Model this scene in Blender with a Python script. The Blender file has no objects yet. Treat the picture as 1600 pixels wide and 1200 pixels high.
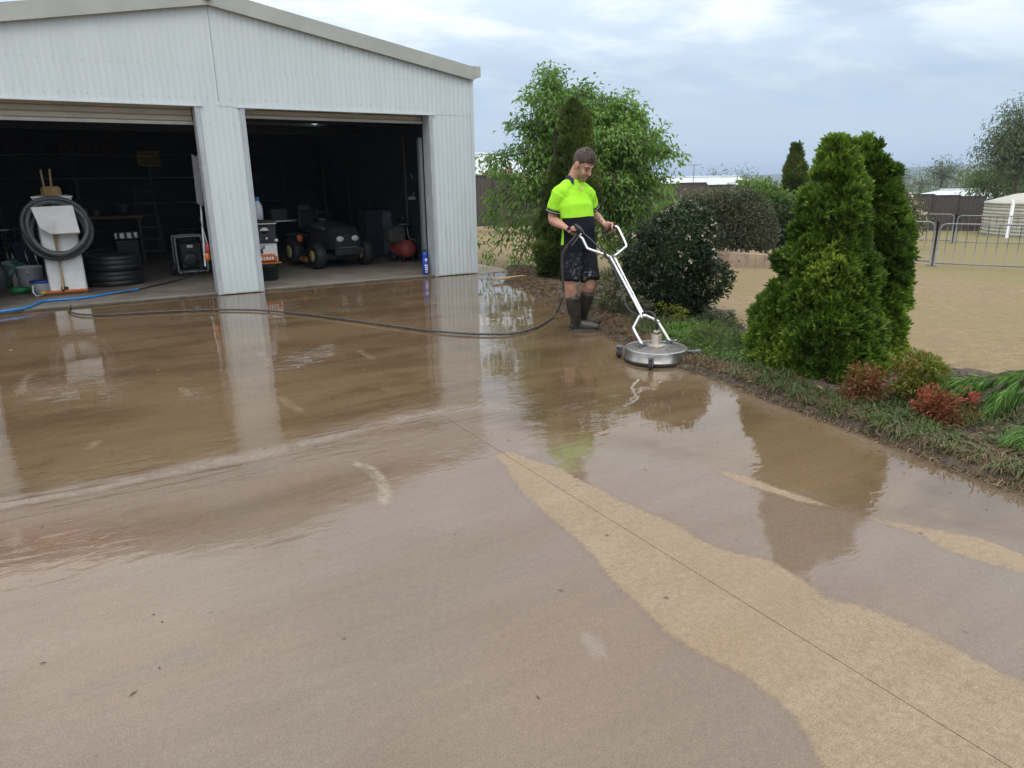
import bpy, math, random
import numpy as np
from mathutils import Vector, Matrix, noise as mnoise

# ------------------------------------------------------------------ camera, world, sun, exposure
scene = bpy.context.scene
COL = scene.collection
FPX, PITCH, ROLL, YAW = 1090.0, 0.27958, -0.01486, 0.53595
CAMP = np.array([0.0, -10.622, 1.47])
_cy, _sy = math.cos(YAW), math.sin(YAW)
FW = np.array([_sy*math.cos(PITCH), _cy*math.cos(PITCH), -math.sin(PITCH)])
_rt = np.array([_cy, -_sy, 0.0]); _up = np.cross(_rt, FW)
RT = math.cos(ROLL)*_rt + math.sin(ROLL)*_up
UP = -math.sin(ROLL)*_rt + math.cos(ROLL)*_up
cam_data = bpy.data.cameras.new('camera'); cam = bpy.data.objects.new('camera', cam_data); COL.objects.link(cam)
cam_data.sensor_fit = 'HORIZONTAL'; cam_data.sensor_width = 36.0; cam_data.lens = FPX/1600*36
cam_data.clip_start = 0.05; cam_data.clip_end = 20000
M = Matrix.Identity(4)
for i in range(3):
    M[i][0] = RT[i]; M[i][1] = UP[i]; M[i][2] = -FW[i]; M[i][3] = CAMP[i]
cam.matrix_world = M
scene.camera = cam

SUN_EL, SUN_AZ = math.radians(52), math.radians(215)      # azimuth clockwise from +Y
world = bpy.data.worlds.new('World'); scene.world = world; world.use_nodes = True
wn = world.node_tree; wn.nodes.clear()
def nd(nt, t, **kw):
    n = nt.nodes.new(t)
    for k, v in kw.items():
        if k.startswith('i_'):
            key = k[2:]
            key = int(key) if key.isdigit() else key.replace('_', ' ')
            n.inputs[key].default_value = v
        else: setattr(n, k, v)
    return n
def lk(nt, a, b): nt.links.new(a, b)
def math_n(nt, op, a, b=None, c=None, clamp=False):
    n = nt.nodes.new('ShaderNodeMath'); n.operation = op; n.use_clamp = clamp
    for i, v in enumerate((a, b, c)):
        if v is None: continue
        if isinstance(v, (int, float)): n.inputs[i].default_value = v
        else: nt.links.new(v, n.inputs[i])
    return n.outputs[0]
def mix_n(nt, fac, a, b, blend='MIX'):
    n = nt.nodes.new('ShaderNodeMix'); n.data_type = 'RGBA'; n.blend_type = blend
    if isinstance(fac, (int, float)): n.inputs[0].default_value = fac
    else: nt.links.new(fac, n.inputs[0])
    for i, v in ((6, a), (7, b)):
        if isinstance(v, (tuple, list)): n.inputs[i].default_value = tuple(v[:3])+(1,)
        else: nt.links.new(v, n.inputs[i])
    return n.outputs[2]
def maprange(nt, v, a, b, c=0.0, d=1.0, smooth=True):
    n = nt.nodes.new('ShaderNodeMapRange'); n.interpolation_type = 'SMOOTHSTEP' if smooth else 'LINEAR'
    n.inputs[1].default_value = a; n.inputs[2].default_value = b; n.inputs[3].default_value = c; n.inputs[4].default_value = d
    nt.links.new(v, n.inputs[0]); return n.outputs[0]
def noise_n(nt, vec, scale, detail=4, rough=0.55, dist=0.0):
    n = nt.nodes.new('ShaderNodeTexNoise'); n.inputs['Scale'].default_value = scale; n.inputs['Detail'].default_value = detail
    n.inputs['Roughness'].default_value = rough; n.inputs['Distortion'].default_value = dist
    if vec is not None: nt.links.new(vec, n.inputs['Vector'])
    return n.outputs[0]
def mapping(nt, vec, loc=(0,0,0), rot=(0,0,0), scale=(1,1,1)):
    n = nt.nodes.new('ShaderNodeMapping'); n.inputs[1].default_value = loc; n.inputs[2].default_value = rot; n.inputs[3].default_value = scale
    nt.links.new(vec, n.inputs[0]); return n.outputs[0]

# overcast sky: the physical sky underneath a broken cloud sheet
tc = nd(wn, 'ShaderNodeTexCoord')
sky = nd(wn, 'ShaderNodeTexSky', sky_type='NISHITA', sun_disc=False, sun_elevation=SUN_EL, sun_rotation=SUN_AZ)
sky.air_density = 1.0; sky.dust_density = 2.0
sep = nd(wn, 'ShaderNodeSeparateXYZ'); lk(wn, tc.outputs['Generated'], sep.inputs[0])
zz = math_n(wn, 'MAXIMUM', sep.outputs[2], 0.0)
den = math_n(wn, 'ADD', zz, 0.16)
comb = nd(wn, 'ShaderNodeCombineXYZ')
lk(wn, math_n(wn, 'DIVIDE', sep.outputs[0], den), comb.inputs[0]); lk(wn, math_n(wn, 'DIVIDE', sep.outputs[1], den), comb.inputs[1])
cv = mapping(wn, comb.outputs[0], loc=(3.3, 1.2, 0), rot=(0, 0, 0.5), scale=(1.0, 1.5, 1))
n1 = noise_n(wn, cv, 1.5, 8, 0.58, 0.3)
n2 = noise_n(wn, mapping(wn, comb.outputs[0], loc=(7, 2, 0)), 0.8, 6, 0.55, 0.3)
el = math_n(wn, 'POWER', zz, 0.8)
base = mix_n(wn, maprange(wn, zz, 0.12, 0.72, smooth=False), (5.7, 7.1, 8.6), (19.5, 20.2, 21.0))
bright = maprange(wn, n1, 0.42, 0.66)
edge = maprange(wn, zz, 0.04, 0.22)
bf = math_n(wn, 'MULTIPLY', bright, edge)
clouded = mix_n(wn, bf, base, mix_n(wn, 1.0, base, (1.46, 1.32, 1.17), 'MULTIPLY'))
dark = math_n(wn, 'MULTIPLY', maprange(wn, n2, 0.42, 0.60), edge)
clouded = mix_n(wn, math_n(wn, 'MULTIPLY', dark, 0.75), clouded, mix_n(wn, 1.0, clouded, (0.68, 0.72, 0.78), 'MULTIPLY'))
skyc = mix_n(wn, 0.88, sky.outputs[0], clouded)
bg = nd(wn, 'ShaderNodeBackground'); bg.inputs[1].default_value = 0.1
lk(wn, skyc, bg.inputs[0])
wo = nd(wn, 'ShaderNodeOutputWorld'); lk(wn, bg.outputs[0], wo.inputs[0])

sd = bpy.data.lights.new('sun', 'SUN'); sd.energy = 0.6; sd.angle = math.radians(25); sd.color = (1.0, 0.96, 0.9)
sun = bpy.data.objects.new('sun', sd); COL.objects.link(sun)
_sdir = Vector((math.sin(SUN_AZ)*math.cos(SUN_EL), math.cos(SUN_AZ)*math.cos(SUN_EL), math.sin(SUN_EL)))
sun.rotation_euler = _sdir.to_track_quat('Z', 'Y').to_euler(); sun.location = (0, -5, 30)
vs = scene.view_settings
vs.view_transform = 'Standard'; vs.look = 'None'; vs.gamma = 1.0; vs.use_curve_mapping = False; vs.exposure = 0.1
scene.cycles.max_bounces = 8
scene.cycles.volume_bounces = 0

# ------------------------------------------------------------------ places: where a sight line meets the ground
def ray(px, py): return FW + RT*((px-800)/FPX) - UP*((py-600)/FPX)
def G(px, py, z=0.0):
    d = ray(px, py); t = (z-CAMP[2])/d[2]; return CAMP + t*d
def terr(x, y):
    d = max(0.0, x-6.5-0.25*max(y, 0.0))
    return -0.03 - 0.75*(1-math.exp(-d/12)) - 0.014*min(d, 60)
def GT(px, py, far=400):
    d = ray(px, py); lo = 1.0
    t = 1.0
    while t < far:
        p = CAMP + d*t
        if p[2] < terr(p[0], p[1]):
            a, b = t/1.02-0.02, t
            for _ in range(30):
                m = (a+b)/2; p = CAMP+d*m
                if p[2] < terr(p[0], p[1]): b = m
                else: a = m
            return CAMP+d*b
        t *= 1.02
    return CAMP+d*far
def V(px, py, P0, off=0.0):
    """point on the sight line in the upright plane through P0 (facing the viewer), off metres behind it"""
    h = np.array([P0[0]-CAMP[0], P0[1]-CAMP[1], 0.0]); L = np.linalg.norm(h); h /= L
    d = ray(px, py); t = (L+off)/(d@h); return CAMP + t*d
def DIST(px, dist, z=None):
    """ground point at a horizontal distance in the direction of an image column"""
    d = ray(px, 290); h = np.array([d[0], d[1]]); h /= np.linalg.norm(h)
    x, y = CAMP[0]+h[0]*dist, CAMP[1]+h[1]*dist
    return np.array([x, y, terr(x, y) if z is None else z])
ZU = np.array([0, 0, 1.0])
def nz(v):
    v = np.asarray(v, float); return v/np.linalg.norm(v)

# ------------------------------------------------------------------ objects
def link(o): COL.objects.link(o); return o
def thing(name, label, cat, loc=(0, 0, 0), group=None, kind=None):
    o = link(bpy.data.objects.new(name, None)); o.location = tuple(float(c) for c in loc); o.empty_display_size = 0.1
    tag(o, label, cat, group, kind); return o
def tag(o, label=None, cat=None, group=None, kind=None):
    if label: o['label'] = label
    if cat: o['category'] = cat
    if group: o['group'] = group
    if kind: o['kind'] = kind
    return o
def wloc(o):
    v = Vector((0, 0, 0))
    while o is not None:
        v = v + o.location; o = o.parent
    return v
def mesh_np(name, verts, faces_flat, loop_tot, mat, parent=None, smooth=False, attrs=None, loc=None):
    """verts Nx3 in world space; faces given flat with loop totals"""
    me = bpy.data.meshes.new(name)
    off = wloc(parent) if parent is not None else (Vector(loc) if loc is not None else Vector((0, 0, 0)))
    v = np.asarray(verts, np.float32) - np.array(off, np.float32)
    ff = np.asarray(faces_flat, np.int32).ravel(); lt = np.asarray(loop_tot, np.int32)
    me.vertices.add(len(v)); me.vertices.foreach_set('co', v.ravel())
    me.loops.add(len(ff)); me.loops.foreach_set('vertex_index', ff)
    me.polygons.add(len(lt)); ls = np.zeros(len(lt), np.int32); ls[1:] = np.cumsum(lt)[:-1]
    me.polygons.foreach_set('loop_start', ls)
    try: me.polygons.foreach_set('loop_total', lt)
    except Exception: pass
    me.polygons.foreach_set('use_smooth', np.full(len(lt), bool(smooth)))
    me.update(calc_edges=True)
    for k, a in (attrs or {}).items():
        at = me.attributes.new(k, 'FLOAT', 'POINT'); at.data.foreach_set('value', np.asarray(a, np.float32))
    if mat is not None:
        for m_ in (mat if isinstance(mat, (list, tuple)) else [mat]): me.materials.append(m_)
    o = link(bpy.data.objects.new(name, me))
    if parent is not None: o.parent = parent
    elif loc is not None: o.location = tuple(float(c) for c in loc)
    return o

class MB:
    def __init__(s): s.v = []; s.f = []; s.sm = []
    def add(s, vs, fs, smooth=False):
        b = len(s.v); s.v += [tuple(float(c) for c in p) for p in vs]
        for f in fs: s.f.append([i+b for i in f]); s.sm.append(smooth)
        return s
    def box(s, c, size, ax=None, bev=0.0):
        X, Y, Z = (np.array(a, float) for a in (ax if ax is not None else ((1,0,0),(0,1,0),(0,0,1))))
        c = np.array(c, float); hx, hy, hz = (q/2 for q in size)
        if bev <= 0 or bev*2 >= min(size):
            P = [c+X*sx*hx+Y*sy*hy+Z*sz*hz for sz in (-1,1) for sx, sy in ((-1,-1),(1,-1),(1,1),(-1,1))]
            return s.add(P, [(3,2,1,0),(4,5,6,7),(0,1,5,4),(1,2,6,5),(2,3,7,6),(3,0,4,7)])
        b = bev; P = []
        def ring(dx, dy, z):
            return [c+X*a*dx0+Y*bb*dy0+Z*z for a, bb, dx0, dy0 in
                    ((-1,-1,dx-b,dy),(1,-1,dx-b,dy),(1,-1,dx,dy-b),(1,1,dx,dy-b),(1,1,dx-b,dy),(-1,1,dx-b,dy),(-1,1,dx,dy-b),(-1,-1,dx,dy-b))]
        for z, ins in ((-hz, b), (-hz+b, 0), (hz-b, 0), (hz, b)): P += ring(hx-ins*0.999, hy-ins*0.999, z) if ins else ring(hx, hy, z)
        F = [tuple(range(7, -1, -1)), tuple(range(24, 32))]
        for r in range(3):
            for i in range(8): F.append((r*8+i, r*8+(i+1) % 8, r*8+8+(i+1) % 8, r*8+8+i))
        return s.add(P, F)
    def tube(s, pts, r, n=8, caps=True, smooth=True, closed=False):
        pts = [np.array(p, float) for p in pts]; m = len(pts)
        rr = [r]*m if isinstance(r, (int, float)) else list(r)
        V_ = []; up = None
        for i in range(m):
            if closed: t = nz(pts[(i+1) % m]-pts[i-1])
            else: t = nz(pts[min(i+1, m-1)]-pts[max(i-1, 0)])
            if up is None:
                a = np.array([0,0,1.0]) if abs(t[2]) < 0.9 else np.array([1.0,0,0])
                up = nz(np.cross(np.cross(t, a), t))
            else: up = nz(up - t*(up@t))
            sd_ = np.cross(t, up)
            for k in range(n):
                a = 2*math.pi*k/n; V_.append(pts[i]+(up*math.cos(a)+sd_*math.sin(a))*rr[i])
        F = []
        for i in range(m if closed else m-1):
            j = (i+1) % m
            for k in range(n): F.append((i*n+k, j*n+k, j*n+(k+1) % n, i*n+(k+1) % n)[::-1])
        s.add(V_, F, smooth)
        if caps and not closed:
            b = len(s.v)-m*n
            s.f.append([b+k for k in range(n)]); s.sm.append(False)
            s.f.append([b+(m-1)*n+k for k in range(n)][::-1]); s.sm.append(False)
        return s
    def lathe(s, prof, c, axis=(0,0,1), n=20, smooth=True):
        """prof: (radius, height) pairs from bottom to top along axis"""
        c = np.array(c, float); t = nz(axis)
        a = np.array([1.0,0,0]) if abs(t[0]) < 0.9 else np.array([0,1.0,0])
        u = nz(a-t*(a@t)); w = np.cross(t, u); P = []
        for r, h in prof:
            for k in range(n):
                q = 2*math.pi*k/n; P.append(c+t*h+(u*math.cos(q)+w*math.sin(q))*max(r, 1e-4))
        F = []
        for i in range(len(prof)-1):
            for k in range(n): F.append((i*n+k, i*n+(k+1) % n, (i+1)*n+(k+1) % n, (i+1)*n+k))
        F.append(tuple(range(n-1, -1, -1))); F.append(tuple((len(prof)-1)*n+k for k in range(n)))
        return s.add(P, F, smooth)
    def prism(s, poly, d):
        """polygon (list of 3D points) extruded by vector d"""
        n = len(poly); P = [np.array(p, float) for p in poly]; d = np.array(d, float)
        return s.add(P+[p+d for p in P], [tuple(range(n-1, -1, -1)), tuple(range(n, 2*n))]+[(i, (i+1) % n, n+(i+1) % n, n+i) for i in range(n)])
    def ball(s, c, r, n=12, m=8, ax=None):
        X, Y, Z = (np.array(a, float) for a in (ax if ax is not None else ((1,0,0),(0,1,0),(0,0,1))))
        rx, ry, rz = (r, r, r) if isinstance(r, (int, float)) else r
        c = np.array(c, float); P = []; F = []
        for i in range(m+1):
            a = -math.pi/2+math.pi*i/m
            for k in range(n):
                q = 2*math.pi*k/n
                P.append(c+X*rx*max(math.cos(a), 1e-3)*math.cos(q)+Y*ry*max(math.cos(a), 1e-3)*math.sin(q)+Z*rz*math.sin(a))
        for i in range(m):
            for k in range(n): F.append((i*n+k, i*n+(k+1) % n, (i+1)*n+(k+1) % n, (i+1)*n+k))
        F.append(tuple(range(n-1, -1, -1))); F.append(tuple(m*n+k for k in range(n)))
        return s.add(P, F, True)
    def build(s, name, mat, parent=None, loc=None):
        me = bpy.data.meshes.new(name)
        off = wloc(parent) if parent is not None else (Vector(tuple(float(c) for c in loc)) if loc is not None else Vector((0,0,0)))
        me.from_pydata([(p[0]-off[0], p[1]-off[1], p[2]-off[2]) for p in s.v], [], s.f)
        me.polygons.foreach_set('use_smooth', s.sm); me.update()
        for m_ in (mat if isinstance(mat, (list, tuple)) else [mat]): me.materials.append(m_)
        o = link(bpy.data.objects.new(name, me))
        if parent is not None: o.parent = parent
        elif loc is not None: o.location = tuple(float(c) for c in loc)
        return o
def copy_tree(o, parent=None):
    c = link(o.copy()); c.parent = parent
    for ch in list(o.children): copy_tree(ch, c)
    return c
def smooth_path(pts, n=6):
    P = [np.array(p, float) for p in pts]; out = []
    for i in range(len(P)-1):
        a, b, c, d = P[max(i-1, 0)], P[i], P[i+1], P[min(i+2, len(P)-1)]
        for k in range(n):
            t = k/n
            out.append(0.5*((2*b)+(c-a)*t+(2*a-5*b+4*c-d)*t*t+(3*b-a-3*c+d)*t**3))
    out.append(P[-1]); return out

# ------------------------------------------------------------------ materials
def newmat(name):
    m = bpy.data.materials.new(name); m.use_nodes = True; nt = m.node_tree
    return m, nt, nt.nodes['Principled BSDF']
def pm(name, c1, c2=None, scale=6.0, rough=0.5, metal=0.0, bump=0.0, bscale=None, stretch=(1,1,1), spec=None, coat=0.0, lo=0.35, hi=0.65, rough2=None, dirt=None):
    m, nt, b = newmat(name); c2 = c2 or tuple(x*0.8 for x in c1)
    t = nd(nt, 'ShaderNodeTexCoord'); v = mapping(nt, t.outputs['Object'], scale=stretch)
    n = noise_n(nt, v, scale, 5, 0.6)
    f = maprange(nt, n, lo, hi)
    c = mix_n(nt, f, c1, c2)
    if dirt:
        f2 = maprange(nt, noise_n(nt, v, scale*0.37, 5, 0.65), 0.52, 0.7)
        c = mix_n(nt, math_n(nt, 'MULTIPLY', f2, dirt[3]), c, dirt[:3])
    lk(nt, c, b.inputs['Base Color'])
    if rough2 is not None: lk(nt, maprange(nt, n, lo, hi, rough, rough2), b.inputs['Roughness'])
    else: b.inputs['Roughness'].default_value = rough
    b.inputs['Metallic'].default_value = metal
    if spec is not None: b.inputs['Specular IOR Level'].default_value = spec
    if coat: b.inputs['Coat Weight'].default_value = coat
    if bump:
        bn = nd(nt, 'ShaderNodeBump'); bn.inputs['Strength'].default_value = bump; bn.inputs['Distance'].default_value = 0.01
        lk(nt, noise_n(nt, v, bscale or scale*4, 4), bn.inputs['Height']); lk(nt, bn.outputs[0], b.inputs['Normal'])
    return m
def leafmat(name, c1, c2, c3=None, rough=0.45, trans=0.3, spec=0.4):
    m, nt, b = newmat(name)
    a = nd(nt, 'ShaderNodeAttribute', attribute_name='tint')
    r = nd(nt, 'ShaderNodeValToRGB'); lk(nt, a.outputs['Fac'], r.inputs[0])
    e = r.color_ramp.elements; e[0].color = c1+(1,); e[1].color = c2+(1,)
    if c3: x = r.color_ramp.elements.new(0.9); x.color = c2+(1,); e[len(e)-1].color = c3+(1,)
    lk(nt, r.outputs[0], b.inputs['Base Color']); b.inputs['Roughness'].default_value = rough; b.inputs['Specular IOR Level'].default_value = spec
    tr = nd(nt, 'ShaderNodeBsdfTranslucent'); lk(nt, mix_n(nt, 1.0, r.outputs[0], (1.1, 1.25, 0.7), 'MULTIPLY'), tr.inputs[0])
    mx = nd(nt, 'ShaderNodeMixShader'); mx.inputs[0].default_value = trans
    lk(nt, b.outputs[0], mx.inputs[1]); lk(nt, tr.outputs[0], mx.inputs[2])
    lk(nt, mx.outputs[0], nt.nodes['Material Output'].inputs[0])
    return m
black_rubber = pm('black rubber', (0.018,0.018,0.019), (0.03,0.03,0.03), 20, 0.6, bump=0.2)
black_plastic = pm('black plastic', (0.015,0.015,0.017), (0.024,0.024,0.026), 15, 0.4)
white_plastic = pm('white plastic', (0.78,0.80,0.80), (0.70,0.71,0.70), 5, 0.4, dirt=(0.35,0.32,0.26,0.4))
steel = pm('steel', (0.55,0.55,0.54), (0.42,0.42,0.42), 14, 0.28, 1.0, rough2=0.45)
galv = pm('galvanised steel', (0.26,0.27,0.285), (0.20,0.21,0.22), 30, 0.5, 0.45)
alu = pm('polished aluminium', (0.78,0.78,0.77), (0.66,0.66,0.65), 18, 0.22, 1.0, rough2=0.35)
wood = pm('pale wood', (0.45,0.33,0.2), (0.33,0.23,0.13), 5, 0.6, stretch=(8,8,1))
bark = pm('bark', (0.14,0.105,0.075), (0.08,0.06,0.045), 12, 0.9, bump=0.6, stretch=(1,1,0.3))
orange_p = pm('orange plastic', (0.62,0.17,0.03), (0.5,0.13,0.025), 8, 0.4)
blue_p = pm('blue plastic', (0.03,0.08,0.42), (0.025,0.06,0.32), 8, 0.4)
red_p = pm('red paint', (0.40,0.05,0.045), (0.3,0.04,0.035), 6, 0.4)
green_p = pm('green plastic', (0.02,0.26,0.07), (0.015,0.18,0.05), 8, 0.4)
dark_steel = pm('dark painted steel', (0.03,0.032,0.036), (0.045,0.045,0.05), 10, 0.4, 0.2)
paper_white = pm('white print', (0.72,0.72,0.72), (0.66,0.66,0.66), 10, 0.6)
# ------------------------------------------------------------------ driveway
EDGE_Y = np.array([-16.0, -11.0, -9.25, -8.2, -7.3, -6.4, -5.45, -4.5, -3.6, -2.4, -1.25, -0.7, 0.4, 12.0])
EDGE_X = np.array([3.9, 3.72, 3.74, 3.79, 3.92, 4.08, 4.26, 4.53, 4.84, 5.2, 5.5, 5.95, 6.4, 6.4])
def edge_x(y):
    y = np.asarray(y, float)
    return np.interp(y, EDGE_Y, EDGE_X) + 0.035*np.sin(y*2.3+0.4) + 0.02*np.sin(y*5.1)
def gpoly(pix): return np.array([G(*p)[:2] for p in pix])
def seg_dist(P, poly, closed=True):
    d2 = np.full(len(P), 1e9); n = len(poly)
    for i in range(n if closed else n-1):
        a, b = poly[i], poly[(i+1) % n]; ab = b-a
        t = np.clip(((P-a)@ab)/max(ab@ab, 1e-9), 0, 1)
        q = P-(a+t[:, None]*ab); d2 = np.minimum(d2, (q*q).sum(1))
    return np.sqrt(d2)
def poly_sd(P, poly):
    ins = np.zeros(len(P), bool); n = len(poly); x, y = P[:, 0], P[:, 1]
    for i in range(n):
        (x1, y1), (x2, y2) = poly[i], poly[(i+1) % n]
        c = ((y1 > y) != (y2 > y)) & (x < (x2-x1)*(y-y1)/((y2-y1) if y2 != y1 else 1e-9)+x1); ins ^= c
    d = seg_dist(P, poly); return np.where(ins, d, -d)
DRY = [gpoly([(768,707),(800,706),(880,733),(985,788),(1060,820),(1120,855),(1200,872),(1250,900),(1290,935),(1350,945),(1420,975),(1480,1003),(1600,1066),(1900,1230),(1900,1400),(1420,1400),(1285,1200),(1260,1150),(1215,1100),(1150,1052),(1060,1000),(1010,960),(955,905),(905,850),(870,815),(830,785)]),
       gpoly([(1112,731),(1150,738),(1220,762),(1300,792),(1250,784),(1180,764),(1130,745)]),
       gpoly([(1350,807),(1400,815),(1450,825),(1530,838),(1600,865),(1700,900),(1700,925),(1600,898),(1540,880),(1470,858),(1440,838),(1390,822)]),
       gpoly([(908,980),(940,1000),(960,1022),(930,1032),(905,1005)])]
POOL = gpoly([(-400,820),(-150,800),(0,786),(150,757),(300,728),(430,703),(560,668),(660,640),(730,640),(775,668),(850,688),(930,702),(1050,716),(1150,735),(1300,793),(1420,820),(1600,858),(1800,930),(1900,800),(1600,765),(1300,663),(1000,560),(870,470),(790,425),(400,440),(-400,500)])
REFL_POOL = gpoly([(-300,930),(60,893),(200,862),(420,812),(560,768),(716,716),(640,706),(500,735),(350,780),(150,800),(-300,850)])  # wet band up to the mirrored roofline, reflection painted in as brown
FOAM = gpoly([(-300,850),(0,787),(150,762),(300,730),(430,705),(560,670),(640,652),(705,640),(745,637),(800,640)])
FOAM2 = gpoly([(745,655),(815,646),(880,640),(950,620),(1020,606)])
SCUFF = [gpoly(p) for p in ([(556,724),(575,730),(592,745),(602,765),(600,785)], [(20,830),(22,845),(36,860)], [(48,585),(36,597),(34,615)],
         [(398,548),(420,562),(418,572)], [(560,548),(582,560)], [(438,620),(452,632),(470,642)], [(150,690),(140,700)], [(284,606),(296,618)])]
STREAK = [gpoly(p) for p in ([(90,1092),(180,1062),(300,1016)], [(150,1085),(300,1035),(330,1022)], [(600,935),(680,920)])]
CRACK = np.array([[2.375, -8.3], [2.375, -4.1]]); 
def drive_attrs(P):
    A = {}
    A['dry'] = np.max([poly_sd(P, q) for q in DRY[:3]], axis=0)
    A['patch'] = poly_sd(P, DRY[3])
    A['pool'] = poly_sd(P, POOL); A['refl_pool'] = poly_sd(P, REFL_POOL)
    A['foam'] = seg_dist(P, FOAM, False); A['foam2'] = seg_dist(P, FOAM2, False)
    A['scuff1'] = np.min([seg_dist(P, q, False) for q in SCUFF[:1]], axis=0)
    A['scuff'] = np.min([seg_dist(P, q, False) for q in SCUFF], axis=0)
    A['streak'] = np.min([seg_dist(P, q, False) for q in STREAK], axis=0)
    A['crack'] = seg_dist(P, CRACK, False)
    A['rim'] = edge_x(P[:, 1])-P[:, 0]
    return A
def wet_concrete():
    m, nt, b = newmat('wet concrete')
    co = nd(nt, 'ShaderNodeTexCoord').outputs['Object']
    at = lambda k: nd(nt, 'ShaderNodeAttribute', attribute_name=k).outputs['Fac']
    nbig = noise_n(nt, co, 0.8, 5, 0.55); nmid = noise_n(nt, co, 3.2, 6, 0.6); nfine = noise_n(nt, co, 38, 4, 0.7); ngr = noise_n(nt, co, 190, 2, 0.6)
    nmot = noise_n(nt, co, 11, 5, 0.65, 0.6)
    sx = mapping(nt, co, rot=(0, 0, -0.06), scale=(0.6, 2.1, 1)); nstr = noise_n(nt, sx, 1.1, 7, 0.55, 0.6)
    wob = math_n(nt, 'ADD', math_n(nt, 'MULTIPLY', math_n(nt, 'SUBTRACT', nmid, 0.5), 0.085), math_n(nt, 'MULTIPLY', math_n(nt, 'SUBTRACT', nfine, 0.5), 0.04))
    dry = maprange(nt, math_n(nt, 'ADD', at('dry'), wob), -0.012, 0.022)
    patch = maprange(nt, math_n(nt, 'ADD', at('patch'), math_n(nt, 'MULTIPLY', wob, 0.25)), -0.01, 0.02)
    wob2 = math_n(nt, 'ADD', math_n(nt, 'MULTIPLY', math_n(nt, 'SUBTRACT', nstr, 0.5), 0.7), wob)
    pool = maprange(nt, math_n(nt, 'ADD', at('pool'), wob2), -0.12, 0.22)
    refl_pool = maprange(nt, math_n(nt, 'ADD', at('refl_pool'), wob2), -0.08, 0.2)
    # colours of the concrete itself, the muddy film on it and a painted roof reflection
    cdry = mix_n(nt, maprange(nt, math_n(nt, 'ADD', math_n(nt, 'MULTIPLY', noise_n(nt, mapping(nt, co, loc=(5, 5, 0)), 42, 4, 0.6, 0.5), 0.65), math_n(nt, 'MULTIPLY', nmid, 0.35)), 0.38, 0.62), (0.300, 0.225, 0.152), (0.245, 0.182, 0.120))
    cdry = mix_n(nt, maprange(nt, nbig, 0.45, 0.7), cdry, (0.27, 0.195, 0.122))
    cdamp = mix_n(nt, maprange(nt, nbig, 0.35, 0.65), (0.176, 0.137, 0.098), (0.184, 0.136, 0.096))
    cdamp = mix_n(nt, math_n(nt, 'MULTIPLY', maprange(nt, nmid, 0.45, 0.72), 0.5), cdamp, (0.16, 0.118, 0.080))
    cdamp = mix_n(nt, math_n(nt, 'MULTIPLY', maprange(nt, nstr, 0.5, 0.75), 0.35), cdamp, (0.222, 0.168, 0.126))
    cdamp = mix_n(nt, math_n(nt, 'MULTIPLY', maprange(nt, noise_n(nt, mapping(nt, co, loc=(1.5, 6, 0)), 0.42, 4, 0.5), 0.46, 0.6), 0.38), cdamp, (0.196, 0.127, 0.09))
    cpool = mix_n(nt, maprange(nt, nstr, 0.36, 0.66), (0.108, 0.069, 0.038), (0.162, 0.110, 0.063))
    cpool = mix_n(nt, math_n(nt, 'MULTIPLY', maprange(nt, nmid, 0.5, 0.7), 0.45), cpool, (0.07, 0.042, 0.022))
    cpool = mix_n(nt, math_n(nt, 'MULTIPLY', maprange(nt, noise_n(nt, mapping(nt, co, loc=(3, 8, 0), rot=(0, 0, -0.1), scale=(0.7, 1.5, 1)), 0.55, 5, 0.55), 0.45, 0.62), 0.7), cpool, (0.18, 0.122, 0.069))
    pb = math_n(nt, 'MAXIMUM', pool, math_n(nt, 'MULTIPLY', refl_pool, 0.9))
    c = mix_n(nt, pb, cdamp, cpool)
    red = math_n(nt, 'MULTIPLY', refl_pool, maprange(nt, noise_n(nt, mapping(nt, co, loc=(4, 1, 0)), 1.3, 3), 0.42, 0.62)); c = mix_n(nt, math_n(nt, 'MULTIPLY', red, 0.3), c, (0.25, 0.125, 0.085))
    rip = maprange(nt, at('foam'), 0.5, 0.12); stk = maprange(nt, noise_n(nt, mapping(nt, co, rot=(0, 0, 0.02), scale=(0.8, 9, 1)), 2.2, 5, 0.6), 0.5, 0.66)
    c = mix_n(nt, math_n(nt, 'MULTIPLY', math_n(nt, 'MULTIPLY', rip, stk), 0.75), c, (0.10, 0.07, 0.046))
    fw_ = math_n(nt, 'ADD', at('foam'), math_n(nt, 'MULTIPLY', math_n(nt, 'SUBTRACT', nmid, 0.5), 0.16))
    foam = math_n(nt, 'MULTIPLY', maprange(nt, fw_, 0.13, 0.0), math_n(nt, 'MULTIPLY', maprange(nt, stk, 0.0, 0.9, 1.0, 0.25), maprange(nt, nmot, 0.3, 0.55, 0.35, 1.0)))
    foam2 = math_n(nt, 'MULTIPLY', maprange(nt, math_n(nt, 'ADD', at('foam2'), math_n(nt, 'MULTIPLY', math_n(nt, 'SUBTRACT', nmid, 0.5), 0.3)), 0.05, 0.0), math_n(nt, 'MULTIPLY', maprange(nt, nmot, 0.42, 0.6), 0.5))
    c = mix_n(nt, math_n(nt, 'MULTIPLY', math_n(nt, 'MAXIMUM', foam, foam2), 0.33), c, (0.34, 0.30, 0.26))
    sc = math_n(nt, 'MULTIPLY', maprange(nt, math_n(nt, 'ADD', at('scuff'), math_n(nt, 'MULTIPLY', math_n(nt, 'SUBTRACT', nfine, 0.5), 0.11)), 0.045, 0.005), maprange(nt, nmot, 0.26, 0.52))
    sc = math_n(nt, 'MULTIPLY', sc, maprange(nt, at('scuff1'), 0.02, 0.10, 1.0, 0.4))
    c = mix_n(nt, math_n(nt, 'MULTIPLY', sc, 0.66), c, (0.36, 0.31, 0.24))
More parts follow.
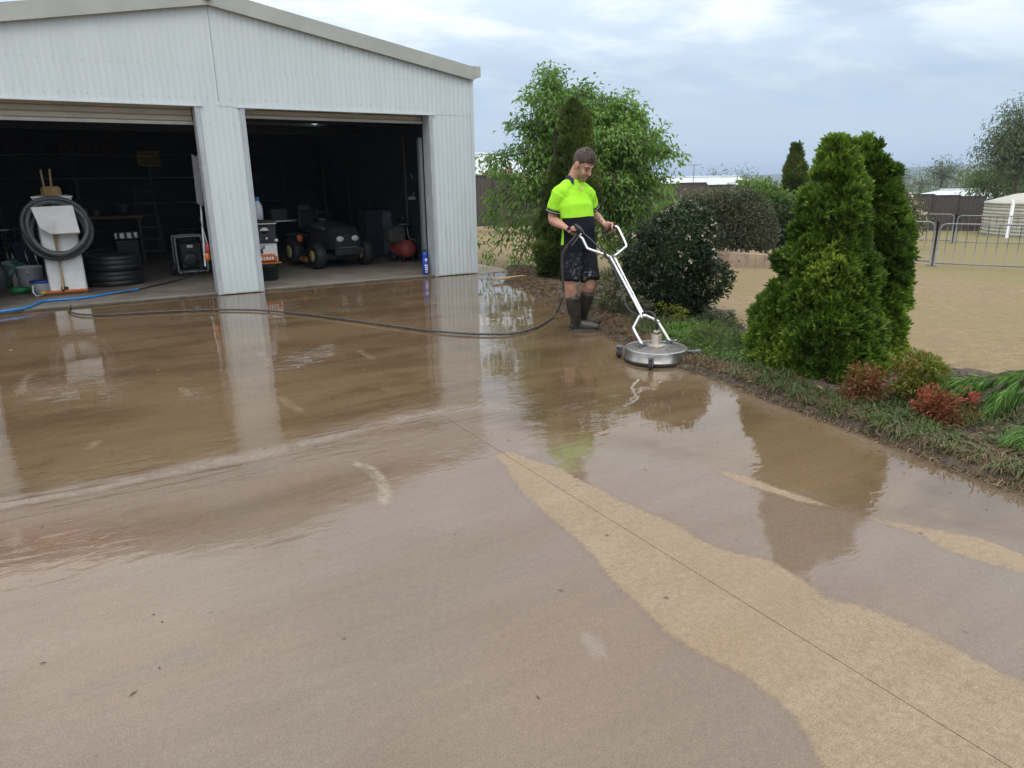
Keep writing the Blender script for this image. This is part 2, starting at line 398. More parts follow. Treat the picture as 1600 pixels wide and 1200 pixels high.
    sk = maprange(nt, math_n(nt, 'ADD', at('streak'), math_n(nt, 'MULTIPLY', math_n(nt, 'SUBTRACT', nfine, 0.5), 0.05)), 0.032, 0.008)
    c = mix_n(nt, math_n(nt, 'MULTIPLY', sk, 0.5), c, (0.15, 0.125, 0.105))
    c = mix_n(nt, dry, c, cdry)
    c = mix_n(nt, math_n(nt, 'MULTIPLY', patch, 0.55), c, (0.25, 0.2, 0.16))
    # edge of a drying patch: a darker wet tidemark and pale rim
    tide = math_n(nt, 'MULTIPLY', maprange(nt, math_n(nt, 'ABSOLUTE', math_n(nt, 'ADD', at('dry'), wob)), 0.03, 0.0), 0.35)
    c = mix_n(nt, tide, c, mix_n(nt, 1.0, c, (0.78, 0.74, 0.68), 'MULTIPLY'))
    ck = maprange(nt, math_n(nt, 'ADD', at('crack'), math_n(nt, 'MULTIPLY', math_n(nt, 'SUBTRACT', nmot, 0.5), 0.012)), 0.007, 0.002)
    c = mix_n(nt, math_n(nt, 'MULTIPLY', ck, 0.4), c, (0.07, 0.05, 0.035))
    # dark specks, grit and pale flecks
    vo = nd(nt, 'ShaderNodeTexVoronoi'); vo.inputs['Scale'].default_value = 5.5; vo.inputs['Randomness'].default_value = 1.0; lk(nt, co, vo.inputs['Vector'])
    spsel = math_n(nt, 'GREATER_THAN', nd_sep(nt, vo.outputs['Color']), 0.72)
    sp = math_n(nt, 'MULTIPLY', maprange(nt, math_n(nt, 'ADD', vo.outputs['Distance'], math_n(nt, 'MULTIPLY', math_n(nt, 'SUBTRACT', nmid, 0.5), 0.22)), 0.06, 0.025), spsel)
    c = mix_n(nt, math_n(nt, 'MULTIPLY', sp, 0.7), c, (0.075, 0.06, 0.05))
    vo2 = nd(nt, 'ShaderNodeTexVoronoi'); vo2.inputs['Scale'].default_value = 2.6; lk(nt, co, vo2.inputs['Vector'])
    sp2 = math_n(nt, 'MULTIPLY', maprange(nt, math_n(nt, 'ADD', vo2.outputs['Distance'], math_n(nt, 'MULTIPLY', math_n(nt, 'SUBTRACT', nfine, 0.5), 0.12)), 0.06, 0.03), math_n(nt, 'GREATER_THAN', nd_sep(nt, vo2.outputs['Color']), 0.8))
    c = mix_n(nt, math_n(nt, 'MULTIPLY', sp2, 0.7), c, (0.5, 0.42, 0.3))
    gr = math_n(nt, 'MULTIPLY', maprange(nt, ngr, 0.3, 0.7, 0.74, 1.24, False), maprange(nt, nfine, 0.3, 0.7, 0.90, 1.10, False))
    swp = noise_n(nt, mapping(nt, co, rot=(0, 0, 0.22), scale=(0.35, 5.5, 1)), 2.0, 6, 0.65, 0.2)
    gr = math_n(nt, 'MULTIPLY', gr, maprange(nt, swp, 0.3, 0.7, 0.95, 1.05, False))
    cc = nd(nt, 'ShaderNodeCombineXYZ'); [lk(nt, gr, cc.inputs[i]) for i in range(3)]
    c = mix_n(nt, 1.0, c, cc.outputs[0], 'MULTIPLY')
    rimd = maprange(nt, math_n(nt, 'ADD', at('rim'), math_n(nt, 'MULTIPLY', math_n(nt, 'SUBTRACT', nmid, 0.5), 0.2)), 0.09, 0.01)
    c = mix_n(nt, math_n(nt, 'MULTIPLY', rimd, 0.6), c, (0.10, 0.075, 0.05))
    lk(nt, c, b.inputs['Base Color'])
    b.inputs['Roughness'].default_value = 0.75
    # water film: a clear coat, smooth where it stands, thinner and rougher on the damp part, none on dry concrete
    wet = math_n(nt, 'SUBTRACT', 1.0, dry)
    wet = math_n(nt, 'MULTIPLY', wet, math_n(nt, 'SUBTRACT', 1.0, math_n(nt, 'MULTIPLY', sc, 0.6)))
    film = math_n(nt, 'MAXIMUM', pb, maprange(nt, nstr, 0.3, 0.75, 0.75, 1.0))
    lk(nt, math_n(nt, 'MULTIPLY', wet, film), b.inputs['Coat Weight'])
    cr = mix_n(nt, math_n(nt, 'MAXIMUM', pool, refl_pool), (0.045,)*3, (0.018,)*3); cr = mix_n(nt, math_n(nt, 'MAXIMUM', foam, foam2), cr, (0.3,)*3)
    lk(nt, cr, b.inputs['Coat Roughness']); b.inputs['Coat IOR'].default_value = 1.5
    lk(nt, math_n(nt, 'MULTIPLY', dry, 0.3), b.inputs['Specular IOR Level'])
    # relief: grain of the concrete below, slow ripples on the water above
    bn = nd(nt, 'ShaderNodeBump'); bn.inputs['Strength'].default_value = 0.35; bn.inputs['Distance'].default_value = 0.004
    lk(nt, math_n(nt, 'ADD', ngr, nfine), bn.inputs['Height']); lk(nt, bn.outputs[0], b.inputs['Normal'])
    w1 = noise_n(nt, mapping(nt, co, rot=(0, 0, 0.5), scale=(1, 2.2, 1)), 7, 3, 0.5, 0.5); w2 = noise_n(nt, co, 1.7, 2, 0.5)
    act = maprange(nt, noise_n(nt, mapping(nt, co, loc=(9, 3, 0)), 0.7, 3), 0.42, 0.62, 0.25, 1.0)
    act = math_n(nt, 'ADD', act, math_n(nt, 'MULTIPLY', maprange(nt, at('foam'), 1.0, 0.2), 0.9))
    hgt = math_n(nt, 'ADD', math_n(nt, 'MULTIPLY', math_n(nt, 'MULTIPLY', w1, act), 0.0016), math_n(nt, 'MULTIPLY', w2, 0.004))
    hgt = math_n(nt, 'ADD', hgt, math_n(nt, 'MULTIPLY', math_n(nt, 'MULTIPLY', nfine, math_n(nt, 'SUBTRACT', 1.0, pb)), 0.00012))
    bw = nd(nt, 'ShaderNodeBump'); bw.inputs['Strength'].default_value = 1.0; bw.inputs['Distance'].default_value = 1.0
    lk(nt, hgt, bw.inputs['Height']); lk(nt, bw.outputs[0], b.inputs['Coat Normal'])
    return m
def nd_sep(nt, col):
    s = nt.nodes.new('ShaderNodeSeparateColor'); nt.links.new(col, s.inputs[0]); return s.outputs[0]
wetc = wet_concrete()
drive = thing('driveway', None, None, (0, 0, 0), kind='structure')
drive['label'] = 'wet brown concrete driveway with saw cut joints and a dry tan strip'
def slab(x0, x1, y0, y1, step=0.045, gap=0.0018):
    """x0/x1 may be None = the wavy right-hand edge"""
    ys = np.arange(y0+gap, y1-gap+1e-6, (y1-y0-2*gap)/max(2, round((y1-y0)/step)))
    w = (x1 if x1 is not None else 5)-x0; nx = max(3, round(w/step)); u = np.linspace(0, 1, nx)
    xe = np.full(len(ys), x1-gap) if x1 is not None else edge_x(ys)
    X = (x0+gap)+(xe[:, None]-(x0+gap))*u[None, :]; Y = np.repeat(ys[:, None], nx, 1)
    P = np.stack([X.ravel(), Y.ravel()], 1); ny = len(ys)
    i = np.arange(ny*nx).reshape(ny, nx)
    F = np.stack([i[:-1, :-1], i[:-1, 1:], i[1:, 1:], i[1:, :-1]], -1).reshape(-1, 4)
    A = drive_attrs(P)
    top = np.concatenate([P, np.zeros((len(P), 1))], 1)
    ring = np.concatenate([i[0, :], i[1:, -1], i[-1, -2::-1], i[-2:0:-1, 0]])
    low = top[ring].copy(); low[:, 2] = -0.06; n0 = len(top); k = np.arange(len(ring))
    S = np.stack([ring, n0+k, n0+(k+1) % len(ring), np.roll(ring, -1)], -1)
    Vv = np.concatenate([top, low]); Fv = np.concatenate([F, S])
    A = {q: np.concatenate([a, a[ring]]) for q, a in A.items()}
    return mesh_np('concrete_slab', Vv, Fv, np.full(len(Fv), 4), wetc, drive, attrs=A)
JX, CUT1, CUT2 = 1.84, -6.77, -4.12
slab(-9, JX, -15.5, CUT1, 0.05); slab(-9, JX, CUT1, CUT2, gap=0.0009); slab(-9, JX, CUT2, -0.004, gap=0.0006)
slab(JX, None, -15.5, CUT1); slab(JX, None, CUT1, CUT2, gap=0.0009); slab(JX, None, CUT2, -0.004, gap=0.0006)
path_c = pm('dry path concrete', (0.42,0.36,0.28), (0.33,0.28,0.21), 3, 0.85, bump=0.2, bscale=60, dirt=(0.2,0.16,0.11,0.6))
slab_p = MB().box((6.02, 5.0, -0.03), (0.72, 9.99, 0.06), bev=0.006).build('side_path', path_c, None); tag(slab_p, 'pale concrete path along the side of the shed', kind='structure')
sub = MB().box((-2.2, -7.8, -0.075), (13.6, 15.6, 0.02)).build('driveway_base', pm('damp grit', (0.05,0.04,0.03), (0.03,0.024,0.018), 20, 0.9), drive)
for v_ in sub.data.vertices:
    if v_.co.x > 0: v_.co.x = 3.6

# ------------------------------------------------------------------ lawn, distance
def grass_mat():
    m, nt, b = newmat('dry mown grass'); co = nd(nt, 'ShaderNodeTexCoord').outputs['Object']
    a = noise_n(nt, co, 0.16, 5, 0.6, 0.4); f = noise_n(nt, mapping(nt, co, rot=(0, 0, 0.5), scale=(1, 2.5, 1)), 5, 8, 0.75); g = noise_n(nt, co, 55, 3, 0.7)
    h = noise_n(nt, co, 1.1, 5, 0.6)
    c = mix_n(nt, maprange(nt, f, 0.32, 0.68), (0.285, 0.219, 0.128), (0.208, 0.155, 0.088))
    c = mix_n(nt, math_n(nt, 'MULTIPLY', maprange(nt, h, 0.45, 0.68), 0.55), c, (0.232, 0.172, 0.10))
    c = mix_n(nt, math_n(nt, 'MULTIPLY', maprange(nt, a, 0.5, 0.68), 0.7), c, (0.20, 0.185, 0.075))
    sp = nd(nt, 'ShaderNodeSeparateXYZ'); lk(nt, co, sp.inputs[0])
    farg = maprange(nt, math_n(nt, 'ADD', sp.outputs[0], math_n(nt, 'MULTIPLY', h, 5)), 18, 30)
    c = mix_n(nt, math_n(nt, 'MULTIPLY', farg, 0.6), c, (0.205, 0.185, 0.08))
    gg = maprange(nt, g, 0.3, 0.7, 0.72, 1.25, False); cc = nd(nt, 'ShaderNodeCombineXYZ'); [lk(nt, gg, cc.inputs[i]) for i in range(3)]
    c = mix_n(nt, 1.0, c, cc.outputs[0], 'MULTIPLY')
    lk(nt, c, b.inputs['Base Color']); b.inputs['Roughness'].default_value = 0.95; b.inputs['Specular IOR Level'].default_value = 0.1
    bn = nd(nt, 'ShaderNodeBump'); bn.inputs['Strength'].default_value = 0.2; bn.inputs['Distance'].default_value = 0.01
    lk(nt, math_n(nt, 'ADD', f, g), bn.inputs['Height']); lk(nt, bn.outputs[0], b.inputs['Normal'])
    return m
lawn_m = grass_mat()
def graded(a, b, lo, hi, step, grow=1.35):
    xs = list(np.arange(lo, hi+1e-6, step)); s = step
    while xs[-1] < b: s *= grow; xs.append(min(xs[-1]+s, b))
    s = step
    while xs[0] > a: s *= grow; xs.insert(0, max(xs[0]-s, a))
    return np.array(xs)
gx = graded(-4500, 4500, -9.5, 45, 0.35); gy = graded(-4500, 4500, -16, 26, 0.35)
GX, GY = np.meshgrid(gx, gy); GZ = np.vectorize(terr)(GX, GY)
GZ += 0.02*np.sin(GX*0.9+GY*0.4)*np.sin(GY*0.7)*(GX > 7)
near = (GX < edge_x(GY)+0.5) & (GY < 0.4) & (GY > -17); GZ[near] = -0.14
GZ[(GX > -3) & (GX < 6.5) & (GY >= 0) & (GY < 10.5)] = -0.14
rr_ = np.hypot(GX, GY); GZ -= np.clip((rr_-120)/900, 0, 1)*14
i = np.arange(GX.size).reshape(GX.shape); F = np.stack([i[:-1, :-1], i[:-1, 1:], i[1:, 1:], i[1:, :-1]], -1).reshape(-1, 4)
lawn = mesh_np('lawn', np.stack([GX.ravel(), GY.ravel(), GZ.ravel()], 1), F, np.full(len(F), 4), lawn_m, None, smooth=True)
tag(lawn, 'dry straw coloured lawn falling away behind the garden bed', kind='structure')
# wooded ridges on the skyline
def ridge(name, label, dist, px0, px1, prof, seed, mat):
    ps = np.linspace(px0, px1, 220); V_ = []; rows = 7
    for k in range(rows):
        t = k/(rows-1)
        for p in ps:
            d0 = DIST(p, dist*(1+0.35*t), 0.0)
            top = np.interp(p, *zip(*prof))
            zt = CAMP[2]+dist*1.0*(top)/1130*1.02
            nn = mnoise.noise(Vector((p*0.02, seed, t*3)))*0.06+mnoise.noise(Vector((p*0.13, seed, t*5)))*0.03
            V_.append((d0[0], d0[1], -16+(zt*(1+nn)+16)*math.sin(t*math.pi/2)**0.7))
    n = len(ps); i = np.arange(rows*n).reshape(rows, n); F = np.stack([i[:-1, :-1], i[:-1, 1:], i[1:, 1:], i[1:, :-1]], -1).reshape(-1, 4)
    return tag(mesh_np(name, V_, F, np.full(len(F), 4), mat, None, smooth=True), label, kind='structure')
wood_m = pm('distant bushland', (0.05,0.07,0.035), (0.085,0.10,0.055), 0.03, 0.9, lo=0.4, hi=0.6)
ridge('hills', 'hazy blue wooded hills along the horizon', 1500, 250, 2300, [(200, 6), (1000, 7), (1150, 9), (1250, 11), (1330, 10), (1400, 17), (1480, 20), (1560, 22), (1700, 20), (2300, 10)], 1.3, wood_m)
ridge('hills', 'lower hazy wooded rise in front of the far hills', 700, 250, 2300, [(200, -2), (1000, -2), (1120, 3), (1200, -1), (1350, -4), (1450, 3), (1560, 4), (2300, -3)], 4.1, wood_m)

# ------------------------------------------------------------------ shed
PL, PR, JR, CR, RX, HH, RZ, SL = 1.488, 2.114, 4.866, 5.648, 1.80, 2.526, 3.747, 0.1785
LJ, LC = 2*RX-JR, 2*RX-CR; LJ = PL-(JR-PR); SD = 9.0
EAVE = RZ-SL*(CR-RX)
def cladding():
    m, nt, b = newmat('white corrugated steel'); co = nd(nt, 'ShaderNodeTexCoord').outputs['Object']
    n = noise_n(nt, mapping(nt, co, scale=(1, 1, 0.25)), 3.2, 5, 0.6); s = nd(nt, 'ShaderNodeSeparateXYZ'); lk(nt, co, s.inputs[0])
    c = mix_n(nt, maprange(nt, n, 0.35, 0.7), (0.575, 0.625, 0.635), (0.54, 0.59, 0.60))
    low = math_n(nt, 'MULTIPLY', maprange(nt, math_n(nt, 'ADD', s.outputs[2], math_n(nt, 'MULTIPLY', n, 0.7)), 0.85, 0.1), 0.5)
    c = mix_n(nt, low, c, (0.42, 0.48, 0.435))
    alg = math_n(nt, 'MULTIPLY', maprange(nt, noise_n(nt, mapping(nt, co, loc=(2, 0, 5), scale=(2.2, 1, 0.22)), 2.6, 4), 0.58, 0.72), maprange(nt, s.outputs[2], 1.6, 0.5))
    c = mix_n(nt, math_n(nt, 'MULTIPLY', alg, 0.55), c, (0.32, 0.375, 0.31))
    run = math_n(nt, 'MULTIPLY', maprange(nt, noise_n(nt, mapping(nt, co, scale=(14, 1, 0.5)), 1.5, 3), 0.55, 0.75), 0.22)
    c = mix_n(nt, run, c, (0.37, 0.415, 0.415))
    mud = maprange(nt, math_n(nt, 'ADD', s.outputs[2], math_n(nt, 'MULTIPLY', noise_n(nt, co, 25, 3), 0.06)), 0.075, 0.03)
    c = mix_n(nt, math_n(nt, 'MULTIPLY', mud, 0.6), c, (0.27, 0.25, 0.18))
    lk(nt, c, b.inputs['Base Color']); b.inputs['Roughness'].default_value = 0.6; b.inputs['Specular IOR Level'].default_value = 0.2
    return m
clad = cladding()
trim = pm('grey cream trim', (0.40,0.41,0.37), (0.35,0.36,0.33), 2.5, 0.45)
curtain = pm('cream roller curtain', (0.46,0.42,0.34), (0.41,0.375,0.30), 3, 0.5)
jamb_m = pm('painted jamb', (0.44,0.475,0.50), (0.38,0.41,0.43), 4, 0.5, dirt=(0.25,0.24,0.2,0.4))
roof_m = pm('pale roof steel', (0.5,0.52,0.52), (0.42,0.44,0.44), 3, 0.45)
dim_in = pm('shaded inside of cladding', (0.042,0.041,0.048), (0.03,0.03,0.035), 3, 0.7)
floor_c = pm('shed floor concrete', (0.23,0.20,0.165), (0.16,0.14,0.115), 1.6, 0.7, dirt=(0.07,0.06,0.045,0.8), bump=0.2, bscale=30)
shed = thing('shed', 'white corrugated steel double shed with both roller doors raised', 'shed', (RX, 0, 0))
PITCHC = 0.076
def corrugated(name, x0, x1, zb, zt, y, mat, depth=0.0032, parent=shed, axis='x'):
    n = max(4, int((x1-x0)/PITCHC*8)); xs = np.linspace(x0, x1, n+1)
    off = depth*np.cos((xs-RX)/PITCHC*2*math.pi)
    zt_ = np.array([zt(x) for x in xs]) if callable(zt) else np.full(n+1, zt)
    zbv = np.full(n+1, zb); mid = []
    for f in (0, 1):
        for zv in (zbv, zt_):
            yy = y-off+(0.002 if f else 0)
            mid.append(np.stack([xs, yy, zv], 1) if axis == 'x' else np.stack([yy, xs, zv], 1))
    P = np.concatenate(mid); N = n+1; a = np.arange(n)
    F = np.concatenate([np.stack([a, a+1, N+a+1, N+a], 1), np.stack([2*N+a, 3*N+a, 3*N+a+1, 2*N+a+1], 1),
                        np.stack([a, 2*N+a, 2*N+a+1, a+1], 1), np.stack([N+a, N+a+1, 3*N+a+1, 3*N+a], 1)])
    return mesh_np(name, P, F, np.full(len(F), 4), mat, parent, smooth=False)
rl = lambda x: RZ-SL*abs(x-RX)
corrugated('wall_sheet', LC, RX-0.002, HH, rl, 0.0, clad); corrugated('wall_sheet', RX+0.002, CR, HH, rl, -0.004, clad)
corrugated('wall_sheet', PL, PR, 0.012, HH-0.001, 0.0, clad); corrugated('wall_sheet', JR, CR, 0.012, HH-0.001, 0.0, clad); corrugated('wall_sheet', LC, LJ, 0.012, HH-0.001, 0.0, clad)
corrugated('side_wall', 0.03, SD, 0.012, EAVE-0.02, CR-0.01, clad, axis='y'); corrugated('side_wall', 0.03, SD, 0.012, EAVE-0.02, LC+0.01, clad, axis='y')
corrugated('back_wall', LC, CR, 0.0, rl, SD, clad)
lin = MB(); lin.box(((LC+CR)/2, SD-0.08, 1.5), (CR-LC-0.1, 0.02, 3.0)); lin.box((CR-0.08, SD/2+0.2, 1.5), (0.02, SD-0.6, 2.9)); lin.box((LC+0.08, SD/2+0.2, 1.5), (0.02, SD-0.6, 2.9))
lin.build('shade_lining', dim_in, shed)  # inside walls, the dark of the bays is put into their colour
for s_ in (-1, 1):   # roof slopes and barge capping
    q = MB(); e = RX+s_*(CR-RX+0.06); ez = RZ-SL*(CR-RX+0.06)
    t_ = 0.05; a = [(RX, -0.04, RZ+t_), (e, -0.04, ez+t_), (e, -0.04, ez+t_+0.03), (RX, -0.04, RZ+t_+0.03)]
    q.prism(a if s_ < 0 else a[::-1], (0, SD+0.08, 0)); q.build('roof', roof_m, shed)
    c_ = MB(); e2 = RX+s_*(CR-RX+0.005); z2 = RZ-SL*(CR-RX+0.005)
    lo, hi = -0.005, 0.185
    a = [(RX+s_*0.001, -0.075, RZ+lo), (e2, -0.075, z2+lo), (e2, -0.075, z2+hi), (RX+s_*0.001, -0.075, RZ+hi)]
    c_.prism(a if s_ > 0 else a[::-1], (0, 0.045, 0))
    a = [(RX+s_*0.001, -0.075, RZ+hi+0.001), (e2, -0.075, z2+hi+0.001), (e2, -0.075, z2+hi+0.006), (RX+s_*0.001, -0.075, RZ+hi+0.006)]
    c_.prism(a if s_ > 0 else a[::-1], (0, 0.2, 0))
    c_.build('barge_board', trim, shed)
    g_ = MB(); gx_ = RX+s_*(CR-RX+0.006)
    g_.prism([(gx_, -0.08, EAVE+0.025), (gx_+s_*0.115, -0.08, EAVE+0.045), (gx_+s_*0.115, -0.08, EAVE+0.2), (gx_, -0.08, EAVE+0.2)][::(1 if s_ > 0 else -1)], (0, SD+0.15, 0))
    g_.build('gutter', trim, shed)
for x0_, x1_, z_s in ((PL, PR, (0.35, 1.35, 2.3)), (JR, CR, (0.35, 1.35, 2.3)), (LC, CR, (2.62, 3.0))):
    q = MB()
    for z_ in z_s:
        k0 = math.ceil((x0_-RX+0.05)/(PITCHC*2)); 
        for k in range(k0, int((x1_-RX-0.05)/(PITCHC*2))+1): q.lathe([(0.006, 0), (0.006, 0.004)], (RX+k*PITCHC*2, -0.0045 if z_ < 2.5 else -0.0085, z_), axis=(0, -1, 0), n=6)
    o_ = q.build('screws', pm('weathered screw heads', (0.33,0.35,0.36), None, 20, 0.5), shed); o_['kind'] = 'stuff'
MB().box((CR-0.02, -0.014, EAVE/2+0.005), (0.05, 0.006, EAVE-0.02)).box((CR+0.008, 0.02, EAVE/2+0.005), (0.005, 0.07, EAVE-0.02)).build('corner_flashing', clad, shed)
JD = 0.24
jb = [(PL, 1), (PR, -1), (JR, 1), (LJ, -1)]
for x, s_ in jb:   # jamb returns behind each edge of the openings
    MB().box((x+s_*0.004, JD/2-0.008, HH/2), (0.012, JD+0.03, HH-0.01)).box((x+s_*0.03, -0.012, HH/2), (0.05, 0.004, HH-0.02)).build('door_jamb', jamb_m if x != PL else jamb_m, shed)
MB().box(((LJ+PL)/2, -0.016, HH-0.006), (PL-LJ+0.2, 0.02, 0.014)).box(((LJ+PL)/2, JD/2, HH+0.006), (PL-LJ, JD, 0.01)).build('door_head_flashing', clad, shed)
MB().box(((PR+JR)/2, -0.016, HH-0.006), (JR-PR+0.2, 0.02, 0.014)).box(((PR+JR)/2, JD/2, HH+0.006), (JR-PR, JD, 0.01)).build('door_head_flashing', clad, shed)
def roller(x0, x1, zb, name):
    d = MB().box(((x0+x1)/2, JD+0.01, zb+0.02), (x1-x0-0.02, 0.035, 0.04)).build('roller_door', pm('roller door bottom rail', (0.5,0.48,0.43), (0.42,0.4,0.36), 4, 0.45), shed)
    z = zb+0.045
    while z < HH+0.25:
        q = MB(); w = (x1-x0-0.03); c0 = JD+0.02
        prof = [(0, 0), (-0.012, 0.012), (-0.012, 0.06), (0, 0.072), (0.006, 0.076)]
        vs_ = []; 
        for xx in (x0+0.015, x1-0.015):
            for dy, dz in prof: vs_.append((xx, c0+dy, z+dz))
        n = len(prof); q.add(vs_, [(k, n+k, n+k+1, k+1) for k in range(n-1)])
        q.build('door_slat', curtain, d); z += 0.077
    g_ = MB(); [g_.box((xx, JD+0.03, HH/2), (0.05, 0.06, HH)) for xx in (x0+0.02, x1-0.02)]
    return d
roller(LJ, PL, 2.30, 'l'); roller(PR, JR, 2.405, 'r')
FZ = 0.03
fl = MB(); fl.box(((LC+CR)/2, SD/2+0.06, FZ-0.03), (CR-LC-0.06, SD-0.1, 0.06), bev=0.008)
fl.build('shed_floor', floor_c, shed)
MB().box(((LJ+PL)/2, 0.035, 0.012), (PL-LJ-0.03, 0.06, 0.03), bev=0.006).box(((PR+JR)/2, 0.035, 0.012), (JR-PR-0.03, 0.06, 0.03), bev=0.006).build('door_sill', pm('dirty sill', (0.11,0.09,0.065), (0.07,0.055,0.04), 6, 0.8), shed)
mid = MB()   # steel frame inside
mid.box((4.835, 0.33, 1.1), (0.05, 0.09, 2.2)); mid.build('steel_column', galv, shed)
for x in (PL+0.15, PR-0.1): MB().box((x, 0.36, 1.3), (0.06, 0.12, 2.5)).build('steel_column', galv, shed)
for y in (2.4, 5.2): MB().box((RX, y, 2.62), (CR-LC-0.2, 0.1, 0.16)).build('roof_beam', dark_steel, shed)
lamp = thing('floodlight', 'small black security light under the shed ridge', 'light', (RX, -0.07, RZ+0.05))
MB().box((RX, -0.10, RZ+0.075), (0.09, 0.05, 0.05), bev=0.008).build('lamp_head', black_plastic, lamp); MB().box((RX, -0.078, RZ+0.13), (0.05, 0.012, 0.09)).build('bracket', black_plastic, lamp)

def I(px, py): return G(px, py, FZ)
VX, VY = np.array([1.0, 0, 0]), np.array([0, 1.0, 0])
# --- left bay: tyres
t0 = I(178, 448); t0 = t0+np.array([0.05, 0.34, 0])
tread = pm('tyre rubber', (0.016,0.016,0.017), (0.024,0.024,0.025), 9, 0.42, bump=0.25, bscale=60)
def tyre(z, lab, w=0.235, r=0.36, tilt=0):
    t = thing('tyre', lab, 'tyre', t0+np.array([0.01*tilt, 0, z]), 'car tyres stacked in the doorway')
    o = t0+np.array([0.01*tilt, 0, z])
    MB().lathe([(0.21, 0.03), (0.33, 0.0), (0.385, 0.006), (0.40, 0.02), (0.404, 0.075), (0.400, 0.078), (0.400, 0.084), (0.405, 0.087), (0.405, 0.15), (0.401, 0.153), (0.401, 0.159), (0.404, 0.162), (0.40, w-0.02), (0.385, w-0.006), (0.33, w), (0.215, w-0.03), (0.20, w-0.06), (0.20, 0.06)], o, n=36).build('casing', tread, t)
    MB().lathe([(0.205, 0.05), (0.205, w-0.05), (0.19, w-0.05), (0.19, 0.05)], o, n=28).build('inner_liner', black_rubber, t)
    return t
tyre(0.0, 'black car tyre at the bottom of the stack in the left doorway'); tyre(0.237, 'black car tyre on top of the stack in the left doorway', tilt=1)
# white cabinet with hose coil
cb = I(112, 459)+np.array([0, -0.10, 0]); cw = 0.46
cab = thing('white_cabinet', 'narrow white cabinet standing in the left doorway behind the broom', 'cabinet', cb)
cc_ = cb+np.array([0.0, 0.24, 0]); HATZ = float(V(81, 306, cb+np.array([0, 0.2, 0]))[2])-0.003
MB().box(cc_+np.array([-0.02, 0, (HATZ-FZ)/2]), (cw, 0.40, HATZ-FZ-0.03), bev=0.012).build('carcass', white_plastic, cab)
MB().box(cc_+np.array([-0.02, -0.212, (HATZ-FZ)/2]), (cw-0.03, 0.02, HATZ-FZ-0.09), bev=0.004).build('door', white_plastic, cab)
MB().box(cc_+np.array([-0.02, 0, HATZ-FZ-0.0135]), (cw+0.03, 0.43, 0.025), bev=0.005).build('top', white_plastic, cab)
hcx = V(88, 353, cb+np.array([0, -0.03, 0]))
coil_m = pm('grey suction hose', (0.055,0.058,0.062), (0.09,0.092,0.095), 30, 0.45)
coil = thing('suction_hose', 'coil of thick grey suction hose hung round the white cabinet', 'hose', hcx)
for k, (dr, dy, dz, dx) in enumerate([(0.0, 0.0, 0, 0), (-0.035, -0.055, -0.02, 0.01), (0.02, 0.06, -0.045, 0.0), (-0.06, 0.05, -0.06, 0.02)]):
    pts = []
    for a in np.linspace(0, 2*math.pi, 40, endpoint=False):
        r = 0.385+dr+0.012*math.sin(3*a+k); yb = 0.0
        pts.append(hcx+np.array([dx+r*math.cos(a), dy-0.05+0.05*math.sin(a), dz+r*math.sin(a)]))
    MB().tube(pts, 0.031, 10, closed=True).build('hose_loop', coil_m, coil)
bd = V(88, 343, cb+np.array([0, -0.13, 0]))
box_ = thing('white_box', 'white board box held inside the loops of the grey hose coil', 'box', bd)
MB().prism([bd+np.array(p) for p in ((-0.27, 0, 0.17), (-0.21, 0, -0.10), (-0.10, 0, -0.19), (0.25, 0, -0.185), (0.22, 0, 0.185))], (0, 0.07, 0)).build('panel', white_plastic, box_)
MB().box(bd+np.array([0.08, 0.035, -0.195]), (0.34, 0.075, 0.012)).build('edge_strip', pm('raw chipboard', (0.36,0.27,0.16), (0.28,0.2,0.12), 30, 0.8), box_)
hp = V(81, 306, cb+np.array([0, 0.2, 0]))
straw = pm('woven straw', (0.50,0.34,0.14), (0.38,0.25,0.10), 60, 0.8, bump=0.4)
hat = thing('straw_hat', 'straw hat resting on top of the white cabinet', 'hat', hp)
MB().lathe([(0.20, 0.0), (0.205, 0.012), (0.125, 0.014), (0.12, 0.10), (0.09, 0.13), (0.01, 0.125)], hp, n=24).build('crown', straw, hat)
MB().lathe([(0.1225, 0.016), (0.1215, 0.045), (0.115, 0.045), (0.115, 0.016)], hp, n=24).build('hat_band', pm('hat band', (0.16,0.1,0.05), None, 10, 0.8), hat)
# push broom and second handle
bb = I(104, 462)+np.array([0, -0.06, 0])
bb = G(104, 464, 0.0)
br = thing('push_broom', 'wide push broom with orange head leaning on the white cabinet', 'broom', bb)
MB().box(bb+np.array([0, 0, 0.085]), (0.56, 0.07, 0.035), bev=0.008).build('head', orange_p, br)
bris = MB(); random.seed(4)
for k in range(40):
    for r_ in (-0.02, 0.0, 0.02):
        x = -0.265+k*0.0136; bris.tube([bb+np.array([x, r_, 0.068]), bb+np.array([x+random.uniform(-.01,.01), r_*1.6-0.01, 0.012])], 0.007, 4)
bris.build('bristles', pm('brown bristles', (0.13,0.07,0.04), (0.2,0.12,0.07), 40, 0.9), br)
MB().box(bb+np.array([-0.265, 0, 0.09]), (0.05, 0.074, 0.04)).build('end_cap', pm('yellow cap', (0.55,0.42,0.03), None, 5, 0.5), br)
MB().box(bb+np.array([0.0, 0, 0.125]), (0.09, 0.05, 0.05), bev=0.01).build('socket', black_plastic, br)
tp = V(63, 265, bb, -0.02); MB().tube([bb+np.array([0.0, 0, 0.13]), tp], 0.0135, 8).build('handle', wood, br)
sb = bb+np.array([0.03, 0.03, 0.11]); tp2 = V(77, 264, bb, -0.05)
st = thing('broom_handle', 'second pale wooden handle crossing the push broom handle', 'handle', sb)
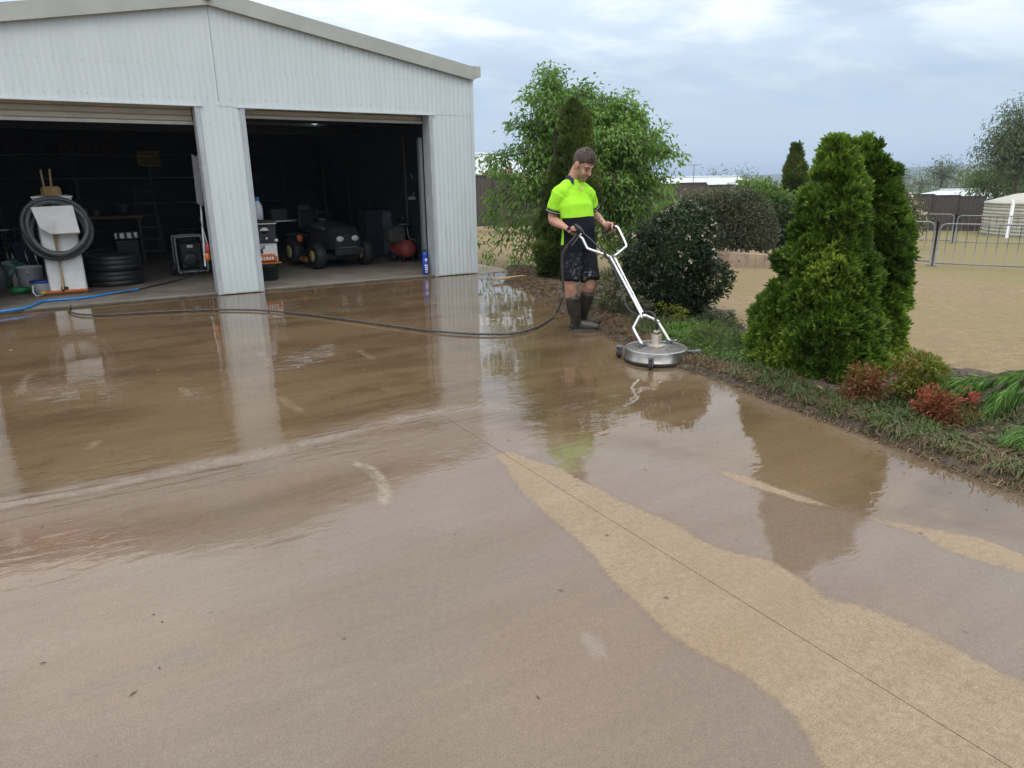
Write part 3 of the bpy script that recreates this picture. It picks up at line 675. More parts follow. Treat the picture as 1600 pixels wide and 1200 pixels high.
MB().tube([V(99, 455, bb, -0.045), tp2], 0.013, 8).build('stick', wood, st); MB().lathe([(0.016, 0), (0.016, 0.03)], V(99, 455, bb, -0.045), axis=nz(tp2-V(99,455,bb,-0.045)), n=10).build('ferrule', black_plastic, st)
# tub with blue lid
tb = I(74, 460)+np.array([-0.01, 0.06, 0])
tub = thing('plastic_tub', 'small white tub with a blue lid beside the broom head', 'tub', tb)
MB().lathe([(0.125, 0), (0.15, 0.02), (0.165, 0.17), (0.165, 0.175)], tb, n=24).build('body', pm('cloudy plastic', (0.5,0.55,0.58), (0.42,0.46,0.5), 6, 0.4), tub)
MB().lathe([(0.17, 0.172), (0.18, 0.178), (0.18, 0.2), (0.165, 0.205), (0.0, 0.207)], tb, n=24).build('lid', blue_p, tub)
MB().tube([tb+np.array([-0.14, -0.1, 0.15]), tb+np.array([-0.15, -0.14, 0.05]), tb+np.array([-0.11, -0.19, 0.0]), tb+np.array([-0.02, -0.2, 0.02])], 0.012, 6).build('handle', white_plastic, tub)
wb = I(52, 458)+np.array([-0.02, 0.36, 0])
bin_ = thing('white_bin', 'tall white plastic bin behind the blue lidded tub', 'bin', wb)
MB().lathe([(0.13, 0), (0.15, 0.01), (0.175, 0.34), (0.185, 0.345), (0.18, 0.36), (0.165, 0.355), (0.14, 0.03), (0.0, 0.03)], wb, n=22).build('body', white_plastic, bin_)
MB().lathe([(0.02, -0.02), (0.02, 0.02)], wb+np.array([0, -0.176, 0.28]), axis=(0, 1, 0), n=10).build('handle_lug', white_plastic, bin_)
gb = I(35, 460)+np.array([0, 0.05, 0])
gbt = thing('green_bottle', 'green plastic bottle lying on its side by the white bin', 'bottle', gb+np.array([0, 0, 0]))
MB().lathe([(0.03, -0.13), (0.05, -0.12), (0.052, 0.07), (0.03, 0.1), (0.018, 0.115)], gb+np.array([0, 0, 0.053]), axis=(1, 0.15, 0), n=18).build('body', green_p, gbt)
MB().lathe([(0.022, 0.115), (0.022, 0.14)], gb+np.array([0, 0, 0.053]), axis=(1, 0.15, 0), n=14).build('cap', pm('straw cap', (0.5,0.42,0.2), None, 4, 0.5), gbt)
# plastic sack
sk = I(14, 452)+np.array([0.02, 0.42, 0])
sack = thing('plastic_sack', 'clear plastic sack of green bottles slumped behind the dark mat', 'sack', sk)
bag_m = pm('pale crumpled film', (0.42,0.50,0.50), (0.10,0.22,0.19), 7, 0.22, bump=0.8, bscale=9, lo=0.4, hi=0.55)
P = []; 
for k in range(13):
    for j in range(22):
        a = 2*math.pi*j/22; t = k/12; r = 0.28*math.sin(math.pi*(0.12+0.8*t))**0.6*(1+0.22*mnoise.noise(Vector((math.cos(a)*2, math.sin(a)*2, t*3))))
        P.append(sk+np.array([r*math.cos(a), r*0.8*math.sin(a), 0.015+0.36*t+0.05*mnoise.noise(Vector((a, t*4, 2)))*t]))
i = np.arange(13*22).reshape(13, 22); F = np.stack([i[:-1], np.roll(i, -1, 1)[:-1], np.roll(i, -1, 1)[1:], i[1:]], -1).reshape(-1, 4)
mesh_np('bag', P, F, np.full(len(F), 4), bag_m, sack, smooth=True)
MB().ball(sk+np.array([0.05, 0, 0.375]), (0.09, 0.07, 0.05)).build('knot', bag_m, sack)
for k in range(3):
    MB().lathe([(0.04, 0), (0.045, 0.02), (0.045, 0.15), (0.018, 0.2), (0.018, 0.22)], sk+np.array([-0.05+0.13*k, -0.27-0.02*k, 0.0]), n=14).build('bottle', green_p if k != 1 else white_plastic, sack)
# black rubber mat roll at left
rm = I(2, 470)+np.array([-0.18, 0.16, 0])
mt = thing('rubber_tyre_half', 'black rubber tyre standing at the left edge of the doorway', 'tyre', rm); mt.name = 'wheel_tyre'
MB().lathe([(0.17, -0.1), (0.26, -0.11), (0.30, -0.08), (0.31, 0), (0.30, 0.08), (0.26, 0.11), (0.17, 0.1), (0.155, 0.05), (0.155, -0.05)], rm+np.array([0, 0, 0.31]), axis=(0.25, 1, 0.1), n=30).build('casing', tread, mt)
MB().lathe([(0.155, -0.06), (0.155, 0.06), (0.14, 0.06), (0.14, -0.06)], rm+np.array([0, 0, 0.31]), axis=(0.25, 1, 0.1), n=24).build('rim', dark_steel, mt)
# folded camp chairs / wire rack at left
rk = I(25, 440)+np.array([0.0, 0.75, 0])
rack = thing('wire_rack', 'dark wire rack with chrome uprights at the left of the bay', 'rack', rk)
for k in range(6):
    x = -0.42+0.17*k
    MB().tube([rk+np.array([x, 0.03*(k % 2), 0]), rk+np.array([x-0.05, 0.03*(k % 2), 0.8])], 0.013, 8).build('upright', galv if k % 2 else alu, rack)
for k in range(9): MB().tube([rk+np.array([-0.46, -0.015, 0.08+0.085*k]), rk+np.array([0.46, -0.015, 0.08+0.085*k])], 0.007, 6).build('wire', dark_steel, rack)
MB().tube([rk+np.array([-0.48, 0, 0.80]), rk+np.array([0.40, 0, 0.80])], 0.016, 8).build('top_rail', alu, rack)
fc = I(46, 440)+np.array([0.0, 0.62, 0])
ch = thing('folded_chair', 'folded navy camp chair leaning on the wire rack', 'chair', fc)
navy = pm('navy canvas', (0.02,0.028,0.06), (0.03,0.04,0.08), 20, 0.8)
MB().prism([fc+np.array(p) for p in ((-0.14, 0, 0.05), (0.12, 0, 0.03), (0.05, 0.1, 0.62), (-0.2, 0.1, 0.62))], (0, 0.05, 0)).build('seat', navy, ch)
for x, l in ((-0.17, -0.07), (0.15, -0.07), (0.02, -0.07)): MB().tube([fc+np.array([x, -0.02, 0]), fc+np.array([x+l, 0.08, 0.7])], 0.011, 8).build('leg', alu, ch)
# bench with machine
bx = I(185, 420)+np.array([0.0, 1.5, 0])
bench = thing('workbench', 'workbench with a brown timber top in the left bay', 'workbench', bx)
MB().box(bx+np.array([0.05, 0, 0.90]), (1.15, 0.55, 0.05), bev=0.006).build('top', pm('worn timber', (0.30,0.17,0.09), (0.2,0.11,0.06), 4, 0.6, stretch=(1,8,8)), bench)
for sx in (-0.45, 0.55):
    for sy in (-0.22, 0.22): MB().box(bx+np.array([sx, sy, 0.44]), (0.06, 0.06, 0.87)).build('leg', dark_steel, bench)
MB().box(bx+np.array([0.05, 0, 0.28]), (1.05, 0.5, 0.03)).build('shelf', dark_steel, bench)
eg = I(205, 425)+np.array([0.05, 1.05, 0])
eng = thing('motor_unit', 'black motor with a chrome cover behind the tyre stack', 'motor', eg)
MB().box(eg+np.array([0, 0, 0.28]), (0.42, 0.3, 0.5), bev=0.03).build('body', black_plastic, eng)
MB().box(eg+np.array([0.0, -0.16, 0.60]), (0.42, 0.06, 0.14), bev=0.02).build('chrome_cover', steel, eng)
for k in range(3): MB().box(eg+np.array([-0.13+0.12*k, -0.195, 0.60]), (0.05, 0.012, 0.10)).build('vent', black_plastic, eng)
# pressure washer
pw = I(303, 432)+np.array([0.02, 0.28, 0])
was = thing('pressure_washer', 'black pressure washer in a grey tubular frame beside the pillar', 'pressure washer', pw)
tubm = pm('grey frame tube', (0.33,0.34,0.37), (0.26,0.27,0.3), 12, 0.4, 0.5)
fr = MB()
w2, d2 = 0.23, 0.22
for sy in (-d2, d2): fr.tube(smooth_path([pw+np.array(p) for p in ((-w2+0.03, sy, 0.06), (-w2, sy, 0.12), (-w2, sy, 0.6), (-w2+0.05, sy, 0.66), (w2-0.05, sy, 0.66), (w2, sy, 0.6), (w2, sy, 0.12), (w2-0.03, sy, 0.06))], 4), 0.016, 8)
for sx in (-w2, w2):
    for z in (0.1, 0.55): fr.tube([pw+np.array([sx, -d2, z]), pw+np.array([sx, d2, z])], 0.015, 8)
for sy in (-d2, d2): fr.tube([pw+np.array([-w2, sy, 0.08]), pw+np.array([w2, sy, 0.08])], 0.018, 8)
fr.build('frame', tubm, was)
MB().box(pw+np.array([0, 0, 0.34]), (0.36, 0.34, 0.46), bev=0.03).build('engine', black_plastic, was)
MB().lathe([(0.13, 0), (0.13, 0.03), (0.05, 0.04)], pw+np.array([-0.02, -0.17, 0.28]), axis=(0, -1, 0), n=24).build('recoil_cover', dark_steel, was)
MB().box(pw+np.array([-0.01, -0.185, 0.5]), (0.09, 0.01, 0.045)).build('plate', paper_white, was)
MB().box(pw+np.array([0.0, 0, 0.60]), (0.3, 0.26, 0.08), bev=0.03).build('fuel_tank', dark_steel, was)
for sx in (-1, 1):
    MB().lathe([(0.09, -0.03), (0.11, -0.02), (0.11, 0.02), (0.09, 0.03)], pw+np.array([sx*0.28, 0.12, 0.11]), axis=(1, 0, 0), n=20).build('wheel', black_rubber, was)
# step ladder, yellow board
ld = I(236, 415)+np.array([0.15, 1.0, 0])
lad = thing('step_ladder', 'grey aluminium step ladder standing deep in the left bay', 'ladder', ld)
for sx in (-0.2, 0.2): MB().tube([ld+np.array([sx*1.2, 0, 0]), ld+np.array([sx*0.85, 0.3, 1.5])], 0.022, 6).build('rail', pm('dull alu', (0.09,0.095,0.10), None, 9, 0.5, 0.4), lad)
for k in range(6): MB().box(ld+np.array([0, 0.05+0.048*k, 0.2+0.24*k]), (0.44-0.02*k, 0.09, 0.025)).build('tread', pm('dull alu tread', (0.09,0.095,0.10), None, 9, 0.5, 0.4), lad)
yb = V(232, 248, ld, 0.35)
yel = thing('yellow_sign', 'faded yellow board hung high in the left bay', 'board', yb)
MB().box(yb, (0.42, 0.02, 0.30)).build('board', pm('faded yellow', (0.19,0.14,0.02), (0.10,0.075,0.012), 9, 0.6), yel)
for k in range(3): MB().box(yb+np.array([0, -0.013, 0.09-0.09*k]), (0.34, 0.006, 0.025)).build('stripe', pm('worn print', (0.08,0.06,0.03), None, 20, 0.7), yel)
# pole, board and red tool at the pillar
pl0 = np.array([PL-0.05, 0.42, FZ])
rkp = thing('garden_rake', 'pale handled tool leaning inside the pillar edge', 'rake', pl0)
MB().tube([pl0+np.array([-0.02, 0.02, 0.35]), V(308, 243, pl0, 0.1)], 0.013, 8).build('handle', pm('white pole', (0.55,0.55,0.56), None, 6, 0.4), rkp)
MB().prism([V(x, y, pl0, 0.0) for x, y in ((299, 240), (312, 250), (318, 322), (308, 318))], (0.0, 0.03, 0.0)).build('blade', pm('grey blade', (0.16,0.16,0.18), None, 8, 0.5), rkp)
rt_ = V(326, 396, pl0, -0.05)
rdt = thing('red_tool', 'red and orange hand tool hanging on the pillar jamb', 'tool', rt_)
MB().ball(rt_+np.array([0.0, 0, 0.06]), (0.035, 0.035, 0.09)).build('grip', red_p, rdt); MB().ball(rt_+np.array([-0.02, -0.01, -0.05]), (0.045, 0.04, 0.06)).build('body', orange_p, rdt)
MB().tube([rt_+np.array([0, 0, 0.13]), rt_+np.array([-0.05, 0, 0.5])], 0.006, 6).build('cord', pm('pale cord', (0.45,0.45,0.46), None, 6, 0.6), rdt)
# dark shelving at the back of both bays, boxes on it
sh0 = np.array([0.6, SD-0.55, FZ])
shf = thing('storage_shelf', 'long dark storage shelving across the back of the shed', 'shelving', sh0)
for z in (0.5, 1.1, 1.7, 2.2): MB().box(sh0+np.array([0.9, 0, z]), (6.2, 0.5, 0.035)).build('shelf', black_plastic, shf)
for x in (-2.1, -0.6, 0.9, 2.4, 3.9): MB().box(sh0+np.array([x, -0.22, 1.15]), (0.05, 0.05, 2.3)).build('upright', dark_steel, shf)
boxm = pm('dull red box', (0.06,0.013,0.013), (0.04,0.01,0.01), 6, 0.6)
for xi, (px_, wd) in enumerate(((100, 'leftmost'), (133, 'middle'), (166, 'rightmost'))):
    p = V(px_, 228, sh0, 0.0); p[2] = 2.219
    t = thing('storage_box', wd+' of three dull red boxes on the top shelf at the dark back wall', 'box', p, 'red boxes on the top shelf')
    MB().box(p+np.array([0, 0, 0.13]), (0.26, 0.3, 0.25), bev=0.012).build('body', boxm, t); MB().box(p+np.array([0, 0, 0.262]), (0.28, 0.32, 0.025), bev=0.006).build('lid', boxm, t)

# --- right bay
tc0 = I(424, 440)+np.array([0.02, 0.22, 0])
bk = thing('black_bucket', 'dark bucket at the bottom of the pile beside the pillar', 'bucket', tc0)
MB().lathe([(0.13, 0), (0.145, 0.01), (0.165, 0.25), (0.172, 0.25), (0.172, 0.265), (0.155, 0.26), (0.13, 0.03), (0, 0.03)], tc0, n=24).build('body', pm('dark green plastic', (0.012,0.022,0.022), (0.02,0.03,0.03), 8, 0.35), bk)
MB().lathe([(0.174, 0.225), (0.174, 0.24), (0.168, 0.24), (0.168, 0.225)], tc0, n=24).build('rim', black_plastic, bk)
sawp = tc0+np.array([0, 0, 0.268])
saw = thing('chainsaw_case', 'orange power tool with white print on the dark bucket', 'power tool', sawp)
MB().box(sawp+np.array([0, 0, 0.012]), (0.37, 0.30, 0.02), bev=0.005).build('tray', orange_p, saw)
MB().box(sawp+np.array([-0.02, -0.02, 0.085]), (0.32, 0.22, 0.12), bev=0.035).build('housing', orange_p, saw)
pr_ = MB()
for k_, w_ in enumerate((0.03, 0.022, 0.034, 0.026, 0.03)): pr_.box(sawp+np.array([-0.11+0.042*k_, -0.1315, 0.088-0.004*(k_ % 2)]), (w_, 0.003, 0.05))
pr_.build('print', paper_white, saw)
wcp = sawp+np.array([0.0, 0.07, 0.02]); 
wc = thing('white_carton', 'white carton with black print behind the orange tool', 'carton', wcp)
MB().box(wcp+np.array([0, 0.02, 0.15]), (0.35, 0.15, 0.29), bev=0.004).build('carton', white_plastic, wc)
MB().box(wcp+np.array([-0.08, -0.058, 0.235]), (0.13, 0.004, 0.05)).build('print_block', black_plastic, wc)
MB().box(wcp+np.array([-0.08, -0.0615, 0.243]), (0.10, 0.003, 0.012)).box(wcp+np.array([-0.08, -0.0615, 0.224]), (0.07, 0.003, 0.01)).build('print', paper_white, wc)
MB().box(wcp+np.array([-0.08, -0.058, 0.17]), (0.06, 0.004, 0.07)).build('figure_print', black_plastic, wc)
blp = wcp+np.array([0, 0.02, 0.297])
blk = thing('black_tool_box', 'black tool box with a white oval emblem under the water jug', 'tool box', blp)
MB().box(blp+np.array([-0.005, 0.04, 0.145]), (0.37, 0.32, 0.285), bev=0.012).build('body', black_plastic, blk)
MB().box(blp+np.array([-0.005, 0.04, 0.301]), (0.40, 0.35, 0.02), bev=0.006).build('lid_rim', pm('cream plastic', (0.6,0.58,0.5), None, 6, 0.5), blk)
MB().box(blp+np.array([-0.005, 0.04, 0.335]), (0.38, 0.33, 0.045), bev=0.015).build('lid', black_plastic, blk)
em = MB(); 
em.lathe([(0.07, 0), (0.07, 0.003)], blp+np.array([-0.005, -0.121, 0.215]), axis=(0, -1, 0), n=24); o = em.build('emblem', black_plastic, blk)
em2 = MB().box(blp+np.array([-0.005, -0.125, 0.208]), (0.13, 0.002, 0.022), bev=0.0).box(blp+np.array([-0.005, -0.125, 0.232]), (0.08, 0.002, 0.022)); em2.build('emblem_mark', paper_white, blk)
MB().ball(blp+np.array([0.02, -0.124, 0.075]), (0.02, 0.006, 0.015)).build('button', paper_white, blk); MB().ball(blp+np.array([0.165, -0.124, 0.04]), (0.03, 0.01, 0.024)).build('latch', paper_white, blk)
jp = blp+np.array([-0.035, 0.05, 0.359])
jug = thing('water_jug', 'clear white jug with a blue cap on the black tool box', 'jug', jp)
MB().lathe([(0.066, 0), (0.075, 0.01), (0.077, 0.17), (0.07, 0.22), (0.048, 0.26), (0.038, 0.275), (0.038, 0.3)], jp, n=24).build('bottle', pm('milky plastic', (0.6,0.66,0.7), (0.5,0.56,0.62), 5, 0.3), jug)
MB().lathe([(0.042, 0.295), (0.044, 0.3), (0.042, 0.35), (0.025, 0.355)], jp, n=20).build('cap', pm('bright blue cap', (0.03,0.18,0.5), None, 6, 0.4), jug)
# ride-on mower
mw = I(534, 421)+np.array([0.10, 0.72, 0])
mow = thing('ride_on_mower', 'dark ride-on mower facing out of the right bay', 'mower', mw)
fx = nz([0.16, -1, 0]); sx_ = np.array([-fx[1], fx[0], 0]); sx_ = np.array([1*(-fx[1]), fx[0], 0]); AX = (sx_, fx, np.array([0, 0, 1.0]))
def mp(a, f, z): return mw+sx_*a+fx*f+np.array([0, 0, z])
hood_m = pm('charcoal bonnet', (0.025,0.028,0.03), (0.04,0.043,0.045), 5, 0.3)
hd = MB()
secs = [(-0.25, 0.32, 0.40, 0.80), (0.15, 0.32, 0.38, 0.78), (0.45, 0.30, 0.36, 0.72), (0.60, 0.25, 0.36, 0.60)]
P = []; 
for f, w, z0, z1 in secs:
    for a, z in ((-w, z0), (-w, z1-0.08), (-w*0.78, z1-0.015), (-w*0.4, z1), (w*0.4, z1), (w*0.78, z1-0.015), (w, z1-0.08), (w, z0)): P.append(mp(a, f, z))
F = [(r*8+k, r*8+k+1, r*8+9+k, r*8+8+k) for r in range(3) for k in range(7)]+[tuple(24+k for k in range(8)), tuple(7-k for k in range(8))]
hd.add(P, F, False); hd.build('bonnet', hood_m, mow)
for s_ in (-1, 1):
    MB().ball(mp(s_*0.15, 0.575, 0.53), (0.085, 0.05, 0.06), ax=AX).build('headlight', pm('lamp glass', (0.62,0.64,0.64), (0.5,0.52,0.52), 20, 0.12), mow)
    w_ = MB().lathe([(0.06, -0.09), (0.19, -0.1), (0.23, -0.07), (0.235, 0), (0.23, 0.07), (0.19, 0.1), (0.06, 0.09)], mp(s_*0.48, 0.30, 0.235), axis=sx_, n=24).build('front_wheel', black_rubber, mow)
    MB().lathe([(0.10, -0.106), (0.10, 0.106)], mp(s_*0.48, 0.30, 0.235), axis=sx_, n=20).build('hub', pm('cream hub', (0.55,0.46,0.2), None, 6, 0.5), w_)
    w_ = MB().lathe([(0.1, -0.11), (0.2, -0.115), (0.25, -0.08), (0.255, 0), (0.25, 0.08), (0.2, 0.115), (0.1, 0.11)], mp(s_*0.46, -0.72, 0.255), axis=sx_, n=26).build('rear_wheel', black_rubber, mow)
    MB().lathe([(0.12, -0.12), (0.12, 0.12)], mp(s_*0.46, -0.72, 0.255), axis=sx_, n=20).build('hub', pm('cream hub', (0.55,0.46,0.2), None, 6, 0.5), w_)
    MB().box(mp(s_*0.40, -0.72, 0.56), (0.27, 0.55, 0.06), ax=AX, bev=0.025).build('mudguard', hood_m, mow)
    MB().box(mp(s_*0.36, -0.2, 0.30), (0.2, 0.5, 0.03), ax=AX).build('footplate', dark_steel, mow)
MB().box(mp(0, 0.63, 0.30), (0.56, 0.05, 0.12), ax=AX, bev=0.015).build('bumper', dark_steel, mow)
for k in range(4): MB().box(mp(0, 0.6, 0.375+0.025*k), (0.34, 0.03, 0.012), ax=AX).build('grille_bar', galv if k == 0 else dark_steel, mow)
MB().box(mp(0, -0.05, 0.2), (1.0, 0.75, 0.12), ax=AX, bev=0.03).build('cutting_deck', dark_steel, mow)
MB().box(mp(-0.56, -0.1, 0.16), (0.06, 0.3, 0.10), ax=AX, bev=0.02).build('discharge_flap', pm('orange deck', (0.38,0.16,0.02), (0.28,0.11,0.015), 5, 0.5), mow)
MB().box(mp(0, -0.25, 0.35), (0.3, 1.1, 0.1), ax=AX).build('chassis', dark_steel, mow)
MB().box(mp(0, -0.78, 0.62), (0.42, 0.4, 0.09), ax=AX, bev=0.03).box(mp(0, -1.0, 0.82), (0.42, 0.1, 0.36), ax=AX, bev=0.03).build('seat', black_plastic, mow)
MB().tube([mp(0, -0.22, 0.7), mp(0, -0.36, 0.86)], 0.02, 8).build('steering_column', dark_steel, mow)
MB().tube([mp(0.17*math.cos(a), -0.36+0.1*math.sin(a), 0.86+0.13*math.sin(a)) for a in np.linspace(0, 2*math.pi, 20, endpoint=False)], 0.014, 8, closed=True).build('steering_wheel', black_plastic, mow)
MB().box(mp(-0.3, 0.12, 0.60), (0.02, 0.34, 0.26), ax=AX).build('side_panel', pm('grey side panel', (0.16,0.18,0.2), None, 6, 0.5), mow)
MB().box(mp(0.33, 0.12, 0.58), (0.02, 0.34, 0.26), ax=AX).build('side_panel', pm('grey side panel', (0.16,0.18,0.2), None, 6, 0.5), mow)
MB().ball(mp(-0.52, -0.3, 0.52), (0.06, 0.06, 0.07), ax=AX).build('reflector', orange_p, mow)
# long handled tools along the right wall/back
tl = [(500, 395, 503, 262, 1.3, 'spade'), (532, 390, 539, 250, 1.5, 'rake'), (572, 330, 571, 262, 1.2, 'hoe')]
for n_, (bxp, byp, txp, typ, off, kind) in enumerate(tl):
    b0 = I(bxp, byp) if byp > 380 else None
    p0 = np.array([4.6+0.3*n_, 4.6+0.1*n_, FZ])
    pt = V(txp, typ, p0, 0.2); p0 = np.array([pt[0]-0.03, pt[1]-0.25, FZ])
    wd_ = pm('dark worn handle', (0.085,0.07,0.05), None, 5, 0.7)
    t = thing('garden_'+kind, {'spade': 'long wooden spade handle left of the mower steering wheel', 'rake': 'long wooden rake handle right behind the mower', 'hoe': 'slim long hoe handle beside the grey cabinet'}[kind], 'garden tool', p0)
    MB().tube([p0+np.array([0, 0, 0.2]), pt], 0.014, 7).build('handle', wd_, t)
    MB().box(p0+np.array([0, 0, 0.13]), (0.2, 0.03, 0.24) if kind == 'spade' else (0.32, 0.03, 0.06), bev=0.008).build('head', dark_steel, t)
tt0 = mp(-0.25, -1.6, 0); tt0[2] = FZ
tab = thing('trestle_table', 'dark trestle table with a bright metal edge behind the mower', 'table', tt0)
MB().box(tt0+ZU*0.80, (1.5, 0.6, 0.03)).build('top', dark_steel, tab); MB().box(tt0+ZU*0.80-VY*0.305, (1.5, 0.012, 0.025)).build('edge_strip', steel, tab)
for sx in (-0.6, 0.6): MB().tube([tt0+VX*sx, tt0+VX*sx+ZU*0.785], 0.02, 8).build('leg', dark_steel, tab)
for k_, (dx_, sz_, col_, lab_) in enumerate(((-0.55, (0.26, 0.25, 0.34), (0.22,0.20,0.2), 'pale carton standing on the trestle table behind the water jug'), (-0.1, (0.3, 0.25, 0.2), (0.07,0.07,0.08), 'dull charcoal crate on the trestle table behind the mower seat'), (0.4, (0.22, 0.22, 0.26), (0.09,0.08,0.07), 'brown grey drum box at the right end of the trestle table'))):
    p = tt0+VX*dx_+ZU*0.816; t = thing('carton', lab_, 'carton', p); mm_ = pm('carton %d' % k_, col_, None, 6, 0.7)
    MB().box(p+ZU*sz_[2]/2, sz_, bev=0.006).build('body', mm_, t); MB().box(p+ZU*(sz_[2]+0.006), (sz_[0]*0.9, 0.06, 0.01)).build('tape', pm('tape %d' % k_, tuple(c*0.7 for c in col_), None, 6, 0.4), t)
# things along the right wall and on the bench
for k_, (y_, h_, lab_) in enumerate(((1.3, 1.5, 'dark shovel hung on the right wall nearest the door'), (1.9, 1.35, 'dark fork hung on the right wall behind the shovel'), (2.6, 1.6, 'long pruning pole hung farthest along the right wall'))):
    p = np.array([CR-0.14, y_, 0.75]); t = thing('wall_tool', lab_, 'garden tool', p, 'tools hung on the right wall')
    MB().tube([p, p+ZU*h_], 0.018, 7).build('handle', pm('grey worn handle', (0.16,0.15,0.14), None, 8, 0.6), t); MB().box(p-ZU*0.12, (0.03, 0.2, 0.26), bev=0.01).build('head', dark_steel, t)
for k_, (dx_, r_, h_, c_, lab_) in enumerate(((-0.4, 0.07, 0.16, (0.2,0.2,0.21), 'small grey paint tin at the left of the workbench'), (-0.18, 0.055, 0.13, (0.25,0.25,0.24), 'smaller pale paint tin in the middle of the workbench'), (0.3, 0.09, 0.2, (0.08,0.09,0.13), 'dark blue paint drum at the right of the workbench'))):
    p = bx+np.array([dx_, -0.1, 0.926]); t = thing('paint_tin', lab_, 'tin', p)
    MB().lathe([(r_, 0), (r_, h_)], p, n=18).build('body', pm('tin %d' % k_, c_, None, 9, 0.4, 0.4), t); MB().lathe([(r_+0.004, h_-0.008), (r_+0.004, h_+0.004), (r_-0.012, h_+0.002)], p, n=18).build('lid', galv, t)
# grey fridge/cabinet
gc = I(605, 404)+np.array([0.12, 0.55, 0])
cab2 = thing('grey_cabinet', 'grey steel cabinet between the mower and the compressor', 'cabinet', gc)
greyp = pm('grey cabinet paint', (0.20,0.21,0.24), (0.16,0.17,0.19), 4, 0.5)
MB().box(gc+np.array([0.05, 0.2, 0.48]), (0.78, 0.5, 0.93), bev=0.01).build('carcass', pm('dark cabinet side', (0.06,0.065,0.08), None, 4, 0.6), cab2)
MB().box(gc+np.array([0.2, -0.06, 0.47]), (0.36, 0.02, 0.88), bev=0.004).build('door', greyp, cab2); MB().box(gc+np.array([-0.16, -0.06, 0.47]), (0.33, 0.02, 0.88), bev=0.004).build('door', pm('dark door', (0.045,0.05,0.07), None, 4, 0.5), cab2)
bxp_ = gc+np.array([0.2, -0.25, 0])
blb = thing('blue_tray', 'low blue plastic tray on the floor below the grey cabinet', 'tray', bxp_)
MB().box(bxp_+np.array([0, 0, 0.05]), (0.3, 0.2, 0.1), bev=0.012).build('body', blue_p, blb); MB().box(bxp_+np.array([0, 0, 0.11]), (0.32, 0.22, 0.015)).build('rim', blue_p, blb)
# air compressor
ac = I(640, 411)+np.array([0.06, 0.30, 0])
com = thing('air_compressor', 'air compressor with a round red tank by the right jamb', 'compressor', ac)
ta = nz([0.25, -1, 0])
redt = pm('faded red tank', (0.42,0.075,0.065), (0.34,0.06,0.055), 6, 0.45)
MB().lathe([(0.02, -0.30), (0.12, -0.28), (0.165, -0.22), (0.17, 0.14), (0.155, 0.20), (0.11, 0.245), (0.06, 0.265), (0.01, 0.272)], ac+np.array([-0.02, 0.05, 0.25]), axis=ta, n=28).build('tank', redt, com)
for s_ in (-1, 1):
    MB().lathe([(0.03, -0.02), (0.09, -0.025), (0.1, 0), (0.09, 0.025), (0.03, 0.02)], ac+np.array([s_*0.2, 0.2, 0.1]), axis=(1, 0.2, 0), n=20).build('wheel', black_rubber, com)
    MB().box(ac+np.array([s_*0.1, -0.1, 0.06]), (0.03, 0.06, 0.12)).build('foot', dark_steel, com)
MB().box(ac+np.array([-0.16, 0.15, 0.52]), (0.34, 0.4, 0.30), bev=0.04).build('motor_cover', pm('olive grey cover', (0.10,0.10,0.085), None, 6, 0.6), com)
MB().lathe([(0.05, 0), (0.05, 0.14), (0.07, 0.15), (0.07, 0.2), (0.03, 0.22)], ac+np.array([0.0, 0.05, 0.66]), n=16).build('pump_head', dark_steel, com)
MB().lathe([(0.11, 0), (0.11, 0.025), (0.02, 0.03)], ac+np.array([0.0, 0.02, 0.70]), n=18).build('filter_cap', galv, com)
MB().tube(smooth_path([ac+np.array(p) for p in ((0.02, -0.08, 0.66), (0.03, -0.1, 0.5), (0.06, -0.12, 0.44), (0.14, -0.12, 0.42), (0.18, -0.1, 0.36))], 5), 0.013, 8).build('air_pipe', galv, com)
MB().tube(smooth_path([ac+np.array(p) for p in ((-0.1, 0.25, 0.6), (-0.1, 0.4, 0.85), (0.1, 0.4, 0.85), (0.1, 0.25, 0.6))], 5), 0.014, 8).build('handle', dark_steel, com)
# white lamp / fan head on a hook above
wl = V(645, 312, ac, 0.1)
wlt = thing('hanging_lamp', 'white work lamp dish on a chrome arm above the compressor', 'lamp', wl)
MB().lathe([(0.09, 0), (0.085, 0.05), (0.03, 0.065)], wl, n=18).build('shade', pm('lamp enamel', (0.5,0.5,0.48), None, 6, 0.4), wlt)
MB().tube(smooth_path([wl+np.array(p) for p in ((0, 0, 0.06), (0.06, 0, 0.25), (0.02, 0.02, 0.42), (0.0, 0.05, 0.48))], 5), 0.008, 6).build('arm', steel, wlt)
# blue gas cylinder
gs = np.array([4.765, 0.17, FZ])
gas = thing('blue_drum', 'tall blue container with white print standing against the right jamb', 'container', gs)
bcol = pm('blue drum paint', (0.02,0.07,0.42), (0.015,0.05,0.32), 5, 0.35)
MB().lathe([(0.042, 0), (0.05, 0.012), (0.05, 0.27), (0.042, 0.285), (0.046, 0.29), (0.048, 0.34), (0.035, 0.375), (0.014, 0.38)], gs, n=24).build('body', bcol, gas)
MB().lathe([(0.014, 0.38), (0.016, 0.405), (0.028, 0.405), (0.028, 0.415)], gs, n=14).build('cap', black_plastic, gas)
for z, w in ((0.25, 0.035), (0.16, 0.055), (0.125, 0.05), (0.09, 0.054), (0.05, 0.04)):
    MB().box(gs+np.array([-0.004, -0.051, z]), (w, 0.004, 0.022 if z < 0.2 else 0.045)).build('print_line', paper_white, gas)

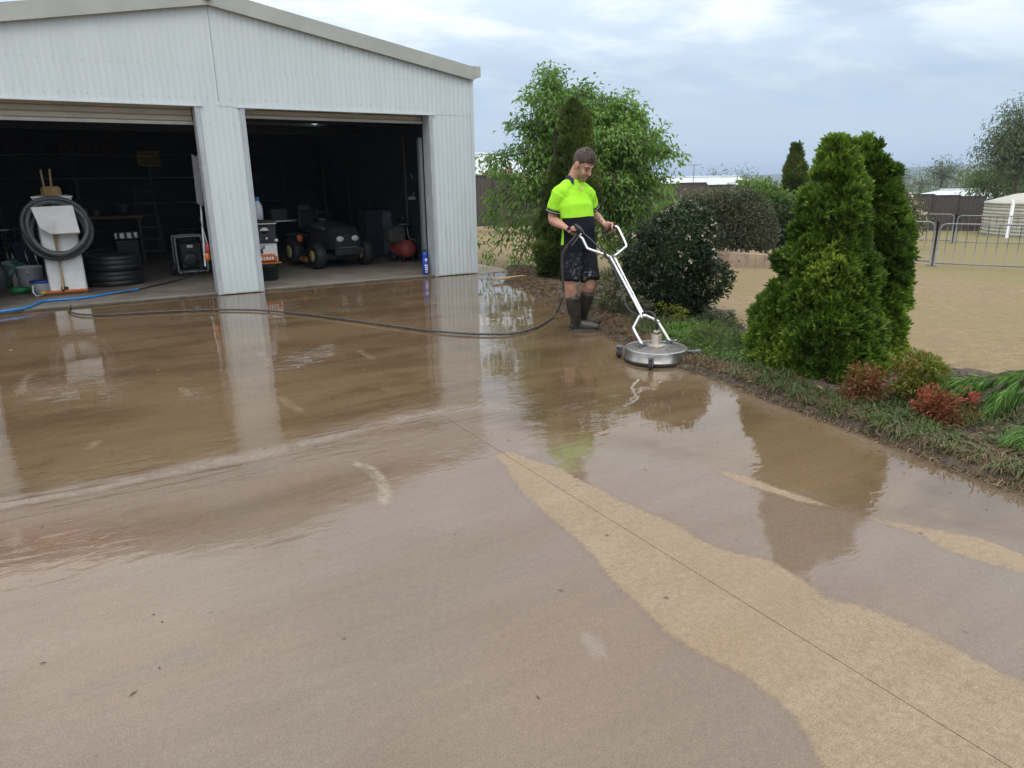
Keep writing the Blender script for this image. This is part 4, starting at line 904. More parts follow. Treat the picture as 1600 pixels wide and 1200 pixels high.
# ------------------------------------------------------------------ hoses on the ground
hose_g = pm('grey brown hose', (0.07,0.06,0.05), (0.045,0.04,0.035), 20, 0.45)
blue_h = pm('blue lay-flat hose', (0.02,0.26,0.62), (0.015,0.18,0.5), 12, 0.4)
bh = [G(x, y, 0.05) for x, y in ((-120, 505), (-30, 492), (0, 487), (40, 481), (68, 471), (110, 467), (140, 464), (170, 459), (216, 452))]
bho = MB().tube(smooth_path(bh, 6), 0.016, 8).build('blue_hose', blue_h); tag(bho, 'blue water hose lying along the left doorway', 'hose')
ph = [pw+np.array([0.1, -0.24, 0.3]), pw+np.array([0.13, -0.34, 0.16])]+[G(x, y, 0.045) for x, y in ((296, 432),)]+[G(x, y, 0.046) for x, y in ((268, 440), (230, 449), (190, 457))]+[G(x, y, 0.045) for x, y in ((165, 460), (140, 464))]+[G(x, y, 0.02) for x, y in ((120, 471), (109, 480), (110, 487), (130, 491.5), (180, 491), (250, 487), (330, 484), (400, 484.5), (470, 490), (540, 499), (600, 507), (660, 515), (700, 519), (740, 521.5), (780, 522), (810, 519.5), (840, 510), (862, 496))]
# ------------------------------------------------------------------ the worker
def eltube(mb, pts, rx, ry, side, n=16, dome=0.75):
    """elliptical limb: rx across side, ry along the other axis, domed ends"""
    pts = [np.array(p, float) for p in pts]; m = len(pts); V_ = []
    P2 = []; 
    for i in range(m): P2.append((pts[i], rx[i], ry[i]))
    t0_ = nz(pts[1]-pts[0]); t1_ = nz(pts[-1]-pts[-2]); r0 = min(rx[0], ry[0])*dome; r1 = min(rx[-1], ry[-1])*dome
    P2 = [(pts[0]-t0_*r0, rx[0]*0.25, ry[0]*0.25), (pts[0]-t0_*r0*0.7, rx[0]*0.72, ry[0]*0.72)]+P2+[(pts[-1]+t1_*r1*0.7, rx[-1]*0.72, ry[-1]*0.72), (pts[-1]+t1_*r1, rx[-1]*0.25, ry[-1]*0.25)]
    M_ = len(P2)
    for i, (p, a, b) in enumerate(P2):
        t = nz(P2[min(i+1, M_-1)][0]-P2[max(i-1, 0)][0]); s_ = np.array(side, float); s_ = nz(s_-t*(s_@t)); o = np.cross(t, s_)
        for k in range(n):
            q = 2*math.pi*k/n; V_.append(p+s_*a*math.cos(q)+o*b*math.sin(q))
    F = []
    for i in range(M_-1):
        for k in range(n): F.append((i*n+k, i*n+(k+1) % n, (i+1)*n+(k+1) % n, (i+1)*n+k))
    F.append(tuple(range(n-1, -1, -1))); F.append(tuple((M_-1)*n+k for k in range(n)))
    return mb.add(V_, F, True)
def skin_mesh(name, mb, mat, parent, voxel, smooth=4, fac=0.5, wrinkle=0.0, wscale=14, attrs=None):
    tmp = mb.build(name, mat, None)
    r = tmp.modifiers.new('r', 'REMESH'); r.mode = 'VOXEL'; r.voxel_size = voxel; r.use_smooth_shade = True
    if smooth: sm = tmp.modifiers.new('s', 'SMOOTH'); sm.iterations = smooth; sm.factor = fac
    dg = bpy.context.evaluated_depsgraph_get(); dg.update()
    me = bpy.data.meshes.new_from_object(tmp.evaluated_get(dg)); old = tmp.data
    bpy.data.objects.remove(tmp); bpy.data.meshes.remove(old)
    n = len(me.vertices); co = np.zeros(n*3, np.float32); me.vertices.foreach_get('co', co); co = co.reshape(-1, 3)
    if wrinkle:
        no = np.zeros(n*3, np.float32); me.vertices.foreach_get('normal', no); no = no.reshape(-1, 3)
        w = np.array([mnoise.noise(Vector((p[0]*wscale+p[2]*4, p[1]*wscale, p[2]*wscale*0.55)))+0.5*mnoise.noise(Vector((p[0]*wscale*2.2, p[1]*wscale*2.2, p[2]*wscale*1.5))) for p in co])
        co = co+no*(w*wrinkle)[:, None]
    A = attrs(co) if attrs else {}
    off = np.array(wloc(parent), np.float32) if parent is not None else 0
    me.vertices.foreach_set('co', (co-off).astype(np.float32).ravel()); me.update()
    for k_, a in A.items(): me.attributes.new(k_, 'FLOAT', 'POINT').data.foreach_set('value', np.asarray(a, np.float32))
    me.materials.clear(); me.materials.append(mat); me.polygons.foreach_set('use_smooth', np.ones(len(me.polygons), bool)); me.name = name
    o = link(bpy.data.objects.new(name, me)); o.parent = parent; return o
MAN0 = G(903, 517)
def Pm(px, py, dep=0.0): return V(px, py, MAN0, dep)
_h = nz([MAN0[0]-CAMP[0], MAN0[1]-CAMP[1], 0]); FU = np.array([_h[1], -_h[0], 0]); FD = _h; ZU = np.array([0, 0, 1.0])
face = nz(0.72*FU-0.69*FD); rgt = nz(np.cross(face, ZU))       # facing; his right hand side
man = thing('person', 'man in lime and navy polo, dark shorts and rubber boots steering the surface cleaner', 'person', MAN0)
def tat_attr(co):
    a, b = EL_L, WR_L; ab = b-a; t = np.clip(((co-a)@ab)/(ab@ab), 0, 1); d = np.linalg.norm(co-(a+t[:, None]*ab), axis=1)
    return {'tat': ((d < 0.062) & (t > 0.02) & (t < 0.93)).astype(float)}
m, nt, b = newmat('skin'); co_ = nd(nt, 'ShaderNodeTexCoord').outputs['Object']
c = mix_n(nt, maprange(nt, noise_n(nt, co_, 18, 4), 0.35, 0.65), (0.52, 0.285, 0.205), (0.46, 0.235, 0.165))
ta_ = nd(nt, 'ShaderNodeAttribute', attribute_name='tat').outputs['Fac']
c = mix_n(nt, math_n(nt, 'MULTIPLY', math_n(nt, 'MULTIPLY', ta_, maprange(nt, noise_n(nt, co_, 34, 4, 0.6, 0.8), 0.44, 0.54)), 0.72), c, (0.10, 0.085, 0.075))
lk(nt, c, b.inputs['Base Color']); b.inputs['Roughness'].default_value = 0.5; b.inputs['Subsurface Weight'].default_value = 0.12; b.inputs['Subsurface Radius'].default_value = (0.01, 0.004, 0.002)
skin = m
# joints
HIPC = Pm(903.5, 383, 0.0); HIP_R = HIPC+rgt*0.09; HIP_L = HIPC-rgt*0.09
KN_R = Pm(890.5, 442, -0.14); KN_L = Pm(922, 441, -0.05)
AN_R = Pm(901, 508, -0.02); AN_L = Pm(908, 499, 0.16)
TOE_R = Pm(919, 522, -0.02); TOE_L = Pm(918, 508, 0.20)
WAIST = Pm(903, 357, -0.02); CHEST = Pm(899, 322, -0.01); SHC = Pm(898, 299, 0.02); NECK0 = Pm(896, 279, 0.03)
TOE_R[2] = 0.03; TOE_L[2] = 0.03
SH_R = Pm(873, 301, -0.10); SH_L = Pm(919, 302, 0.12)
EL_R = Pm(862, 343, -0.06); WR_R = Pm(886, 357, -0.27); EL_L = Pm(927, 334, 0.24); WR_L = Pm(945.5, 351, -0.03)
HC = Pm(911.5, 256.5, -0.03)
hf = nz(face*0.80-ZU*0.58+FU*0.10); hr = nz(np.cross(hf, ZU)); hu = nz(np.cross(hr, hf)); hf, hr, hu = hf*1.04, hr*1.04, hu*1.04; HAX = (hf, hr, hu)
def hp_(f, r, u): return HC+hf*f+hr*r+hu*u
GR_R = Pm(898, 361, -0.30); GR_L = Pm(953, 358, -0.04)       # centres of the two grips
GA_R = nz(Pm(905, 365, -0.31)-Pm(890, 358, -0.29)); GA_L = nz(Pm(963, 354.5, -0.06)-Pm(949, 361, -0.02))
bd_ = MB()
eltube(bd_, [HIPC-ZU*0.03, WAIST, CHEST, SHC], [0.145, 0.13, 0.15, 0.14], [0.10, 0.09, 0.105, 0.075], rgt)
eltube(bd_, [SHC-ZU*0.02, NECK0, hp_(-0.03, 0, -0.05)], [0.085, 0.064, 0.06], [0.075, 0.064, 0.062], rgt)
for s_, kn, an, hip, toe in ((1, KN_R, AN_R, HIP_R, TOE_R), (-1, KN_L, AN_L, HIP_L, TOE_L)):
    calf = kn+(an-kn)*0.35-face*0.018
    eltube(bd_, [hip, hip+(kn-hip)*0.5, kn-(kn-hip)*0.08, kn+(an-kn)*0.08, calf, kn+(an-kn)*0.7, an], [0.088, 0.076, 0.06, 0.055, 0.057, 0.043, 0.038], [0.09, 0.078, 0.062, 0.056, 0.062, 0.045, 0.042], rgt)
    eltube(bd_, [an-ZU*0.02, an+(toe-an)*0.5-ZU*0.01, toe], [0.036, 0.04, 0.035], [0.03, 0.028, 0.02], rgt)
for sh, el_, wr in ((SH_R, EL_R, WR_R), (SH_L, EL_L, WR_L)):
    eltube(bd_, [SHC+(sh-SHC)*0.6, sh-ZU*0.01, sh+(el_-sh)*0.5, el_-(el_-sh)*0.06, el_+(wr-el_)*0.07, el_+(wr-el_)*0.32, el_+(wr-el_)*0.75, wr], [0.07, 0.062, 0.051, 0.044, 0.045, 0.047, 0.034, 0.029], [0.06, 0.06, 0.051, 0.044, 0.045, 0.045, 0.031, 0.023], rgt)
# head
bd_.ball(hp_(-0.012, 0, 0.03), (0.100, 0.079, 0.102), 20, 14, HAX); bd_.ball(hp_(0.045, 0, -0.05), (0.056, 0.058, 0.078), 16, 12, HAX)
bd_.ball(hp_(0.07, 0, -0.11), (0.030, 0.034, 0.024), 12, 8, HAX); bd_.ball(hp_(0.0, 0, -0.07), (0.06, 0.062, 0.045), 12, 8, HAX)
eltube(bd_, [hp_(0.088, 0, 0.012), hp_(0.108, 0, -0.022), hp_(0.119, 0, -0.043)], [0.010, 0.0125, 0.0155], [0.012, 0.012, 0.012], hr, 10)
for s_ in (-1, 1):
    eltube(bd_, [hp_(0.084, 0.012*s_, 0.018), hp_(0.074, 0.05*s_, 0.016)], [0.012, 0.011], [0.013, 0.012], hu, 8)
    bd_.ball(hp_(-0.008, 0.081*s_, -0.012), (0.030, 0.012, 0.036), 12, 8, HAX); bd_.ball(hp_(0.066, 0.036*s_, -0.045), (0.026, 0.022, 0.022), 10, 8, HAX)
bd_.ball(hp_(0.094, 0, -0.073), (0.013, 0.024, 0.007), 10, 6, HAX); bd_.ball(hp_(0.092, 0, -0.086), (0.013, 0.021, 0.008), 10, 6, HAX)
def hand(grip, axis, wrist, gr):
    """palm plus four fingers wrapped round a bar and a thumb closing from the side"""
    to = wrist-grip; to = nz(to-axis*(to@axis)); dn = np.cross(axis, to)      # dn: the way the fingers go over
    if dn[2] > 0: pass
    kn_c = grip+to*(gr+0.022)
    eltube(bd_, [wrist, wrist+(kn_c-wrist)*0.55, kn_c], [0.030, 0.040, 0.043], [0.021, 0.019, 0.017], axis, 12)
    sgn = 1 if (np.cross(axis, to)@np.array([0, 0, 1.0])) > 0 else -1
    for k, (ln, r_) in enumerate(((0.92, 0.0105), (1.0, 0.011), (0.95, 0.0105), (0.78, 0.009))):
        off = axis*(-0.034+0.0228*k)*(1 if sgn > 0 else -1); R_ = gr+0.013
        pts = [grip+off+to*(R_+0.022)*1.0]
        for a in np.linspace(0.25, 3.9*ln, 7): pts.append(grip+off+(to*math.cos(a)+np.cross(axis, to)*sgn*math.sin(a))*R_)
        bd_.tube(pts, [r_*1.08, r_*1.05, r_, r_, r_*0.97, r_*0.95, r_*0.9, r_*0.8], 8)
    off = axis*(-0.05)*(1 if sgn > 0 else -1); R_ = gr+0.014
    pts = [wrist+(kn_c-wrist)*0.4+off*0.45, grip+off*1.0+to*(R_+0.012)]
    for a in np.linspace(0.6, 2.3, 4): pts.append(grip+off*(1.0-0.18*a)+(to*math.cos(a)-np.cross(axis, to)*sgn*math.sin(a))*R_)
    bd_.tube(pts, [0.015, 0.0135, 0.0125, 0.012, 0.0115, 0.0095], 8)
hand(GR_R, GA_R, WR_R, 0.017); hand(GR_L, GA_L, WR_L, 0.017)
body = skin_mesh('body', bd_, skin, man, 0.0052, 3, 0.5, attrs=tat_attr)
# hair, brows, beard, eyes
hairm = pm('brown hair', (0.05,0.035,0.026), (0.115,0.08,0.058), 45, 0.55, bump=0.8, bscale=120, stretch=(1,1,0.3))
hv = MB(); n_, m_ = 40, 28; P = []; F = []
for i_ in range(m_+1):
    a = -math.pi/2+math.pi*i_/m_
    for k in range(n_):
        q = 2*math.pi*k/n_; f, r, u = math.cos(a)*math.cos(q), math.cos(a)*math.sin(q), math.sin(a)
        x, y, z = 0.108*f-0.014, 0.086*r, 0.110*u+0.034
        line = 0.056 if x > 0.062 else (0.056-(0.062-x)*1.05 if x > 0.0 else -0.009-(-x)*0.75)
        s_ = 1.0 if z > line else max(0.80, 1.0-(line-z)*14)
        up_ = max(0, u-0.25); g_ = 1+0.17*up_*(0.5+0.8*max(f, 0))+0.07*mnoise.noise(Vector((f*6, r*6, u*6)))*(1 if z > line else 0)
        P.append(HC+hf*((x+0.014)*s_*g_-0.014+0.010*up_)+hr*y*s_*(g_ if u > 0.3 else 1)+hu*((z-0.034)*s_*g_+0.034))
for i_ in range(m_):
    for k in range(n_): F.append((i_*n_+k, i_*n_+(k+1) % n_, (i_+1)*n_+(k+1) % n_, (i_+1)*n_+k))
hair_o = hv.add(P, F, True).build('hair', hairm, man)
rh = np.random.default_rng(3); SB, SD_, SN = [], [], []
for _ in range(2600):
    d_ = rh.normal(size=3); d_ /= np.linalg.norm(d_)
    if d_[2] < 0.1: continue
    f_, r_, u_ = d_; up_ = max(0, u_-0.25); x, y, z = 0.108*f_-0.014, 0.086*r_, 0.110*u_+0.034
    if z < (0.06 if x > 0.05 else 0.035): continue
    g_ = 1.0+0.15*up_*(0.5+0.8*max(f_, 0)); SB.append(HC+hf*((x+0.014)*g_-0.014+0.01*up_)+hr*y*g_+hu*((z-0.034)*g_+0.032)); n_out = nz(hf*f_+hr*r_+hu*u_)
    SD_.append(nz(n_out*0.55+hf*(0.5 if f_ > -0.2 else -0.3)+hr*(0.35*np.sign(r_+0.2)+0.25*rh.normal())+hu*0.25*rh.normal())); SN.append(n_out)
SB, SD_, SN = map(np.array, (SB, SD_, SN)); sL = 0.016+0.016*rh.random(len(SB)); vv = np.stack([SB-np.cross(SD_, SN)*0.0022, SB+np.cross(SD_, SN)*0.0022, SB+SD_*sL[:, None]], 1).reshape(-1, 3)
o_ = mesh_np('hair_tufts', vv, np.arange(len(vv)).reshape(-1, 3), np.full(len(SB), 3), hairm, hair_o); o_['kind'] = 'stuff'
bv = MB(); P = []
beardm = pm('short beard', (0.25,0.145,0.10), (0.33,0.19,0.135), 60, 0.7)
for i_ in range(m_+1):
    a = -math.pi/2+math.pi*i_/m_
    for k in range(n_):
        q = 2*math.pi*k/n_; f, r, u = math.cos(a)*math.cos(q), math.cos(a)*math.sin(q), math.sin(a)
        x, y, z = 0.045+0.0585*f, 0.0605*r, -0.052+0.0805*u
        top = -0.062 if x > 0.07 else -0.03
        s_ = 1.0 if z < top else max(0.8, 1-(z-top)*9)
        P.append(hp_(0.045+(x-0.045)*s_, y*s_, -0.052+(z+0.052)*s_))
bv.add(P, F, True); bv.ball(hp_(0.0705, 0, -0.1115), (0.0315, 0.0355, 0.0255), 12, 8, HAX); bv.build('beard', beardm, man)
for s_ in (-1, 1):
    bw_ = MB(); eltube(bw_, [hp_(0.0945, 0.016*s_, 0.017), hp_(0.0905, 0.036*s_, 0.021), hp_(0.078, 0.054*s_, 0.016)], [0.005, 0.0055, 0.004], [0.006, 0.006, 0.005], hu, 8); bw_.build('eyebrow', hairm, man)
    e_ = MB().ball(hp_(0.0785, 0.034*s_, -0.010), (0.0125, 0.015, 0.0085), 12, 8, HAX).build('eye', pm('eye shadowed lid', (0.20,0.10,0.075), None, 30, 0.5), man)
    MB().ball(hp_(0.0865, 0.034*s_, -0.0135), (0.006, 0.011, 0.0035), 10, 6, HAX).build('pupil', pm('dark eye', (0.02,0.015,0.012), None, 30, 0.2), e_)
# shirt
zh = Pm(905, 339)[2]-MAN0[2]; zb_ = Pm(905, 388)[2]
m, nt, b = newmat('two tone polo cloth'); co_ = nd(nt, 'ShaderNodeTexCoord').outputs['Object']; s3 = nd(nt, 'ShaderNodeSeparateXYZ'); lk(nt, co_, s3.inputs[0])
rq = math_n(nt, 'ADD', math_n(nt, 'MULTIPLY', s3.outputs[0], float(rgt[0])), math_n(nt, 'MULTIPLY', s3.outputs[1], float(rgt[1])))
fq = math_n(nt, 'ADD', math_n(nt, 'MULTIPLY', s3.outputs[0], float(face[0])), math_n(nt, 'MULTIPLY', s3.outputs[1], float(face[1])))
lo_ = math_n(nt, 'LESS_THAN', math_n(nt, 'ADD', s3.outputs[2], math_n(nt, 'MULTIPLY', math_n(nt, 'ABSOLUTE', rq), 0.06)), zh+0.012)
HR = float((HIPC-MAN0)@rgt); HF = float((HIPC-MAN0)@face)
stripe = math_n(nt, 'MULTIPLY', math_n(nt, 'GREATER_THAN', rq, HR+0.118), math_n(nt, 'LESS_THAN', fq, HF-0.015))
nav = math_n(nt, 'MULTIPLY', lo_, math_n(nt, 'SUBTRACT', 1.0, stripe))
wv = noise_n(nt, co_, 9, 4)
c = mix_n(nt, nav, mix_n(nt, wv, (0.34, 0.78, 0.03), (0.41, 0.84, 0.05)), mix_n(nt, wv, (0.008, 0.009, 0.016), (0.014, 0.016, 0.026)))
lk(nt, c, b.inputs['Base Color']); b.inputs['Roughness'].default_value = 0.9; b.inputs['Specular IOR Level'].default_value = 0.15
bn = nd(nt, 'ShaderNodeBump'); bn.inputs['Strength'].default_value = 0.25; bn.inputs['Distance'].default_value = 0.002; lk(nt, noise_n(nt, co_, 260, 2), bn.inputs['Height']); lk(nt, bn.outputs[0], b.inputs['Normal'])
polo = m
sv = MB(); HEM = HIPC+ZU*(zb_-HIPC[2])
eltube(sv, [HEM, HIPC+ZU*0.10, WAIST+face*0.008, CHEST, SHC-ZU*0.035], [0.200, 0.192, 0.184, 0.200, 0.186], [0.150, 0.142, 0.130, 0.134, 0.105], rgt, 28, 0.1)
eltube(sv, [SHC-ZU*0.04, SHC+ZU*0.02, NECK0-ZU*0.035], [0.15, 0.118, 0.078], [0.10, 0.090, 0.076], rgt)
for sh in (SH_R, SH_L): eltube(sv, [NECK0-ZU*0.045, (NECK0+sh)*0.5-ZU*0.028, sh-ZU*0.012], [0.07, 0.076, 0.074], [0.07, 0.076, 0.074], face)
for sh, el_ in ((SH_R, EL_R), (SH_L, EL_L)):
    eltube(sv, [SHC+(sh-SHC)*0.35-ZU*0.03, SHC+(sh-SHC)*0.8-ZU*0.005, sh-ZU*0.02, sh+(el_-sh)*0.35, sh+(el_-sh)*0.6], [0.11, 0.092, 0.078, 0.074, 0.078], [0.09, 0.086, 0.078, 0.074, 0.077], rgt, 18, 0.15)
shirt = skin_mesh('polo_shirt', sv, polo, man, 0.0075, 6, 0.5, wrinkle=0.0075, wscale=11)
navy_c = pm('navy ribbing', (0.010,0.012,0.02), (0.016,0.018,0.03), 60, 0.8); lime_c = pm('lime trim', (0.33,0.82,0.05), None, 20, 0.8)
for sh, el_ in ((SH_R, EL_R), (SH_L, EL_L)):
    d_ = nz(el_-sh); c0 = sh+(el_-sh)*0.67
    MB().lathe([(0.060, -0.012), (0.079, -0.012), (0.080, 0.0), (0.078, 0.016), (0.060, 0.016)], c0, axis=d_, n=24).build('cuff', navy_c, shirt)
    MB().lathe([(0.080, -0.001), (0.0808, 0.001), (0.0808, 0.005), (0.080, 0.007)], c0, axis=d_, n=24).build('cuff_stripe', pm('pale green trim', (0.35,0.42,0.3), None, 20, 0.8), shirt)
colr = MB(); P = []; F = []; n_ = 26
for k in range(n_):
    q = -2.35+4.7*k/(n_-1); dirv = -face*math.cos(q)+rgt*math.sin(q); fr_ = max(0, -math.cos(q))
    ctr = NECK0+ZU*0.004+face*0.006
    for dr, dz in ((0.056, 0.028), (0.072, 0.026), (0.098, -0.018), (0.090, -0.024), (0.060, -0.005)):
        P.append(ctr+dirv*(dr+0.012*fr_)+ZU*(dz-0.052*fr_))
for k in range(n_-1):
    for j in range(5): F.append((k*5+j, k*5+(j+1) % 5, k*5+5+(j+1) % 5, k*5+5+j))
F += [tuple(range(5))[::-1], tuple((n_-1)*5+j for j in range(5))]
colr.add(P, F, False).build('collar', navy_c, shirt)
pk = MB(); eltube(pk, [Pm(906.5, 290, -0.085), Pm(908.5, 299, -0.125)], [0.009, 0.004], [0.006, 0.005], rgt, 8); pk.build('neck_opening', skin, shirt)
# shorts
m, nt, b = newmat('stained dark shorts'); co_ = nd(nt, 'ShaderNodeTexCoord').outputs['Object']
c = mix_n(nt, noise_n(nt, co_, 12, 4), (0.008, 0.009, 0.013), (0.017, 0.018, 0.024)); s3 = nd(nt, 'ShaderNodeSeparateXYZ'); lk(nt, co_, s3.inputs[0])
spl = math_n(nt, 'MULTIPLY', maprange(nt, noise_n(nt, co_, 20, 6, 0.75), 0.50, 0.68), maprange(nt, s3.outputs[2], 0.86, 0.66))
spl = math_n(nt, 'MULTIPLY', spl, maprange(nt, noise_n(nt, mapping(nt, co_, loc=(2, 1, 3)), 5, 3), 0.42, 0.6))
c = mix_n(nt, math_n(nt, 'MULTIPLY', spl, 0.8), c, (0.36, 0.36, 0.40)); lk(nt, c, b.inputs['Base Color']); b.inputs['Roughness'].default_value = 0.9; b.inputs['Specular IOR Level'].default_value = 0.15
sv = MB(); eltube(sv, [HIPC-ZU*0.06, HIPC+ZU*0.03, HIPC+ZU*0.15], [0.165, 0.165, 0.15], [0.125, 0.125, 0.11], rgt, 22)
for kn, hip, an in ((KN_R, HIP_R, AN_R), (KN_L, HIP_L, AN_L)):
    eltube(sv, [hip, hip+(kn-hip)*0.35, hip+(kn-hip)*0.75, kn+ZU*0.02], [0.112, 0.104, 0.097, 0.096], [0.122, 0.114, 0.106, 0.103], rgt, 20, 0.12)
skin_mesh('shorts', sv, m, man, 0.0075, 5, 0.5, wrinkle=0.006, wscale=12)
# boots
rub = pm('muddy rubber boot', (0.024,0.023,0.021), (0.07,0.056,0.04), 9, 0.38, lo=0.4, hi=0.75)
for nm, kn, an, toe in (('near', KN_R, AN_R, TOE_R), ('far', KN_L, AN_L, TOE_L)):
    sv = MB(); tp_ = kn+(an-kn)*(0.35 if nm == 'near' else 0.26); an2 = an-ZU*0.0; z0 = 0.045
    heel = np.array([an[0], an[1], 0])-nz((toe-an)*np.array([1, 1, 0]))*0.02; fdir = nz((toe-an)*np.array([1, 1, 0]))
    eltube(sv, [tp_, tp_+(an-tp_)*0.35, tp_+(an-tp_)*0.75, an+ZU*0.01, heel+ZU*0.085], [0.070, 0.070, 0.056, 0.052, 0.045], [0.074, 0.074, 0.060, 0.058, 0.052], rgt, 18)
    eltube(sv, [heel-fdir*0.02+ZU*0.055, heel+fdir*0.08+ZU*0.062, heel+fdir*0.17+ZU*0.052, heel+fdir*0.225+ZU*0.045], [0.044, 0.050, 0.054, 0.046], [0.056, 0.062, 0.048, 0.038], np.cross(fdir, ZU), 16)
    bt = skin_mesh('boot', sv, rub, man, 0.007, 4, 0.5, wrinkle=0.003, wscale=16)
    so = MB(); so_p = []
    for a_ in np.linspace(0, 2*math.pi, 20, endpoint=False):
        l_ = 0.155*math.cos(a_); w_ = (0.05+0.012*math.cos(a_-0.4))*math.sin(a_); so_p.append(heel+fdir*(0.095+l_)+np.cross(fdir, ZU)*w_+ZU*0.002)
    so.prism(so_p, (0, 0, 0.028)); so.build('sole', pm('pale wet sole', (0.10,0.095,0.085), (0.06,0.055,0.05), 20, 0.5), bt)
    MB().tube([tp_+nz(np.cross(nz(an-tp_), rgt))*0.075*math.cos(q)+rgt*0.071*math.sin(q) for q in np.linspace(0, 2*math.pi, 24, endpoint=False)], 0.006, 6, closed=True).build('boot_rim', rub, bt)

# ------------------------------------------------------------------ the surface cleaner
dc = G(1024, 563)
MDIR = nz((MAN0-dc)*np.array([1, 1, 0])); MSD = np.array([-MDIR[1], MDIR[0], 0])
if MSD@FU < 0: MSD = -MSD
cleaner = thing('surface_cleaner', 'round stainless surface cleaner with a long twin tube handle on the wet concrete', 'cleaning machine', dc)
R_ = 0.262
dkm = pm('wet stainless deck', (0.40,0.38,0.35), (0.28,0.26,0.23), 8, 0.24, 0.85, rough2=0.42, dirt=(0.2,0.16,0.11,0.55))
MB().lathe([(R_-0.012, 0.022), (R_+0.004, 0.024), (R_+0.006, 0.036), (R_, 0.04), (R_, 0.10), (R_-0.004, 0.110), (R_-0.014, 0.115), (R_-0.03, 0.117), (0.10, 0.131), (0.0, 0.133)], dc, n=64).build('deck', dkm, cleaner)
MB().tube([dc+np.array([(R_-0.004)*math.cos(a), (R_-0.004)*math.sin(a), 0.112]) for a in np.linspace(0, 2*math.pi, 64, endpoint=False)], 0.005, 6, closed=True).build('rim', steel, cleaner)
MB().lathe([(R_+0.003, 0.004), (R_+0.003, 0.026), (R_-0.006, 0.026), (R_-0.006, 0.004)], dc, n=64).build('brush_skirt', pm('brush skirt', (0.03,0.027,0.024), None, 40, 0.9), cleaner)
MB().lathe([(0.085, 0.128), (0.085, 0.14), (0.05, 0.143), (0.045, 0.15), (0.043, 0.225), (0.038, 0.23)], dc, n=24).build('hub', pm('worn alloy hub', (0.42,0.37,0.31), (0.3,0.26,0.21), 10, 0.45, 0.5), cleaner)
MB().lathe([(0.02, 0.228), (0.03, 0.235), (0.03, 0.257), (0.024, 0.262)], dc, n=16).build('hub_cap', pm('brass swivel', (0.5,0.46,0.38), (0.36,0.32,0.25), 20, 0.35, 0.8), cleaner)
def gpm(px, py): return G(px, py)
rimd = lambda px, py: G(px, py, 0.17)
cdv = nz((dc-CAMP)*np.array([1, 1, 0])); crv = np.array([cdv[1], -cdv[0], 0])
for ax_, ay_, ro_ in ((-0.31, 0.05, 0.4), (-0.035, -0.325, 0.15), (0.345, -0.03, 0.3)):
    cp = dc+crv*ax_+cdv*ay_; out = nz(cp-dc)
    cs = MB(); cs.box(dc+out*(R_+np.linalg.norm(cp-dc))*0.5+ZU*0.098, (np.linalg.norm(cp-dc)-R_+0.02, 0.028, 0.01), ax=(out, np.cross(ZU, out), ZU)); cs.box(cp+ZU*0.104, (0.045, 0.04, 0.01), ax=(out, np.cross(ZU, out), ZU))
    br_ = cs.build('caster_arm', galv, cleaner)
    rd = nz(crv*ro_+cdv*0.9); sd2 = np.cross(rd, ZU)
    fk = MB(); 
    for q in (-1, 1): fk.box(cp+sd2*q*0.017+ZU*0.068, (0.035, 0.004, 0.07), ax=(rd, sd2, ZU))
    fk.box(cp+ZU*0.101, (0.036, 0.038, 0.006), ax=(rd, sd2, ZU)); fk.build('caster_fork', galv, br_)
    MB().lathe([(0.015, -0.013), (0.036, -0.013), (0.042, -0.008), (0.042, 0.008), (0.036, 0.013), (0.015, 0.013)], cp+ZU*0.043, axis=sd2, n=22).build('wheel', black_rubber, br_)
    MB().lathe([(0.016, -0.015), (0.02, -0.015), (0.02, 0.015), (0.016, 0.015)], cp+ZU*0.043, axis=sd2, n=14).build('wheel_hub', galv, br_)
# handle tubes
bL = G(1003.5, 539, 0.14); bR = G(1046.5, 533.5, 0.14)
LB = np.linalg.norm((MAN0-dc)[:2]); dd = float((dc-MAN0)@FD)
def hv_(px, py, f): return Pm(px, py, f)
fL, fR = float((bL-MAN0)@FD), float((bR-MAN0)@FD)
mL0, mR0 = hv_(1000.5, 491, (fL+fR)/2*0.80+0.0), hv_(1004, 490, (fL+fR)/2*0.79)
tL = [bL+ZU*0.005, hv_(990.5, 513, fL*0.93), hv_(992, 508, fL*0.92), hv_(999.5, 493, fL*0.82)]
tubeL = [bL, hv_(990.5, 515, fL*0.93), hv_(991.5, 509, fL*0.915), hv_(999, 494, fL*0.86), hv_(1000, 488, fL*0.84), hv_(957, 408, -0.42), hv_(951, 401, -0.39), hv_(944, 397.5, -0.385), hv_(921, 389.5, -0.37), hv_(916.5, 386, -0.36), hv_(910, 373, -0.335), hv_(906, 370, -0.325), GR_R+GA_R*0.05, GR_R-GA_R*0.07]
tubeR = [bR, hv_(1030, 506, fR*0.93), hv_(1026, 501, fR*0.92), hv_(1007, 492, fR*0.85), hv_(1003, 487, fR*0.83), hv_(962, 406, -0.36), hv_(961, 400, -0.34), hv_(964, 397, -0.32), hv_(976, 387, -0.20), hv_(978, 382, -0.17), hv_(967, 358.5, -0.085), hv_(963.5, 354.5, -0.065), GR_L+GA_L*0.05, GR_L-GA_L*0.065]
for tb_ in (tubeL, tubeR):
    MB().tube(smooth_path(tb_, 5), 0.0125, 12).build('handle_tube', alu, cleaner)
for g_, a_ in ((GR_R, GA_R), (GR_L, GA_L)): MB().tube([g_-a_*0.075, g_+a_*0.062], [0.017, 0.0165], 14).build('grip', black_rubber, cleaner)
